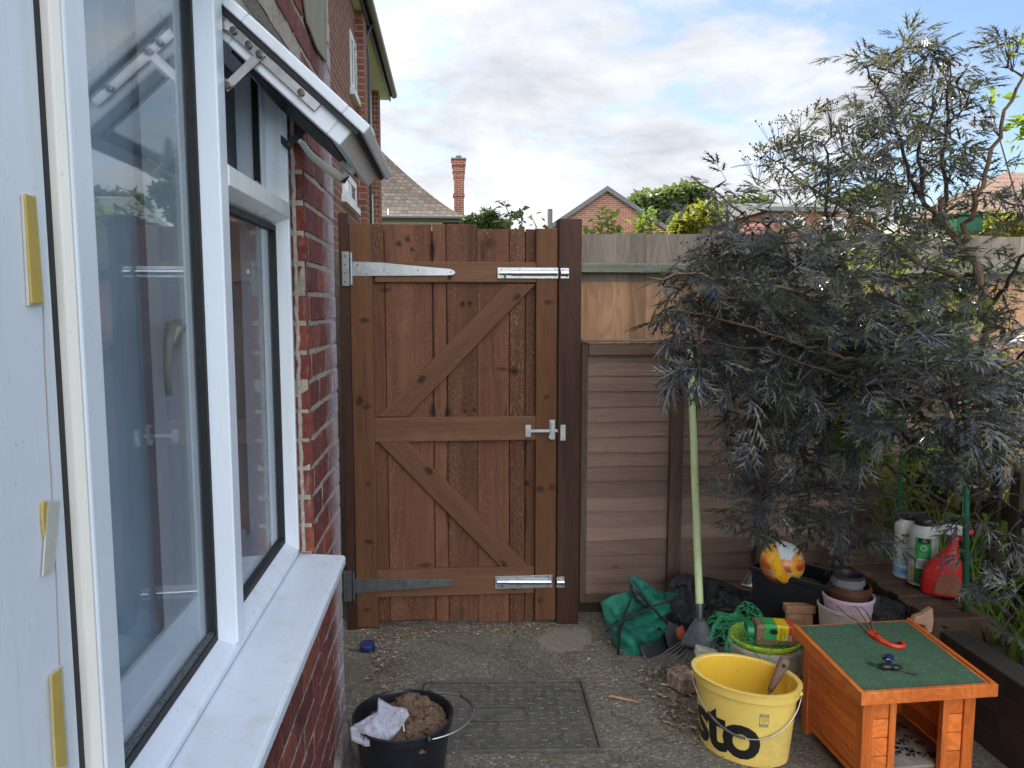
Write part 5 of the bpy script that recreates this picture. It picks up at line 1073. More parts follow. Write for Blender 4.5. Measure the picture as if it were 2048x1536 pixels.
# ------------------------------------------------------------ cream bucket, lime basin, netting, jar
c = onz(1530, 1272, .232); cW = Vector((c.x, c.y, 0))
m = MB(); cup(m, cW, .108, .130, .215, rim=.008, inner=.2); tag(m.build('cream_bucket', MT['white_cream'], smooth=True, auto=35), 'stained cream bucket behind the yellow one', 'bucket')
m = MB(); m.lathe([(.05, .130), (.10, .140), (.122, .215), (.1345, .2285), (.1345, .236), (.129, .239), (.116, .226), (.096, .150), (.01, .145)], cW, 60); tag(m.build('lime_basin', MT['lime'], smooth=True, auto=35), 'lime green basin rim nested in the cream bucket', 'basin')
jar = thing('feed_jar', 'clear jar of brown granules with green and yellow label lying on netting', 'jar', tuple(cW+Vector((.07, -.05, .23))))
ja, jb_ = at(1507, 1262, cW.y-.02), at(1600, 1268, cW.y-.045); jd = (jb_-ja).normalized(); jl = (jb_-ja).length; js = jd.cross(ZV).normalized(); ju = js.cross(jd).normalized()
def JP(a, b, c_): return ja+jd*a+js*b+ju*c_
def jbox(mb, a0, a1, b0, b1, c0, c1): return mb.add([JP(*p) for p in [(a0,b0,c0),(a1,b0,c0),(a1,b1,c0),(a0,b1,c0),(a0,b0,c1),(a1,b0,c1),(a1,b1,c1),(a0,b1,c1)]], [(0,1,2,3),(7,6,5,4),(0,4,5,1),(1,5,6,2),(2,6,7,3),(3,7,4,0)])
hw = .043
m = MB(); jbox(m, 0, jl+.012, -hw, hw, -hw, hw); m.build('body', MT['seeds'], jar, bevel=.010, seg=3)
m = MB(); m.lathe([(.034, 0), (.036, .002), (.036, .026), (.033, .028)], JP(-.003, 0, 0), 24, rot=Matrix((js, ju, -jd)).transposed()); m.build('lid', MT['lid_green'], jar, smooth=True, auto=40)
def lab(name, a0, a1, mat, c0=-.012, c1=.041, par=jar): 
    m = MB(); e_ = .0012; vs = [JP(a0, hw+e_, c0), JP(a1, hw+e_, c0), JP(a1, hw+e_, .036), JP(a0, hw+e_, .036), JP(a1, .036, hw+e_), JP(a0, .036, hw+e_), JP(a1, -.03, hw+e_), JP(a0, -.03, hw+e_)]
    m.add(vs, [(0, 1, 2, 3), (3, 2, 4, 5), (5, 4, 6, 7)]); return m.build(name, MT[mat], par)
flip = 1 if js.y < 0 else -1
js_ = js if js.y < 0 else -js
def JQ(a, b, c_): return ja+jd*a+js_*b+ju*c_
JP2 = JP; JP = JQ
l1 = lab('label', .030, .075, 'label_green'); l2 = lab('label', .0752, .118, 'label_yellow'); l3 = lab('label', .1182, .145, 'label_red')
JW = lambda a, c_: JQ(a, hw+.0022, c_)
def flat(mb, pts): mb.add([JW(*p) for p in pts], [tuple(range(len(pts)))])
m = MB(); flat(m, [(.062+.016*math.cos(k*.4), .020+.011*math.sin(k*.4)) for k in range(16)]); m.build('label_emblem', MT['black_ink'], l1)
m = MB(); text_mesh(m, 'All Purpose', .011, lambda u, v: JQ(.090-v, hw+.0022, .012+u*.8)); text_mesh(m, 'PLANT FOOD', .006, lambda u, v: JQ(.103-v, hw+.0022, .012+u*.8)); m.build('label_text', MT['ink_green'], l2)
m = MB()
for a, b in ((.112, .004), (.112, -.006), (.126, .006), (.126, -.006)):
    flat(m, [(a+.0055*math.cos(k*.45), b+.0045*math.sin(k*.45)) for k in range(14)])
m.build('label_badges', MT['label_teal'], l3)
# netting
m = MB(); rn = random.Random(5)
def netP(u, v):
    x, y = (u-.5)*.30, (v-.5)*.24; q = Vector((u*3.1, v*3.1, 7))
    a = Vector((mn.noise(q), mn.noise(q+Vector((9, 0, 0))), mn.noise(q+Vector((0, 9, 0)))))
    b = Vector((mn.noise(q*3), mn.noise(q*3+Vector((5, 0, 0))), mn.noise(q*3+Vector((0, 5, 0)))))
    h = .10*math.exp(-(((u-.28)/.30)**2+((v-.62)/.35)**2))
    return cW+Vector((-.035+x*.95, .02+y, .222+h))+a*.07+b*.03
NU, NV = 26, 22
for i in range(NU+1): m.tube([netP(i/NU, k/60) for k in range(61)], .00085, 4, cap=False)
for j in range(NV+1): m.tube([netP(k/60, j/NV) for k in range(61)], .00085, 4, cap=False)
for k in range(26):
    a = rn.uniform(2.2, 5.6); p = cW+Vector((.13*math.cos(a), .13*math.sin(a), .240)); pts = [p]; d = Vector((math.cos(a)*.5+rn.uniform(-.4, .4), math.sin(a)*.3+rn.uniform(-.4, .2), rn.uniform(.1, .8)))
    for s_ in range(9): d = d+Vector((rn.uniform(-.3, .3), rn.uniform(-.3, .3), -.17)); pts.append(pts[-1]+d*.014)
    m.tube(pts, .0008, 4, cap=False)
tag(m.build('garden_netting', MT['net_green'], smooth=True), 'tangled bright green plastic netting spilling from the lime basin', 'netting')
# ------------------------------------------------------------ black tub, ball, tray
A_, B_ = Vector((1.275, 3.10, 0)), Vector((1.47, 2.86, 0)); dT = (B_-A_).normalized(); nT = Vector((dT.y, -dT.x, 0)); nT = -nT if nT.x < 0 else nT; LT = .34; DT = .20; HT = .392
tub = thing('black_planter_trough', 'deep black plastic planter trough with a ball resting on it', 'planter', tuple(A_+dT*LT/2+nT*DT/2))
def TP(a, b, z): 
    k = .88+.12*z/HT; return A_+dT*(LT/2+(a-.5)*LT*k)+nT*(DT/2+(b-.5)*DT*k)+Vector((0, 0, z))
m = MB(); rim = [(0, 0), (1, 0), (1, 1), (0, 1)]
def ring_(z, e): return [TP(a+(e if a else -e), b+(e*1.6 if b else -e*1.6), z) for a, b in rim]
rs = [ring_(0, 0), ring_(HT-.022, 0), ring_(HT-.022, .025), ring_(HT, .025), ring_(HT, -.012), ring_(HT*.80, -.014)]
for q in rs: m.v += q
for i in range(len(rs)-1):
    for j in range(4): m.f.append((i*4+j, i*4+(j+1)%4, (i+1)*4+(j+1)%4, (i+1)*4+j)); m.m.append(0)
m.f += [(3, 2, 1, 0), (20, 21, 22, 23)]; m.m += [0, 0]; m.build('body', MT['bucket_black'], tub, bevel=.006, seg=3)
m = MB(); cc = sum(rs[5], Vector())/4
for i in range(9):
    for j in range(9): q = rs[5][0].lerp(rs[5][1], i/8).lerp(rs[5][3].lerp(rs[5][2], i/8), j/8); m.v.append(q+Vector((0, 0, .012+.02*mn.noise(q*30))))
for i in range(8):
    for j in range(8): a = i*9+j; m.f.append((a, a+1, a+10, a+9)); m.m.append(0)
m.build('compost', MT['soil'], tub, smooth=True)
bc = at(1564, 1126, 3.04); m = MB(); m.sphere(bc, .0905, 48, 32); o = m.build('toy_ball', MT['ball_skin'], smooth=True); tag(o, 'orange, yellow and white patterned ball sitting on the black trough', 'ball')
ty = thing('metal_tray', 'small dull metal tray leaning left of the black trough', 'tray', tuple(at(1505, 1175, 3.22)))
P4 = [at(1501, 1136, 3.26), at(1530, 1146, 3.18), at(1524, 1180, 3.10), at(1482, 1168, 3.16)]; cen = sum(P4, Vector())/4; nn_ = (P4[1]-P4[0]).cross(P4[3]-P4[0]).normalized(); nn_ = nn_ if nn_.z > 0 else -nn_
m = MB(); inn = [cen+(p-cen)*.80-nn_*.016 for p in P4]; lip = [cen+(p-cen)*.90 for p in P4]; und = [p-nn_*.0025 for p in P4]; inb = [p-nn_*.002 for p in inn]
m.v += P4+lip+inn+und+inb
for j in range(4): k = (j+1)%4; m.f += [(j, k, 4+k, 4+j), (4+j, 4+k, 8+k, 8+j), (12+j, 16+j, 16+k, 12+k), (j, 12+j, 12+k, k)]; m.m += [0]*4
m.f += [(8, 9, 10, 11), (19, 18, 17, 16)]; m.m += [0, 0]; m.build('dish', MT['steel'], ty, bevel=.001)
# ------------------------------------------------------------ rake leaning on the panel
ra, rb = at(1380, 684, FY-.035), at(1399, 1213, 3.0)
rk = thing('leaf_rake', 'leaf rake with long pale green pole leaning on the lap panel', 'rake', (rb.x, rb.y, .0))
m = MB(); n_ = 30; m.tube([ra.lerp(rb, .055+.945*k/n_)+Vector((.0006*math.sin(k*.7), 0, 0)) for k in range(n_+1)], .0160, 20); m.build('pole', MT['rake_pole'], rk, smooth=True, auto=50)
m = MB(); m.tube([ra, ra.lerp(rb, .054)], .0170, 20); m.build('grip', MT['rake_grip'], rk, smooth=True, auto=50)
dv = (rb-ra).normalized(); m = MB(); m.tube([rb-dv*.01, rb+dv*.045, rb+dv*.06], [.0175, .014, .011], 16); m.build('ferrule', MT['rake_metal'], rk, smooth=True, auto=50)
hd0 = rb+dv*.045; fw = Vector((-.10, -.30, -.94)).normalized(); sd_ = Vector((.97, -.22, .16)).normalized(); sd_ = (sd_-fw*sd_.dot(fw)).normalized(); up_ = sd_.cross(fw); up_ = up_ if up_.y < 0 else -up_; up_ = -up_
m = MB(); nA, nB = 14, 10
for j in range(nB+1):
    for i in range(nA+1):
        t = j/nB; a = (i/nA-.5)*2; wd = .014+.064*t**.8; m.v.append(hd0+fw*(.125*t-.012*t*a*a)+sd_*a*wd+up_*(-.014*(1-a*a)*(.4+.6*t)))
for j in range(nB):
    for i in range(nA): a = j*(nA+1)+i; m.f.append((a, a+1, a+nA+2, a+nA+1)); m.m.append(0)
hh2 = m.build('head_plate', MT['rake_metal'], rk, smooth=True); sm = hh2.modifiers.new('solid', 'SOLIDIFY'); sm.thickness = .002
ends = []
for i in range(13):
    a = (i/12-.5)*2; s0 = hd0+fw*(.112-.012*a*a)+sd_*a*.070; d = (fw+sd_*a*.75).normalized(); L3 = .17+.02*(1-abs(a))+(.06 if a < -.2 else 0); e_ = s0+d*L3
    e_.z = max(e_.z, .035); e2 = Vector((e_.x, e_.y-.018, max(.004, e_.z-.03)))
    m = MB(); m.tube([s0, s0.lerp(e_, .5)+Vector((0, 0, .004)), e_, e2], [.0030, .0028, .0026, .002], 6); m.build('tine', MT['rake_metal'], rk, smooth=True); ends.append(s0+d*L3*.52)
m = MB(); m.tube(ends, .0055, 8); m.build('brace_bar', MT['rake_metal'], rk, smooth=True)
# ------------------------------------------------------------ green sack, dark sheets and scraps
c, ol = pxoutline([(1203, 1212), (1225, 1200), (1262, 1190), (1300, 1196), (1338, 1205), (1346, 1225), (1330, 1240), (1335, 1262), (1300, 1290), (1290, 1322), (1245, 1326), (1232, 1300), (1210, 1250)], 3.22)
bgn = thing('garden_sack', 'crumpled green woven garden sack with black straps by the gate post', 'sack', (c.x, c.y, 0))
tlt = Vector((0, .32, .95)).normalized(); nS = Vector((0, -.95, .32)).normalized(); crumple('sack_body', ol, c+Vector((0, .0, .01)), XV, tlt, nS, .055, MT['bag_green'], 5, .026, 6, parent=bgn, soft=1, back=.6, rings=70, seg=260)
c2, ol2 = pxoutline([(1259, 1158), (1268, 1153), (1286, 1160), (1305, 1176), (1325, 1184), (1358, 1186), (1352, 1196), (1322, 1210), (1300, 1212), (1284, 1200), (1266, 1180)], 3.25)
crumple('sack_flap', ol2, c2, XV, tlt, nS, .022, MT['bag_green'], 9, .014, 9, parent=bgn, soft=1, back=.3, rings=40, seg=180)
c3, ol3 = pxoutline([(1258, 1160), (1262, 1156), (1272, 1168), (1292, 1196), (1300, 1212), (1290, 1216), (1272, 1200), (1260, 1180)], 3.20)
crumple('sack_inside_shade', ol3, c3, XV, tlt, nS, .010, MT['sack_shade_dark'], 3, .006, 9, parent=bgn, soft=1, back=.3, rings=20, seg=90)  # dark piece painted as the shade inside the sack mouth
def strap(px, Y, r=.006, nm='strap', mat='strap_black', par=None):
    m = MB(); P = [at(x, y, Y) for x, y in px]; Q = []
    for i in range(len(P)-1):
        for k in range(5): Q.append(P[i].lerp(P[i+1], k/5)+Vector((0, -.004*math.sin(math.pi*k/5), 0)))
    Q.append(P[-1]); m.tube(Q, r, 8); return m.build(nm, MT[mat], par, smooth=True)
for px in ([(1212, 1262), (1242, 1243), (1300, 1215), (1352, 1192)], [(1262, 1196), (1250, 1225), (1240, 1262), (1236, 1310)], [(1272, 1180), (1295, 1205), (1335, 1248)]): strap(px, 3.135, .0055, par=bgn)
m = MB(); q = at(1319, 1258, 3.14); m.lathe([(.008, -.004), (.008, .004)], q, 14, rot=Matrix.Rotation(rad(90), 3, 'X')); m.build('eyelet', MT['black_ink'], bgn)
def blob(name, px, Y, thick, mat, lab, cat, seed, amp=.02, fr=9, lean=.15, **k):
    c, ol = pxoutline(px, Y); u = Vector((0, lean, 1)).normalized(); nn_ = Vector((0, -1, lean)).normalized()
    o = crumple(name, ol, c, XV, u, nn_, thick, MT[mat], seed, amp, fr, **k); return tag(o, lab, cat)
blob('black_plastic_sheet', [(1345, 1160), (1372, 1148), (1440, 1162), (1530, 1200), (1535, 1270), (1420, 1290), (1350, 1240), (1325, 1200)], 3.38, .06, 'black_sheet', 'black plastic sheet heaped along the fence behind the rake', 'plastic sheet', 2, .045, 6)
blob('black_plastic_bag', [(1335, 1205), (1365, 1190), (1400, 1215), (1440, 1250), (1450, 1310), (1390, 1330), (1340, 1290)], 3.24, .05, 'black_sheet', 'crumpled black plastic bag just behind the rake head', 'plastic bag', 8, .04, 10)
blob('black_tarpaulin', [(1690, 1190), (1730, 1180), (1800, 1206), (1870, 1230), (1905, 1262), (1880, 1310), (1820, 1320), (1760, 1260)], 2.80, .05, 'black_sheet', 'black tarpaulin slumped between stacked pots and brick wall', 'tarpaulin', 12, .02, 6, lean=1.2)
blob('black_pond_liner', [(1640, 1150), (1700, 1165), (1790, 1190), (1800, 1240), (1700, 1260), (1640, 1240)], 3.14, .06, 'black_sheet', 'black liner behind the stacked pots and trough', 'liner', 15, .03, 6)
def plate(name, px, Y0s, th, mat, lab, cat):
    P = [at(x, y, Y) for (x, y), Y in zip(px, Y0s)]; nn_ = (P[1]-P[0]).cross(P[-1]-P[0]).normalized(); nn_ = nn_ if nn_.y < 0 else -nn_
    m = MB(); m.prism(P, -nn_*th); return tag(m.build(name, MT[mat], bevel=.0015), lab, cat)
plate('dark_board', [(1280, 1290), (1328, 1262), (1345, 1315), (1312, 1348), (1292, 1335)], [3.12, 3.22, 3.14, 3.04, 3.06], .008, 'slate', 'dark rubbery board leaning in front of the green sack', 'board')
plate('dark_board', [(1322, 1236), (1356, 1250), (1362, 1310), (1345, 1330)], [3.20, 3.18, 3.12, 3.10], .006, 'slate', 'smaller dark board half hidden behind the terracotta shard', 'board')
plate('terracotta_shard', [(1353, 1256), (1365, 1250), (1371, 1264), (1366, 1282), (1357, 1272)], [3.08, 3.10, 3.08, 3.04, 3.05], .012, 'terracotta', 'small orange terracotta shard beside the rake head', 'shard')
m = MB(); c = onz(1374, 1388, 0); rb_ = Matrix.Rotation(rad(22), 3, 'Z'); m.obox(c+Vector((0, .04, .036)), (.092, .11, .066), rb_); 
o = tag(m.build('broken_brick', MT['old_brick'], bevel=.008, seg=3), 'mortar covered old brick under the rake tines', 'brick')
m = MB(); c = at(1412, 1306, 2.86); m.obox(c, (.085, .05, .036), Matrix.Rotation(rad(14), 3, 'Y')@Matrix.Rotation(rad(-8), 3, 'Z')); m.obox(Vector((c.x, c.y+.02, (c.z-.02)/2)), (.06, .03, c.z-.022), Matrix.Identity(3)); tag(m.build('white_block', MT['pot_cream'], bevel=.006), 'dirty white block behind the yellow bucket rim', 'block')
m = MB(); c = onz(1650, 1400, 0); m.obox(Vector((cW.x+.20, cW.y+.14, .28)), (.12, .05, .03), Matrix.Rotation(rad(-6), 3, 'Z')); m.obox(Vector((cW.x+.20, cW.y+.14, .13)), (.10, .04, .262), Matrix.Rotation(rad(-6), 3, 'Z')); tag(m.build('wooden_offcut', MT['close_new'], bevel=.003), 'pale wooden offcut between jar and stacked pots', 'offcut')
# stones by the wall
def stone(px, Y, th, mat, lab, seed):
    P = [at(x, y, Y) for x, y in px]; c = sum(P, Vector())/len(P); m = MB()
    m.prism(P, (0, th, 0)); o = m.build('stone', MT[mat], bevel=.007, seg=3); return tag(o, lab, 'stone')
stone([(1826, 1245), (1832, 1234), (1846, 1230), (1867, 1216), (1869, 1240), (1866, 1266), (1856, 1269), (1850, 1252), (1838, 1250)], 2.58, .03, 'stone_tan', 'pale tan heart-shaped stone standing against the dark tarpaulin', 1)
stone([(1874, 1255), (1880, 1246), (1898, 1250), (1903, 1264), (1885, 1268)], 2.60, .04, 'stone_grey', 'small grey stone right of the tan stone', 2)
# ------------------------------------------------------------ bottles on the wall
WZ = .352
def bottle_base(px, py): p = onz(px, py, WZ); return Vector((p.x, p.y, WZ))
b1 = bottle_base(1813, 1151); b2 = bottle_base(1843, 1166)
def slugbottle(c, name, lab):
    t = thing(name, lab, 'bottle', tuple(c)); r = .054; m = MB()
    m.lathe([(r*.94, 0), (r, .005), (r, .215), (r*.97, .228), (r*.62, .252), (r*.60, .258)], c, 40); m.build('body', MT['bottle_white'], t, smooth=True, auto=40)
    m = MB(); prof = [(r*.70, .250), (r*.72, .253), (r*.72, .272), (r*.66, .277), (r*.1, .278)]; m.lathe(prof, c, 40); m.build('cap', MT['cap_black'], t, smooth=True, auto=40); return t, r
def onb(c, r, th, u, v, out=.0008): a = th+u/r; return c+Vector(((r+out)*math.cos(a), (r+out)*math.sin(a), v))
def cpatch(mb, c, r, th, u0, u1, v0, v1, out=.0006, n=12):
    vs = [onb(c, r, th, u0+(u1-u0)*k/n, v, out) for v in (v0, v1) for k in range(n+1)]; mb.add(vs, [(k, k+1, n+2+k, n+1+k) for k in range(n)])
t1, r_ = slugbottle(b1, 'slug_pellet_bottle', 'white round bottle with red and black text, behind the green labelled one'); th = math.atan2(-b1.y, -b1.x)-.12
m = MB(); text_mesh(m, 'wilko', .024, lambda u, v: onb(b1, r_, th, u+.004, v+.188), bold=.0006, cuts=.006); l_ = m.build('brand_text', MT['black_ink'], t1)
m = MB(); text_mesh(m, 'slug', .024, lambda u, v: onb(b1, r_, th, u+.002, v+.170), bold=.0006, cuts=.006); m.build('product_text', MT['ink_red'], t1)
m = MB()
for k in range(3): text_mesh(m, 'protects plants', .0085, lambda u, v: onb(b1, r_, th, u+.004, v+.153-k*.009), cuts=.006)
cpatch(m, b1, r_, th, -.03, .03, .060, .0622); cpatch(m, b1, r_, th, .0, .03, .118, .1195)
m.build('small_text', MT['ink_grey'], t1)
m = MB(); cpatch(m, b1, r_, th, -.07, .07, .063, .092, n=24); m.build('picture_band', MT['label_teal'], t1); m = MB(); cpatch(m, b1, r_, th, -.07, .07, .016, .046, n=24); m.build('blue_band', MT['label_blue'], t1)
m = MB(); cpatch(m, b1, r_, th, -.015, .045, .026, .0285, .0012); cpatch(m, b1, r_, th, -.015, .045, .0335, .036, .0012); cpatch(m, b1, r_, th, -.016, -.0135, .026, .036, .0012); m.build('band_outline', MT['black_ink'], t1)
t2, r_ = slugbottle(b2, 'slug_pellet_bottle', 'white round bottle with a tall green label and barcode'); th = math.atan2(-b2.y, -b2.x)+.0
m = MB(); cpatch(m, b2, r_, th, -.032, .030, .012, .205); lb = m.build('label', MT['label_green'], t2)
m = MB(); cpatch(m, b2, r_, th, -.032, .030, .012, .075, .0010); m.build('lower_label', MT['label_dkgreen'], lb)
m = MB(); cpatch(m, b2, r_, th, -.020, .024, .182, .202, .0012); m.build('black_badge', MT['black_ink'], lb)
m = MB(); text_mesh(m, 'NO', .007, lambda u, v: onb(b2, r_, th, u+.002, v+.197, .0016)); text_mesh(m, 'SLUGS', .007, lambda u, v: onb(b2, r_, th, u+.002, v+.190, .0016))
n_ = 20
for r0 in (.0075, .011): 
    for k in range(n_): a, b = 2*math.pi*k/n_, 2*math.pi*(k+1)/n_; m.add([onb(b2, r_, th, .001+q*math.cos(w_), .163+q*math.sin(w_), .0014) for q, w_ in ((r0, a), (r0+.0014, a), (r0+.0014, b), (r0, b))], [(0, 1, 2, 3)])
for k in range(5): cpatch(m, b2, r_, th, -.015, .012+.004*(k % 2), .142-k*.006, .1428-k*.006, .0012, 4)
m.build('label_print', MT['label_white'], lb)
m = MB(); cpatch(m, b2, r_, th, -.022, .022, .077, .118, .0012); bcd = m.build('barcode_patch', MT['label_white'], lb); m = MB()
for k in range(9): cpatch(m, b2, r_, th, -.018, .018, .084+k*.0034, .0853+k*.0034, .0018, 6)
m.build('barcode_lines', MT['black_ink'], lb); m = MB(); cpatch(m, b2, r_, th, -.050, -.034, .006, .085, .0012); m.build('orange_stain', MT['stain_orange'], t2)
# red spray bottle
b3 = bottle_base(1884, 1188); sp = thing('spray_bottle', 'red trigger spray bottle with white nozzle and brown label', 'spray bottle', tuple(b3)); cam2 = Vector((b3.x, b3.y, 0)).normalized(); rt = Vector((cam2.y, -cam2.x, 0))
def SPt(x, d, z): return b3+rt*x+cam2*d+Vector((0, 0, z))
m = MB(); secs = [(0, .0, .075, .035), (.006, .0, .079, .038), (.05, .0, .078, .038), (.10, -.002, .068, .036), (.135, .006, .055, .033), (.165, .016, .036, .028), (.19, .024, .022, .021), (.215, .030, .016, .016), (.232, .030, .018, .018), (.24, .030, .018, .018)]
n_ = 32
for z, ox, wx, wd in secs:
    for k in range(n_):
        a = 2*math.pi*k/n_; ca, sa = math.cos(a), math.sin(a); e_ = .75; m.v.append(SPt(ox+wx*math.copysign(abs(ca)**e_, ca), wd*math.copysign(abs(sa)**e_, sa), z))
for i in range(len(secs)-1):
    for k in range(n_): m.f.append((i*n_+k, i*n_+(k+1)%n_, (i+1)*n_+(k+1)%n_, (i+1)*n_+k)); m.m.append(0)
m.f += [tuple(range(n_-1, -1, -1)), tuple((len(secs)-1)*n_+k for k in range(n_))]; m.m += [0, 0]; m.build('body', MT['spray_red'], sp, smooth=True)
m = MB(); m.prism([SPt(-.038, -.017, .262), SPt(-.020, -.017, .284), (SPt(.050, -.017, .284)), SPt(.082, -.017, .272), SPt(.082, -.017, .256), SPt(.045, -.017, .250), SPt(.012, -.017, .246)], cam2*.034); nz = m.build('nozzle_head', MT['nozzle'], sp, bevel=.004, seg=3)
m = MB(); m.prism([SPt(.046, -.010, .250), SPt(.064, -.010, .254), SPt(.066, -.010, .235), SPt(.080, -.010, .212), SPt(.072, -.010, .208), SPt(.056, -.010, .228)], cam2*.02); m.build('trigger', MT['spray_red'], nz, bevel=.003)
m = MB(); m.tube([SPt(.080, 0, .264), SPt(.094, 0, .264)], [.011, .012], 14); m.build('nozzle_tip', MT['spray_red'], nz, smooth=True, auto=40)
m = MB(); m.add([SPt(x, -.0395-(.002 if z < .08 else 0), z) for x, z in [(-.028, .012), (.066, .012), (.070, .060), (.050, .098), (-.005, .098), (-.022, .060)]], [tuple(range(6))]); m.build('label', MT['spray_orange'], sp)
# feeder, canes
fd = thing('bird_feeder', 'dark green box bird feeder hanging in the elder top', 'bird feeder', tuple(at(1926, 470, 2.9)))
m = MB(); a, b = at(1903, 428, 2.9), at(1952, 466, 2.9); m.box((a.x, 2.86, b.z), (b.x, 2.94, a.z-.012)); m.build('box', MT['feeder_green'], fd, bevel=.004)
m = MB(); m.box((a.x-.008, 2.85, a.z-.010), (b.x+.008, 2.95, a.z)); m.build('lid', MT['lid_green'], fd, bevel=.003); m = MB(); m.tube([at(1927, 428, 2.9), at(1926, 395, 2.9)], .002, 6); m.build('hanging_wire', MT['wire'], fd)
m = MB(); p0, p1 = at(1815, 640, 3.05), at(1799, 1040, 3.05); m.tube([p0, p0.lerp(p1, .5), Vector((p1.x-.002, p1.y, .22))], .008, 8); tag(m.build('garden_cane', MT['cane_green'], smooth=True), 'green plastic garden cane left of the white bottles', 'cane')
m = MB(); p0, p1 = at(1925, 560, 2.72), at(1940, 1150, 2.66); m.tube([p0, p0.lerp(p1, .5), Vector((p1.x, p1.y, .22))], .012, 8); tag(m.build('garden_cane', MT['cane_green'], smooth=True), 'thick green garden stake right of the red spray bottle', 'cane')
# fine litter on the ground
m = MB(); rl = random.Random(3)
def litter(x0, x1, y0, y1, n, smax=.011):
    for k in range(n):
        x, y = rl.uniform(x0, x1), rl.uniform(y0, y1); s_ = rl.uniform(.003, smax); a = rl.uniform(0, 6.28); w_ = s_*rl.uniform(.2, .5)
        d = Vector((math.cos(a), math.sin(a), rl.uniform(-.2, .3)))*s_; e_ = Vector((-math.sin(a), math.cos(a), rl.uniform(-.3, .3)))*w_; c = Vector((x, y, .008+rl.random()*.004)); t_ = Vector((0, 0, .0015))
        m.add([c-d-e_, c+d-e_, c+d+e_, c-d+e_, c-d*.8+t_, c+d*.9+t_, c+d*.8+e_+t_, c-d+e_*.7+t_], [(3,2,1,0),(4,5,6,7),(0,1,5,4),(1,2,6,5),(2,3,7,6),(3,0,4,7)])
litter(-.42, .5, 3.36, 3.47, 480, .008); litter(-.36, -.20, 2.5, 3.4, 420, .009); litter(.45, 1.25, 2.75, 3.4, 420, .009); litter(.75, 1.15, 2.5, 3.0, 420, .013); litter(-.3, 1.3, 2.3, 3.45, 450, .005); litter(.2, 1.2, 1.9, 2.6, 160, .004); litter(-.38, -.28, 1.9, 2.55, 120, .008)
tag(m.build('ground_litter', MT['chips_mix']), 'scattered wood chips, grit and leaf bits on the concrete', 'litter', kind='stuff')
m = MB(); q = onz(1245, 1398, .006); m.prism([q+Vector((-.05, .02, 0)), q+Vector((-.04, .03, 0)), q+Vector((.06, -.03, 0)), q+Vector((.055, -.035, 0))], (0, 0, .004)); tag(m.build('wood_splinter', MT['close_new']), 'long pale wood splinter on the concrete right of the manhole', 'splinter')
# ------------------------------------------------------------ planting
RP = random.Random(11); rg = np.random.default_rng(5)
def leaflet(L, w, lobes, lw):
    """deeply cut leaflet lying in XY, pointing +X: list of triangles"""
    T = [((0, 0, 0), (L*.45, -w, 0), (L, 0, 0)), ((0, 0, 0), (L, 0, 0), (L*.45, w, 0))]
    for i in range(lobes):
        x = L*(.14+.68*i/lobes); s_ = lw*(1-.45*abs(i/lobes-.35))
        for sg in (-1, 1): T.append(((x, 0, 0), (x+s_*.78, sg*s_*.62, -.1*s_), (x+L*.10, 0, 0))[::sg])
    return T
def elder_leaf():
    T = []; L = 1.0
    def put(tr, px, py, ang, sc):
        c, s_ = math.cos(ang), math.sin(ang)
        for t in tr: T.append([(px+sc*(x*c-y*s_), py+sc*(x*s_+y*c), z*sc) for x, y, z in t])
    base = leaflet(1, .075, 3, .40)
    put(base, .46, 0, 0, .54)
    for x, a, sc in ((.24, .85, .42), (.44, .62, .50)):
        put(base, x, 0, a, sc); put(base, x, 0, -a, sc)
    T.append([(0, -.008, 0), (.52, -.006, 0), (.52, .006, 0)]); T.append([(0, -.008, 0), (.52, .006, 0), (0, .008, 0)])
    A = np.array(T)                                                    # (n,3,3)
    r2 = A[..., 0]**2+A[..., 1]**2; A[..., 2] -= .30*r2                 # drooping arch
    return A
def simple_leaf(w=.22, fold=.06):
    A = np.array([[(0, 0, 0), (.45, -w, fold), (1, 0, 0)], [(0, 0, 0), (1, 0, 0), (.45, w, fold)]], float); A[..., 2] -= .25*A[..., 0]**2; return A
def scatter(name, tmpl, P, D, S, mat, parent=None, roll=.5, rgx=rg):
    """copies of a leaf template at points P, pointing along D, length S, in one mesh"""
    P = np.asarray(P, float); D = np.asarray(D, float); D /= np.linalg.norm(D, axis=1)[:, None]+1e-9; n_ = len(P)
    up = np.tile(np.array([0, 0, 1.0]), (n_, 1))+rgx.normal(0, roll, (n_, 3)); s_ = np.cross(up, D); s_ /= np.linalg.norm(s_, axis=1)[:, None]+1e-9; u = np.cross(D, s_)
    M_ = np.stack([D, s_, u], 2)*np.asarray(S)[:, None, None]
    V = np.einsum('nij,tkj->ntki', M_, tmpl)+P[:, None, None, :]; V = V.reshape(-1, 3)
    org = np.array(ORG.get(parent) or (0, 0, 0)) if parent is not None else P.mean(0)*np.array([1, 1, 0])
    me = bpy.data.meshes.new(name); nt = len(V)//3
    me.vertices.add(len(V)); me.vertices.foreach_set('co', (V-org).ravel()); me.loops.add(len(V)); me.loops.foreach_set('vertex_index', np.arange(len(V)))
    me.polygons.add(nt); me.polygons.foreach_set('loop_start', np.arange(nt)*3); me.polygons.foreach_set('loop_total', np.full(nt, 3)); me.materials.append(mat); me.update(); me.validate()
    o = bpy.data.objects.new(name, me); C.collection.objects.link(o)
    if parent is not None: o.parent = parent
    else: o.location = org
    ORG[o] = tuple(org); return o
def densify(P, step=.03, jit=.006, rr=RP):
    Q = [P[0]]
    for a, b in zip(P[:-1], P[1:]):
        k = max(1, int((b-a).length/step))
        for i in range(1, k+1): Q.append(a.lerp(b, i/k)+Vector((rr.gauss(0, jit), rr.gauss(0, jit), rr.gauss(0, jit))))
    return Q
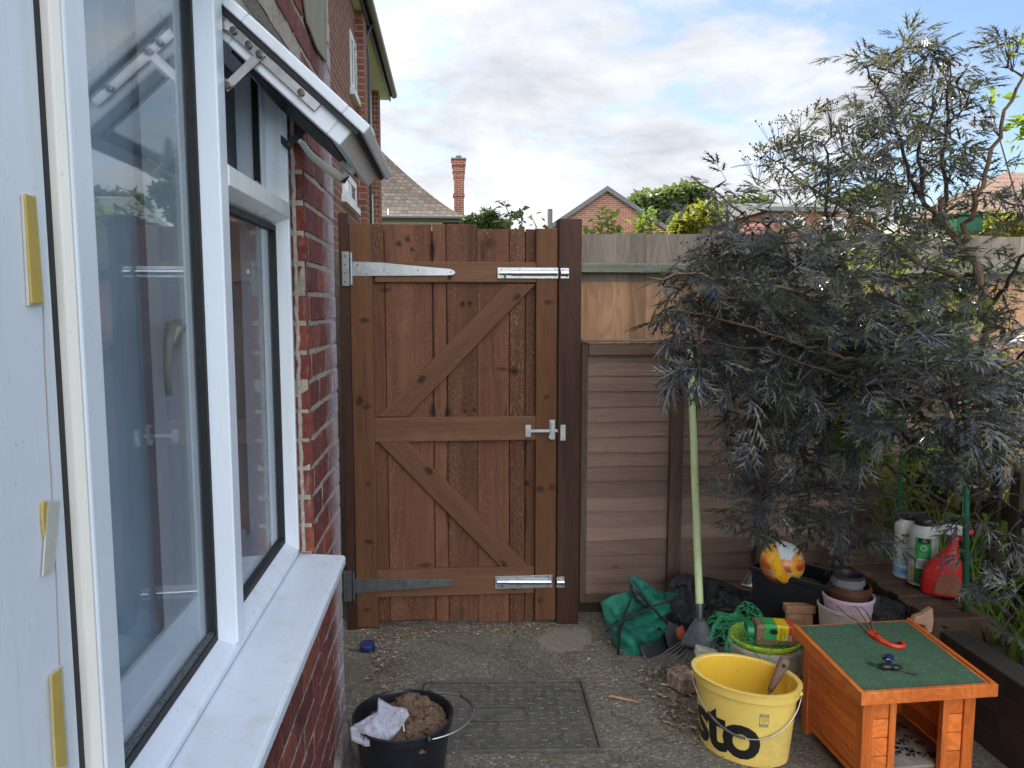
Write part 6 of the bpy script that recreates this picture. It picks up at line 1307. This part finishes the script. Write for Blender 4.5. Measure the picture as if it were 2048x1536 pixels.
# elder: guiding stems (pixel x, pixel y, distance Y), thick end first
stems = [
 ([(1905, 1180, 3.35), (1908, 1100, 3.30), (1915, 960, 3.1), (1935, 800, 2.85), (1975, 660, 2.66), (1962, 545, 2.66), (1925, 490, 2.70), (1893, 455, 2.72), (1880, 400, 2.74)], .021, .012),
 ([(1925, 490, 2.70), (1960, 370, 2.62), (2005, 250, 2.55), (2046, 150, 2.5), (2070, 90, 2.5)], .011, .004),
 ([(1888, 410, 2.74), (1889, 300, 2.74), (1895, 200, 2.72), (1900, 130, 2.7)], .009, .003),
 ([(1893, 455, 2.72), (1850, 410, 2.7), (1815, 330, 2.68), (1790, 250, 2.66), (1765, 190, 2.66), (1735, 135, 2.64)], .009, .003),
 ([(1850, 410, 2.7), (1840, 300, 2.72), (1870, 200, 2.75), (1905, 120, 2.8)], .007, .003),
 ([(1925, 560, 2.68), (1830, 520, 2.75), (1730, 440, 2.8), (1660, 400, 2.85), (1600, 365, 2.85), (1565, 330, 2.85), (1530, 315, 2.85)], .012, .003),
 ([(1705, 600, 2.8), (1660, 470, 2.82), (1656, 380, 2.82), (1656, 290, 2.82), (1660, 225, 2.8)], .010, .003),
 ([(1750, 640, 2.75), (1640, 500, 2.7), (1570, 440, 2.7), (1500, 440, 2.7), (1445, 395, 2.7), (1385, 350, 2.7)], .011, .003),
 ([(1945, 760, 2.8), (1850, 720, 2.72), (1720, 640, 2.6), (1600, 580, 2.5), (1480, 560, 2.45), (1380, 545, 2.42), (1300, 555, 2.4)], .012, .003),
 ([(1924, 860, 2.92), (1760, 740, 2.55), (1620, 690, 2.42), (1480, 650, 2.36), (1390, 625, 2.34), (1335, 620, 2.34)], .012, .003),
 ([(1920, 900, 2.98), (1800, 790, 2.4), (1650, 740, 2.3), (1520, 700, 2.28), (1420, 685, 2.3), (1360, 690, 2.3)], .010, .003),
 ([(1915, 960, 3.08), (1800, 870, 2.5), (1680, 820, 2.45), (1580, 790, 2.4), (1490, 800, 2.4)], .010, .003),
 ([(1912, 1020, 3.15), (1770, 930, 2.8), (1640, 900, 2.85), (1530, 905, 2.85), (1470, 910, 2.85), (1425, 930, 2.8)], .009, .002),
 ([(1912, 1020, 3.2), (1760, 985, 2.8), (1650, 990, 2.7), (1560, 1020, 2.7), (1490, 1045, 2.72)], .008, .002),
 ([(1912, 1020, 3.2), (1790, 1030, 2.9), (1700, 1060, 2.8), (1660, 1100, 2.78)], .006, .002),
 ([(1960, 640, 2.66), (2020, 560, 2.5), (2070, 470, 2.4), (2090, 380, 2.4)], .009, .003),
 ([(1935, 800, 2.85), (2000, 740, 2.4), (2060, 700, 2.2), (2100, 680, 2.1)], .009, .003),
 ([(1925, 860, 2.92), (1930, 820, 2.45), (1900, 800, 2.25), (1840, 790, 2.15), (1780, 800, 2.1)], .008, .003),
 ([(1915, 960, 3.08), (1960, 980, 2.5), (2020, 1010, 2.3), (2080, 1040, 2.2)], .008, .003),
 ([(1906, 1110, 3.28), (1960, 1180, 2.55), (2010, 1230, 2.4), (2040, 1290, 2.3)], .007, .002),
 ([(1962, 545, 2.66), (1850, 560, 2.9), (1760, 560, 3.0), (1660, 540, 3.05)], .010, .003),
 ([(1650, 460, 2.8), (1680, 380, 2.95), (1720, 300, 3.0), (1760, 240, 3.0)], .007, .002),
 ([(1705, 700, 2.8), (1600, 650, 2.9), (1520, 620, 2.9), (1440, 590, 2.85)], .008, .002),
 ([(1800, 870, 2.5), (1850, 890, 2.2), (1800, 900, 2.05), (1740, 920, 2.0)], .006, .002),
]
eb = at(1905, 1180, 3.35); elder = thing('elder_shrub', 'large dark purple cut-leaf elder shrub with berry clusters on the right', 'shrub', (eb.x, eb.y, .2))
mbr = MB(); nodes = []; tips = []
for pts, r0, r1 in stems:
    P = densify([at(*p) for p in pts], .035, .0055); k = len(P)
    mbr.k = 0 if r0 > .0105 else 1
    mbr.tube(P, [r0+(r1-r0)*i/(k-1) for i in range(k)], 7)
    for i, p in enumerate(P):
        if i > k*.10: nodes.append((p.x, p.y, p.z))
    tips.append(P[-1])
# foliage attraction points: (cx, cy, rx, ry in pixels; Y range; count; keep-density)
clumps = [
 (1760, 140, 60, 40, 2.55, 2.75, 18), (1850, 130, 90, 50, 2.6, 2.9, 48), (1830, 230, 110, 80, 2.55, 2.95, 70), (1930, 260, 60, 100, 2.55, 2.8, 30), (1740, 250, 60, 70, 2.6, 2.95, 36),
 (1650, 310, 80, 70, 2.7, 3.0, 44), (1750, 360, 120, 80, 2.6, 3.0, 62), (1880, 370, 90, 80, 2.6, 2.9, 40), (1570, 350, 60, 40, 2.75, 2.95, 20), (1600, 430, 110, 60, 2.6, 2.95, 55),
 (1740, 460, 140, 70, 2.6, 3.0, 70), (1900, 470, 110, 60, 2.6, 2.95, 30), (1420, 385, 50, 30, 2.65, 2.75, 10), (1480, 460, 60, 45, 2.6, 2.8, 26), (1540, 540, 140, 55, 2.4, 2.8, 80), (1370, 555, 75, 32, 2.36, 2.48, 30),
 (1700, 560, 150, 60, 2.4, 2.95, 80), (1880, 580, 130, 70, 2.4, 2.9, 65), (1450, 620, 110, 45, 2.3, 2.6, 62), (1600, 650, 150, 55, 2.3, 2.8, 100), (1760, 670, 140, 60, 2.3, 2.85, 90), (1930, 690, 130, 70, 2.2, 2.8, 85),
 (1420, 700, 65, 28, 2.26, 2.4, 26), (1560, 730, 140, 50, 2.25, 2.8, 85), (1700, 760, 140, 60, 2.2, 2.7, 80), (1860, 790, 140, 70, 2.0, 2.7, 90), (1990, 800, 90, 90, 2.1, 2.6, 55), (1540, 800, 80, 35, 2.35, 2.6, 36),
 (1680, 850, 120, 55, 2.4, 2.8, 55), (1840, 880, 120, 45, 2.1, 2.6, 30), (2000, 920, 80, 70, 2.1, 2.6, 38), (1600, 900, 120, 45, 2.6, 2.95, 44), (1455, 925, 28, 16, 2.78, 2.84, 5), (1640, 990, 110, 55, 2.6, 2.95, 60), (1530, 1020, 60, 40, 2.65, 2.8, 22),
 (1525, 1030, 50, 18, 2.66, 2.76, 16), (1700, 1070, 70, 45, 2.7, 2.95, 40), (1660, 1130, 30, 20, 2.75, 2.85, 8), (1980, 1060, 80, 60, 2.2, 2.6, 22), (1990, 1200, 60, 50, 2.25, 2.5, 16), (2010, 1290, 40, 35, 2.2, 2.4, 6),
 (2030, 110, 40, 50, 2.45, 2.55, 12), (2040, 420, 60, 70, 2.4, 2.6, 12), (1970, 400, 40, 40, 2.55, 2.7, 10),
]
def pix(p): q = RC.transposed()@(p-CAM); return 1024+F*q.x/-q.z, 768-F*q.y/-q.z
def clear(p):        # drops leaf points that project over the ball, bottles and pots
    x, y = pix(p)
    return not any(a < x < b and c < y < d for a, b, c, d in ((1480, 1625, 1060, 1260), (1770, 1940, 975, 1230), (1620, 1780, 1140, 1300), (1440, 1700, 1100, 1400)))
pts = []
for cx_, cy_, rx, ry, ya_, yb2, n_ in clumps:
    for k in range(int(n_*(.66 if cy_ < 400 else .72 if cy_ < 820 else .68))):
        a = RP.uniform(0, 6.283); r = math.sqrt(RP.random())*1.05; p = at(cx_+rx*r*math.cos(a), cy_+ry*r*math.sin(a), RP.uniform(ya_, yb2)); pts.append(p) if clear(p) else None
ND = np.array(nodes); pts.sort(key=lambda p: np.min(((ND-np.array(p))**2).sum(1)))
cap = len(nodes)+26000; arr = np.zeros((cap, 3)); arr[:len(nodes)] = nodes; cnt = len(nodes); LP, LD, LS = [], [], []; BP = []
twigs = MB()
for p in pts:
    d2 = ((arr[:cnt]-np.array(p))**2).sum(1); i = int(d2.argmin()); q = Vector(arr[i]); L_ = math.sqrt(d2[i])
    if L_ < .02 or L_ > .45 or cnt > cap-60: continue
    mid = q.lerp(p, .5)+Vector((RP.gauss(0, .01), RP.gauss(0, .01), .10*L_+RP.gauss(0, .01))); k = max(2, int(L_/.03)); Q = []
    for j in range(k+1):
        t = j/k; Q.append(q*(1-t)**2+mid*2*t*(1-t)+p*t*t)
    twigs.tube(Q, [.0032*(1-t/k)+.0011 for t in range(k+1)], 4, cap=False)
    for x in Q[1:]: arr[cnt] = x; cnt += 1
    out = (p-q).normalized(); 
    for t in range(2 if RP.random() < .6 else 1):                      # opposite pairs near the tip, plus lower pair sometimes
        a = RP.uniform(0, 6.28); d = (out*.8+Vector((math.cos(a), math.sin(a), RP.uniform(-.35, .45)))*.9).normalized(); LP.append(p); LD.append(d); LS.append(RP.uniform(.10, .17) if p.z > 1.75 else RP.uniform(.12, .20))
    if L_ > .1 and clear(Q[len(Q)//2]): x = Q[len(Q)//2]; a = RP.uniform(0, 6.28); LP.append(x); LD.append(Vector((math.cos(a), math.sin(a), -.1))); LS.append(RP.uniform(.09, .14))
mbr.build('branches', [MT['bark'], MT['bark_dark']], elder, smooth=True); twigs.build('twigs', MT['bark_dark'], elder, smooth=True)
scatter('leaves', elder_leaf(), [tuple(p) for p in LP], [tuple(d) for d in LD], LS, MT['elder_leaf'], elder, .45)
# flat-topped berry clusters
m = MB(); m2 = MB()
for x, y, Y in [(1505, 325, 2.84), (1530, 300, 2.85), (1548, 262, 2.86), (1590, 235, 2.86), (1655, 215, 2.8), (1675, 262, 2.85), (1740, 225, 2.9), (1620, 290, 2.86), (1700, 275, 2.9), (1560, 290, 2.85), (1425, 490, 2.6), (1440, 530, 2.55), (1425, 505, 2.62), (1950, 700, 2.4), (1990, 740, 2.4), (1960, 860, 2.4), (1900, 860, 2.3), (2010, 640, 2.4), (1440, 600, 2.35), (1395, 605, 2.34), (1380, 660, 2.34), (2020, 90, 2.5), (1970, 930, 2.3), (2030, 820, 2.3), (1900, 940, 2.3)]:
    c = at(x, y, Y); stem = c+Vector((.03, .02, -.08)); tp = c
    for k in range(13):
        b = c+Vector((RP.gauss(0, .030), RP.gauss(0, .03), RP.gauss(0, .016)+.01)); mid = stem.lerp(b, .55)+Vector((0, 0, -.005)); m2.tube([stem, mid, b], .0008, 3, cap=False)
        for t in range(2): m.sphere(b+Vector((RP.gauss(0, .005), RP.gauss(0, .005), RP.gauss(0, .004))), .0034, 6, 4)
tag(m.build('berries', MT['berry'], elder, smooth=True), kind='stuff'); tag(m2.build('berry_stalks', MT['bark_dark'], elder), kind='stuff')
# leaves at the heart of the shrub, sunlit green put into their colour
P_, D_, S_ = [], [], []
for cx_, cy_, rx, ry, Y0, Y1, n_ in [(1730, 830, 50, 60, 2.3, 2.6, 70), (1700, 905, 60, 40, 2.7, 3.1, 30), (1760, 640, 110, 60, 2.7, 3.2, 90), (1780, 520, 130, 50, 2.8, 3.3, 110), (1900, 640, 100, 80, 2.4, 2.9, 90), (1850, 900, 110, 50, 2.5, 3.0, 60)]:
    for k in range(n_): a = RP.uniform(0, 6.28); r = math.sqrt(RP.random()); P_.append(tuple(at(cx_+rx*r*math.cos(a), cy_+ry*r*math.sin(a), RP.uniform(Y0, Y1)))); D_.append((RP.gauss(0, 1), RP.gauss(0, 1), RP.gauss(0, .4))); S_.append(RP.uniform(.07, .12))
scatter('backlit_leaves', elder_leaf(), P_, D_, S_, MT['elder_green'], elder, .5)
m = MB()
for x0, y0, x1, y1, Y in ((1345, 640, 1342, 780, 2.36), (1438, 690, 1462, 900, 2.5)):
    a, b = at(x0, y0, Y), at(x1, y1, Y); m.tube([a, a.lerp(b, .5)+Vector((.006, 0, 0)), b], .0012, 4)
m.build('hanging_stem', MT['bark_dark'], elder)
P_, D_, S_ = [], [], []
for x0, y0, x1, y1, Y, n_ in ((1345, 690, 1342, 780, 2.36, 60), (1445, 760, 1462, 900, 2.5, 60)):
    for k in range(n_): t = RP.random(); P_.append(tuple(at(x0+(x1-x0)*t+RP.gauss(0, 5), y0+(y1-y0)*t, Y+RP.gauss(0, .008)))); D_.append((RP.gauss(0, .5), RP.gauss(0, .5), -1)); S_.append(RP.uniform(.012, .03))
scatter('withered_leaves', simple_leaf(.3), P_, D_, S_, MT['dead_leaf'], elder, .8)
# strappy lit plants beyond the pickets
def clump_plant(name, lab, x0, x1, y0, y1, z0, n_, hmin, hmax, mat, w=.012, lean=.35):
    m = MB()
    for k in range(n_):
        x, y = RP.uniform(x0, x1), RP.uniform(y0, y1); a = RP.uniform(0, 6.28); h = RP.uniform(hmin, hmax); ww = w*RP.uniform(.6, 1.2); d = Vector((math.cos(a), math.sin(a), 0)); s_ = Vector((-d.y, d.x, 0)); P = []; 
        for j in range(6):
            t = j/5; c = Vector((x, y, z0))+Vector((0, 0, h*(t-.25*t*t)))+d*lean*h*t*t*RP.uniform(.9, 1.1); wd = ww*(1-t**1.6)+.0006; P += [c-s_*wd, c+s_*wd]
        b = len(m.v); m.v += P
        for j in range(5): m.f.append((b+2*j, b+2*j+1, b+2*j+3, b+2*j+2)); m.m.append(0)
    return tag(m.build(name, MT[mat]), lab, 'plant', kind=None)
clump_plant('strap_leaf_plant', 'bright green strap-leaved plants catching sun behind the picket fence', 2.30, 3.1, 1.6, 3.6, .2, 620, .35, .85, 'leaf_lit', .012)
clump_plant('strap_leaf_plant', 'green strap-leaved clump at the wall top right of the spray bottle', 1.98, 2.2, 1.9, 2.9, .2, 160, .18, .48, 'leaf_lit', .008, .6)
clump_plant('strap_leaf_plant', 'thin green shoots rising behind the white bottles', 2.0, 2.25, 2.95, 3.5, .2, 170, .25, .75, 'leaf_lit', .006, .3)
clump_plant('strap_leaf_plant', 'low dark shoots on the wall top at the right edge', 1.90, 2.15, 1.5, 2.3, .22, 120, .10, .28, 'elder_green', .006, .8)
# broad leaved climber behind the elder, against the fence
def leafcloud(name, parent, boxes, n_, size, mat, tmpl=None, flat=.6):
    P_, D_, S_ = [], [], []
    for k in range(n_):
        c, r = RP.choice(boxes); v = Vector((RP.gauss(0, 1), RP.gauss(0, 1), RP.gauss(0, 1))).normalized()*(RP.random()**.4); P_.append((c[0]+v.x*r[0], c[1]+v.y*r[1], c[2]+v.z*r[2])); D_.append((RP.gauss(v.x*.6, .6), RP.gauss(v.y*.6, .6), RP.gauss(0, .4))); S_.append(size*RP.uniform(.6, 1.3))
    return scatter(name, simple_leaf(.28) if tmpl is None else tmpl, P_, D_, S_, mat, parent, flat)
def shrub(name, lab, cat, base, boxes, n_, size, mat, bark='bark', nb=9, w=.02, grp=None, tmpl=None):
    t = thing(name, lab, cat, tuple(base), grp); m = MB(); B_ = Vector(base)
    for k in range(nb):
        c, r = boxes[k % len(boxes)]; e = Vector(c)+Vector((RP.uniform(-.7, .7)*r[0], RP.uniform(-.7, .7)*r[1], RP.uniform(-.2, .8)*r[2])); mid = B_.lerp(e, .5)+Vector((RP.gauss(0, r[0]*.12), RP.gauss(0, r[1]*.12), r[2]*.1)); Q = [B_*(1-u)**2+mid*2*u*(1-u)+e*u*u for u in [i/8 for i in range(9)]]
        m.tube(Q, [w*(1-.8*i/8) for i in range(9)], 6)
    m.build('branches' if cat != 'tree' else 'trunk', MT[bark], t, smooth=True); leafcloud('crown' if cat == 'tree' else 'foliage', t, boxes, n_, size, MT[mat], tmpl); return t
def bx(x, y, Y, rx, ry, rd): c = at(x, y, Y); k = Y/F; return ((c.x, c.y, c.z), (rx*k, rd, ry*k))
YC_ = CY+.35
shrub('climbing_shrub', 'leafy green climber between the elder and the fence', 'climber', tuple(Vector((2.1, 3.45, .1))), [bx(1800, 950, 3.4, 80, 80, .15), bx(1900, 1000, 3.3, 80, 90, .2), bx(1740, 840, 3.5, 50, 60, .12), bx(1960, 760, 3.3, 90, 120, .2), bx(1850, 640, 3.5, 110, 60, .12)], 1300, .042, 'elder_green', w=.012)
shrub('laurel_bush', 'broad-leaved bush at the right edge lit from behind', 'bush', tuple(Vector((2.9, 2.9, .1))), [((2.7, 2.6, .7), (.3, .5, .45)), ((2.9, 3.0, 1.0), (.35, .4, .5))], 1500, .07, 'leaf_lit', w=.012)
# beyond the fence, seen over it
shrub('conifer_bush', 'feathery green conifer top showing over the gate beside the chimney', 'conifer', (at(965, 460, 13).x, 13, 0), [bx(950, 448, 13, 18, 22, .2), bx(975, 440, 13, 14, 22, .2), bx(1000, 452, 13, 18, 18, .2), bx(935, 452, 13, 10, 18, .2), bx(985, 436, 13, 6, 14, .15)], 2600, .10, 'leaf_conifer', w=.06, tmpl=simple_leaf(.12))
def sprig(name, lab, base_px, tip_px, Y, n_, size, mat):
    t = thing(name, lab, 'plant', (at(*base_px, Y).x, Y, 0), 'leafy shoots poking over the fence top'); a, b = at(*base_px, Y), at(*tip_px, Y); m = MB(); a0 = Vector((a.x, a.y, 0)); Q = [a0, a.lerp(b, 0), a.lerp(b, .5)+Vector((.02, 0, 0)), b]; m.tube(Q, [.008, .005, .004, .002], 5); m.build('stem', MT['bark'], t)
    P_, D_, S_ = [], [], []
    for k in range(n_): u = RP.random()**.8; p = a.lerp(b, u); P_.append(tuple(p+Vector((RP.gauss(0, .05*(1.2-u)), RP.gauss(0, .05), RP.gauss(0, .02))))); D_.append((RP.gauss(0, 1), RP.gauss(0, 1), RP.gauss(.3, .4))); S_.append(size*RP.uniform(.6, 1.2))
    scatter('leaves', simple_leaf(.3), P_, D_, S_, MT[mat], t, .6)
for i, (b_, t_, n_, mt, lab) in enumerate([((1020, 470), (1008, 402), 26, 'leaf_tree', 'tall thin twig of small leaves right of the conifer'), ((1035, 470), (1040, 425), 22, 'leaf_tree', 'short leafy shoot between conifer and gate top'), ((1068, 470), (1064, 436), 12, 'leaf_red', 'small reddish twig over the middle of the gate'),
      ((1212, 480), (1210, 424), 60, 'leaf_lit', 'bright leafy shoot directly below the gable peak'), ((1180, 480), (1186, 448), 30, 'leaf_lit', 'low leafy shoot just right of the latch post'), ((1268, 480), (1298, 420), 70, 'leaf_lit', 'bushy leafy shoot before the gable right slope'), ((1300, 480), (1290, 436), 60, 'leaf_lit', 'second bushy shoot before the gable right slope'), ((1240, 478), (1232, 452), 26, 'leaf_lit', 'small low shoot between the two taller bright shoots')]):
    sprig('leafy_shoot', lab, b_, t_, 4.6, n_, .055, mt)
shrub('photinia_bush', 'yellow-green bush with reddish tips above the fence left of the elder', 'bush', (at(1395, 470, 7).x, 7, 0), [bx(1385, 445, 7, 38, 28, .25), bx(1410, 430, 7, 26, 28, .25), bx(1365, 455, 7, 20, 22, .2)], 1500, .075, 'leaf_yellow', w=.03)
shrub('golden_bush', 'golden yellow bush at the right behind the fence', 'bush', (at(1990, 470, 7).x, 7, 0), [bx(1990, 450, 7, 60, 30, .3), bx(2040, 470, 7, 50, 36, .3), bx(1950, 462, 7, 30, 26, .3)], 1900, .07, 'leaf_yellow', w=.03)
def tree(lab, bxs, n_, Y, bpx, sz=.42):
    c = at(bpx, 470, Y); return shrub('broadleaf_tree', lab, 'tree', (c.x, Y, 0), bxs, n_, sz, 'leaf_tree', nb=14, w=.28, grp='trees beyond the rooftops')
Yt = 42
tree('broad green tree right of the gable roof', [bx(1290, 410, Yt, 32, 28, 1.5), bx(1330, 405, Yt, 28, 26, 1.5), bx(1370, 392, Yt, 28, 24, 1.5), bx(1400, 398, Yt, 18, 20, 1.2), bx(1300, 440, Yt, 40, 24, 1.5), bx(1350, 435, Yt, 50, 26, 1.5)], 6500, Yt, 1340)
tree('round green tree behind the left branches of the elder', [bx(1470, 425, Yt, 36, 28, 1.5), bx(1510, 420, Yt, 30, 24, 1.5), bx(1490, 450, Yt, 50, 26, 1.5)], 3800, Yt, 1490)
tree('paler distant tree seen through the middle of the elder', [bx(1720, 400, 60, 34, 22, 2), bx(1765, 390, 60, 30, 22, 2), bx(1690, 415, 60, 30, 16, 2)], 3000, 60, 1735, .6)
tree('pale distant tree far right behind the tiled roof', [bx(1640, 425, 60, 30, 18, 2), bx(1590, 432, 60, 30, 14, 2)], 1800, 60, 1615, .6)
# overhanging foliage at the right edge
shrub('cherry_tree', 'green-leaved branch tips of a tree leaning in at the right edge', 'tree', tuple(Vector((3.2, 3.3, .1))), [bx(2045, 90, 3.2, 18, 18, .08), bx(2040, 245, 3.2, 18, 14, .08), bx(1990, 190, 3.3, 20, 12, .1), bx(2046, 280, 3.2, 16, 18, .1)], 70, .055, 'leaf_lit', nb=5, w=.012)
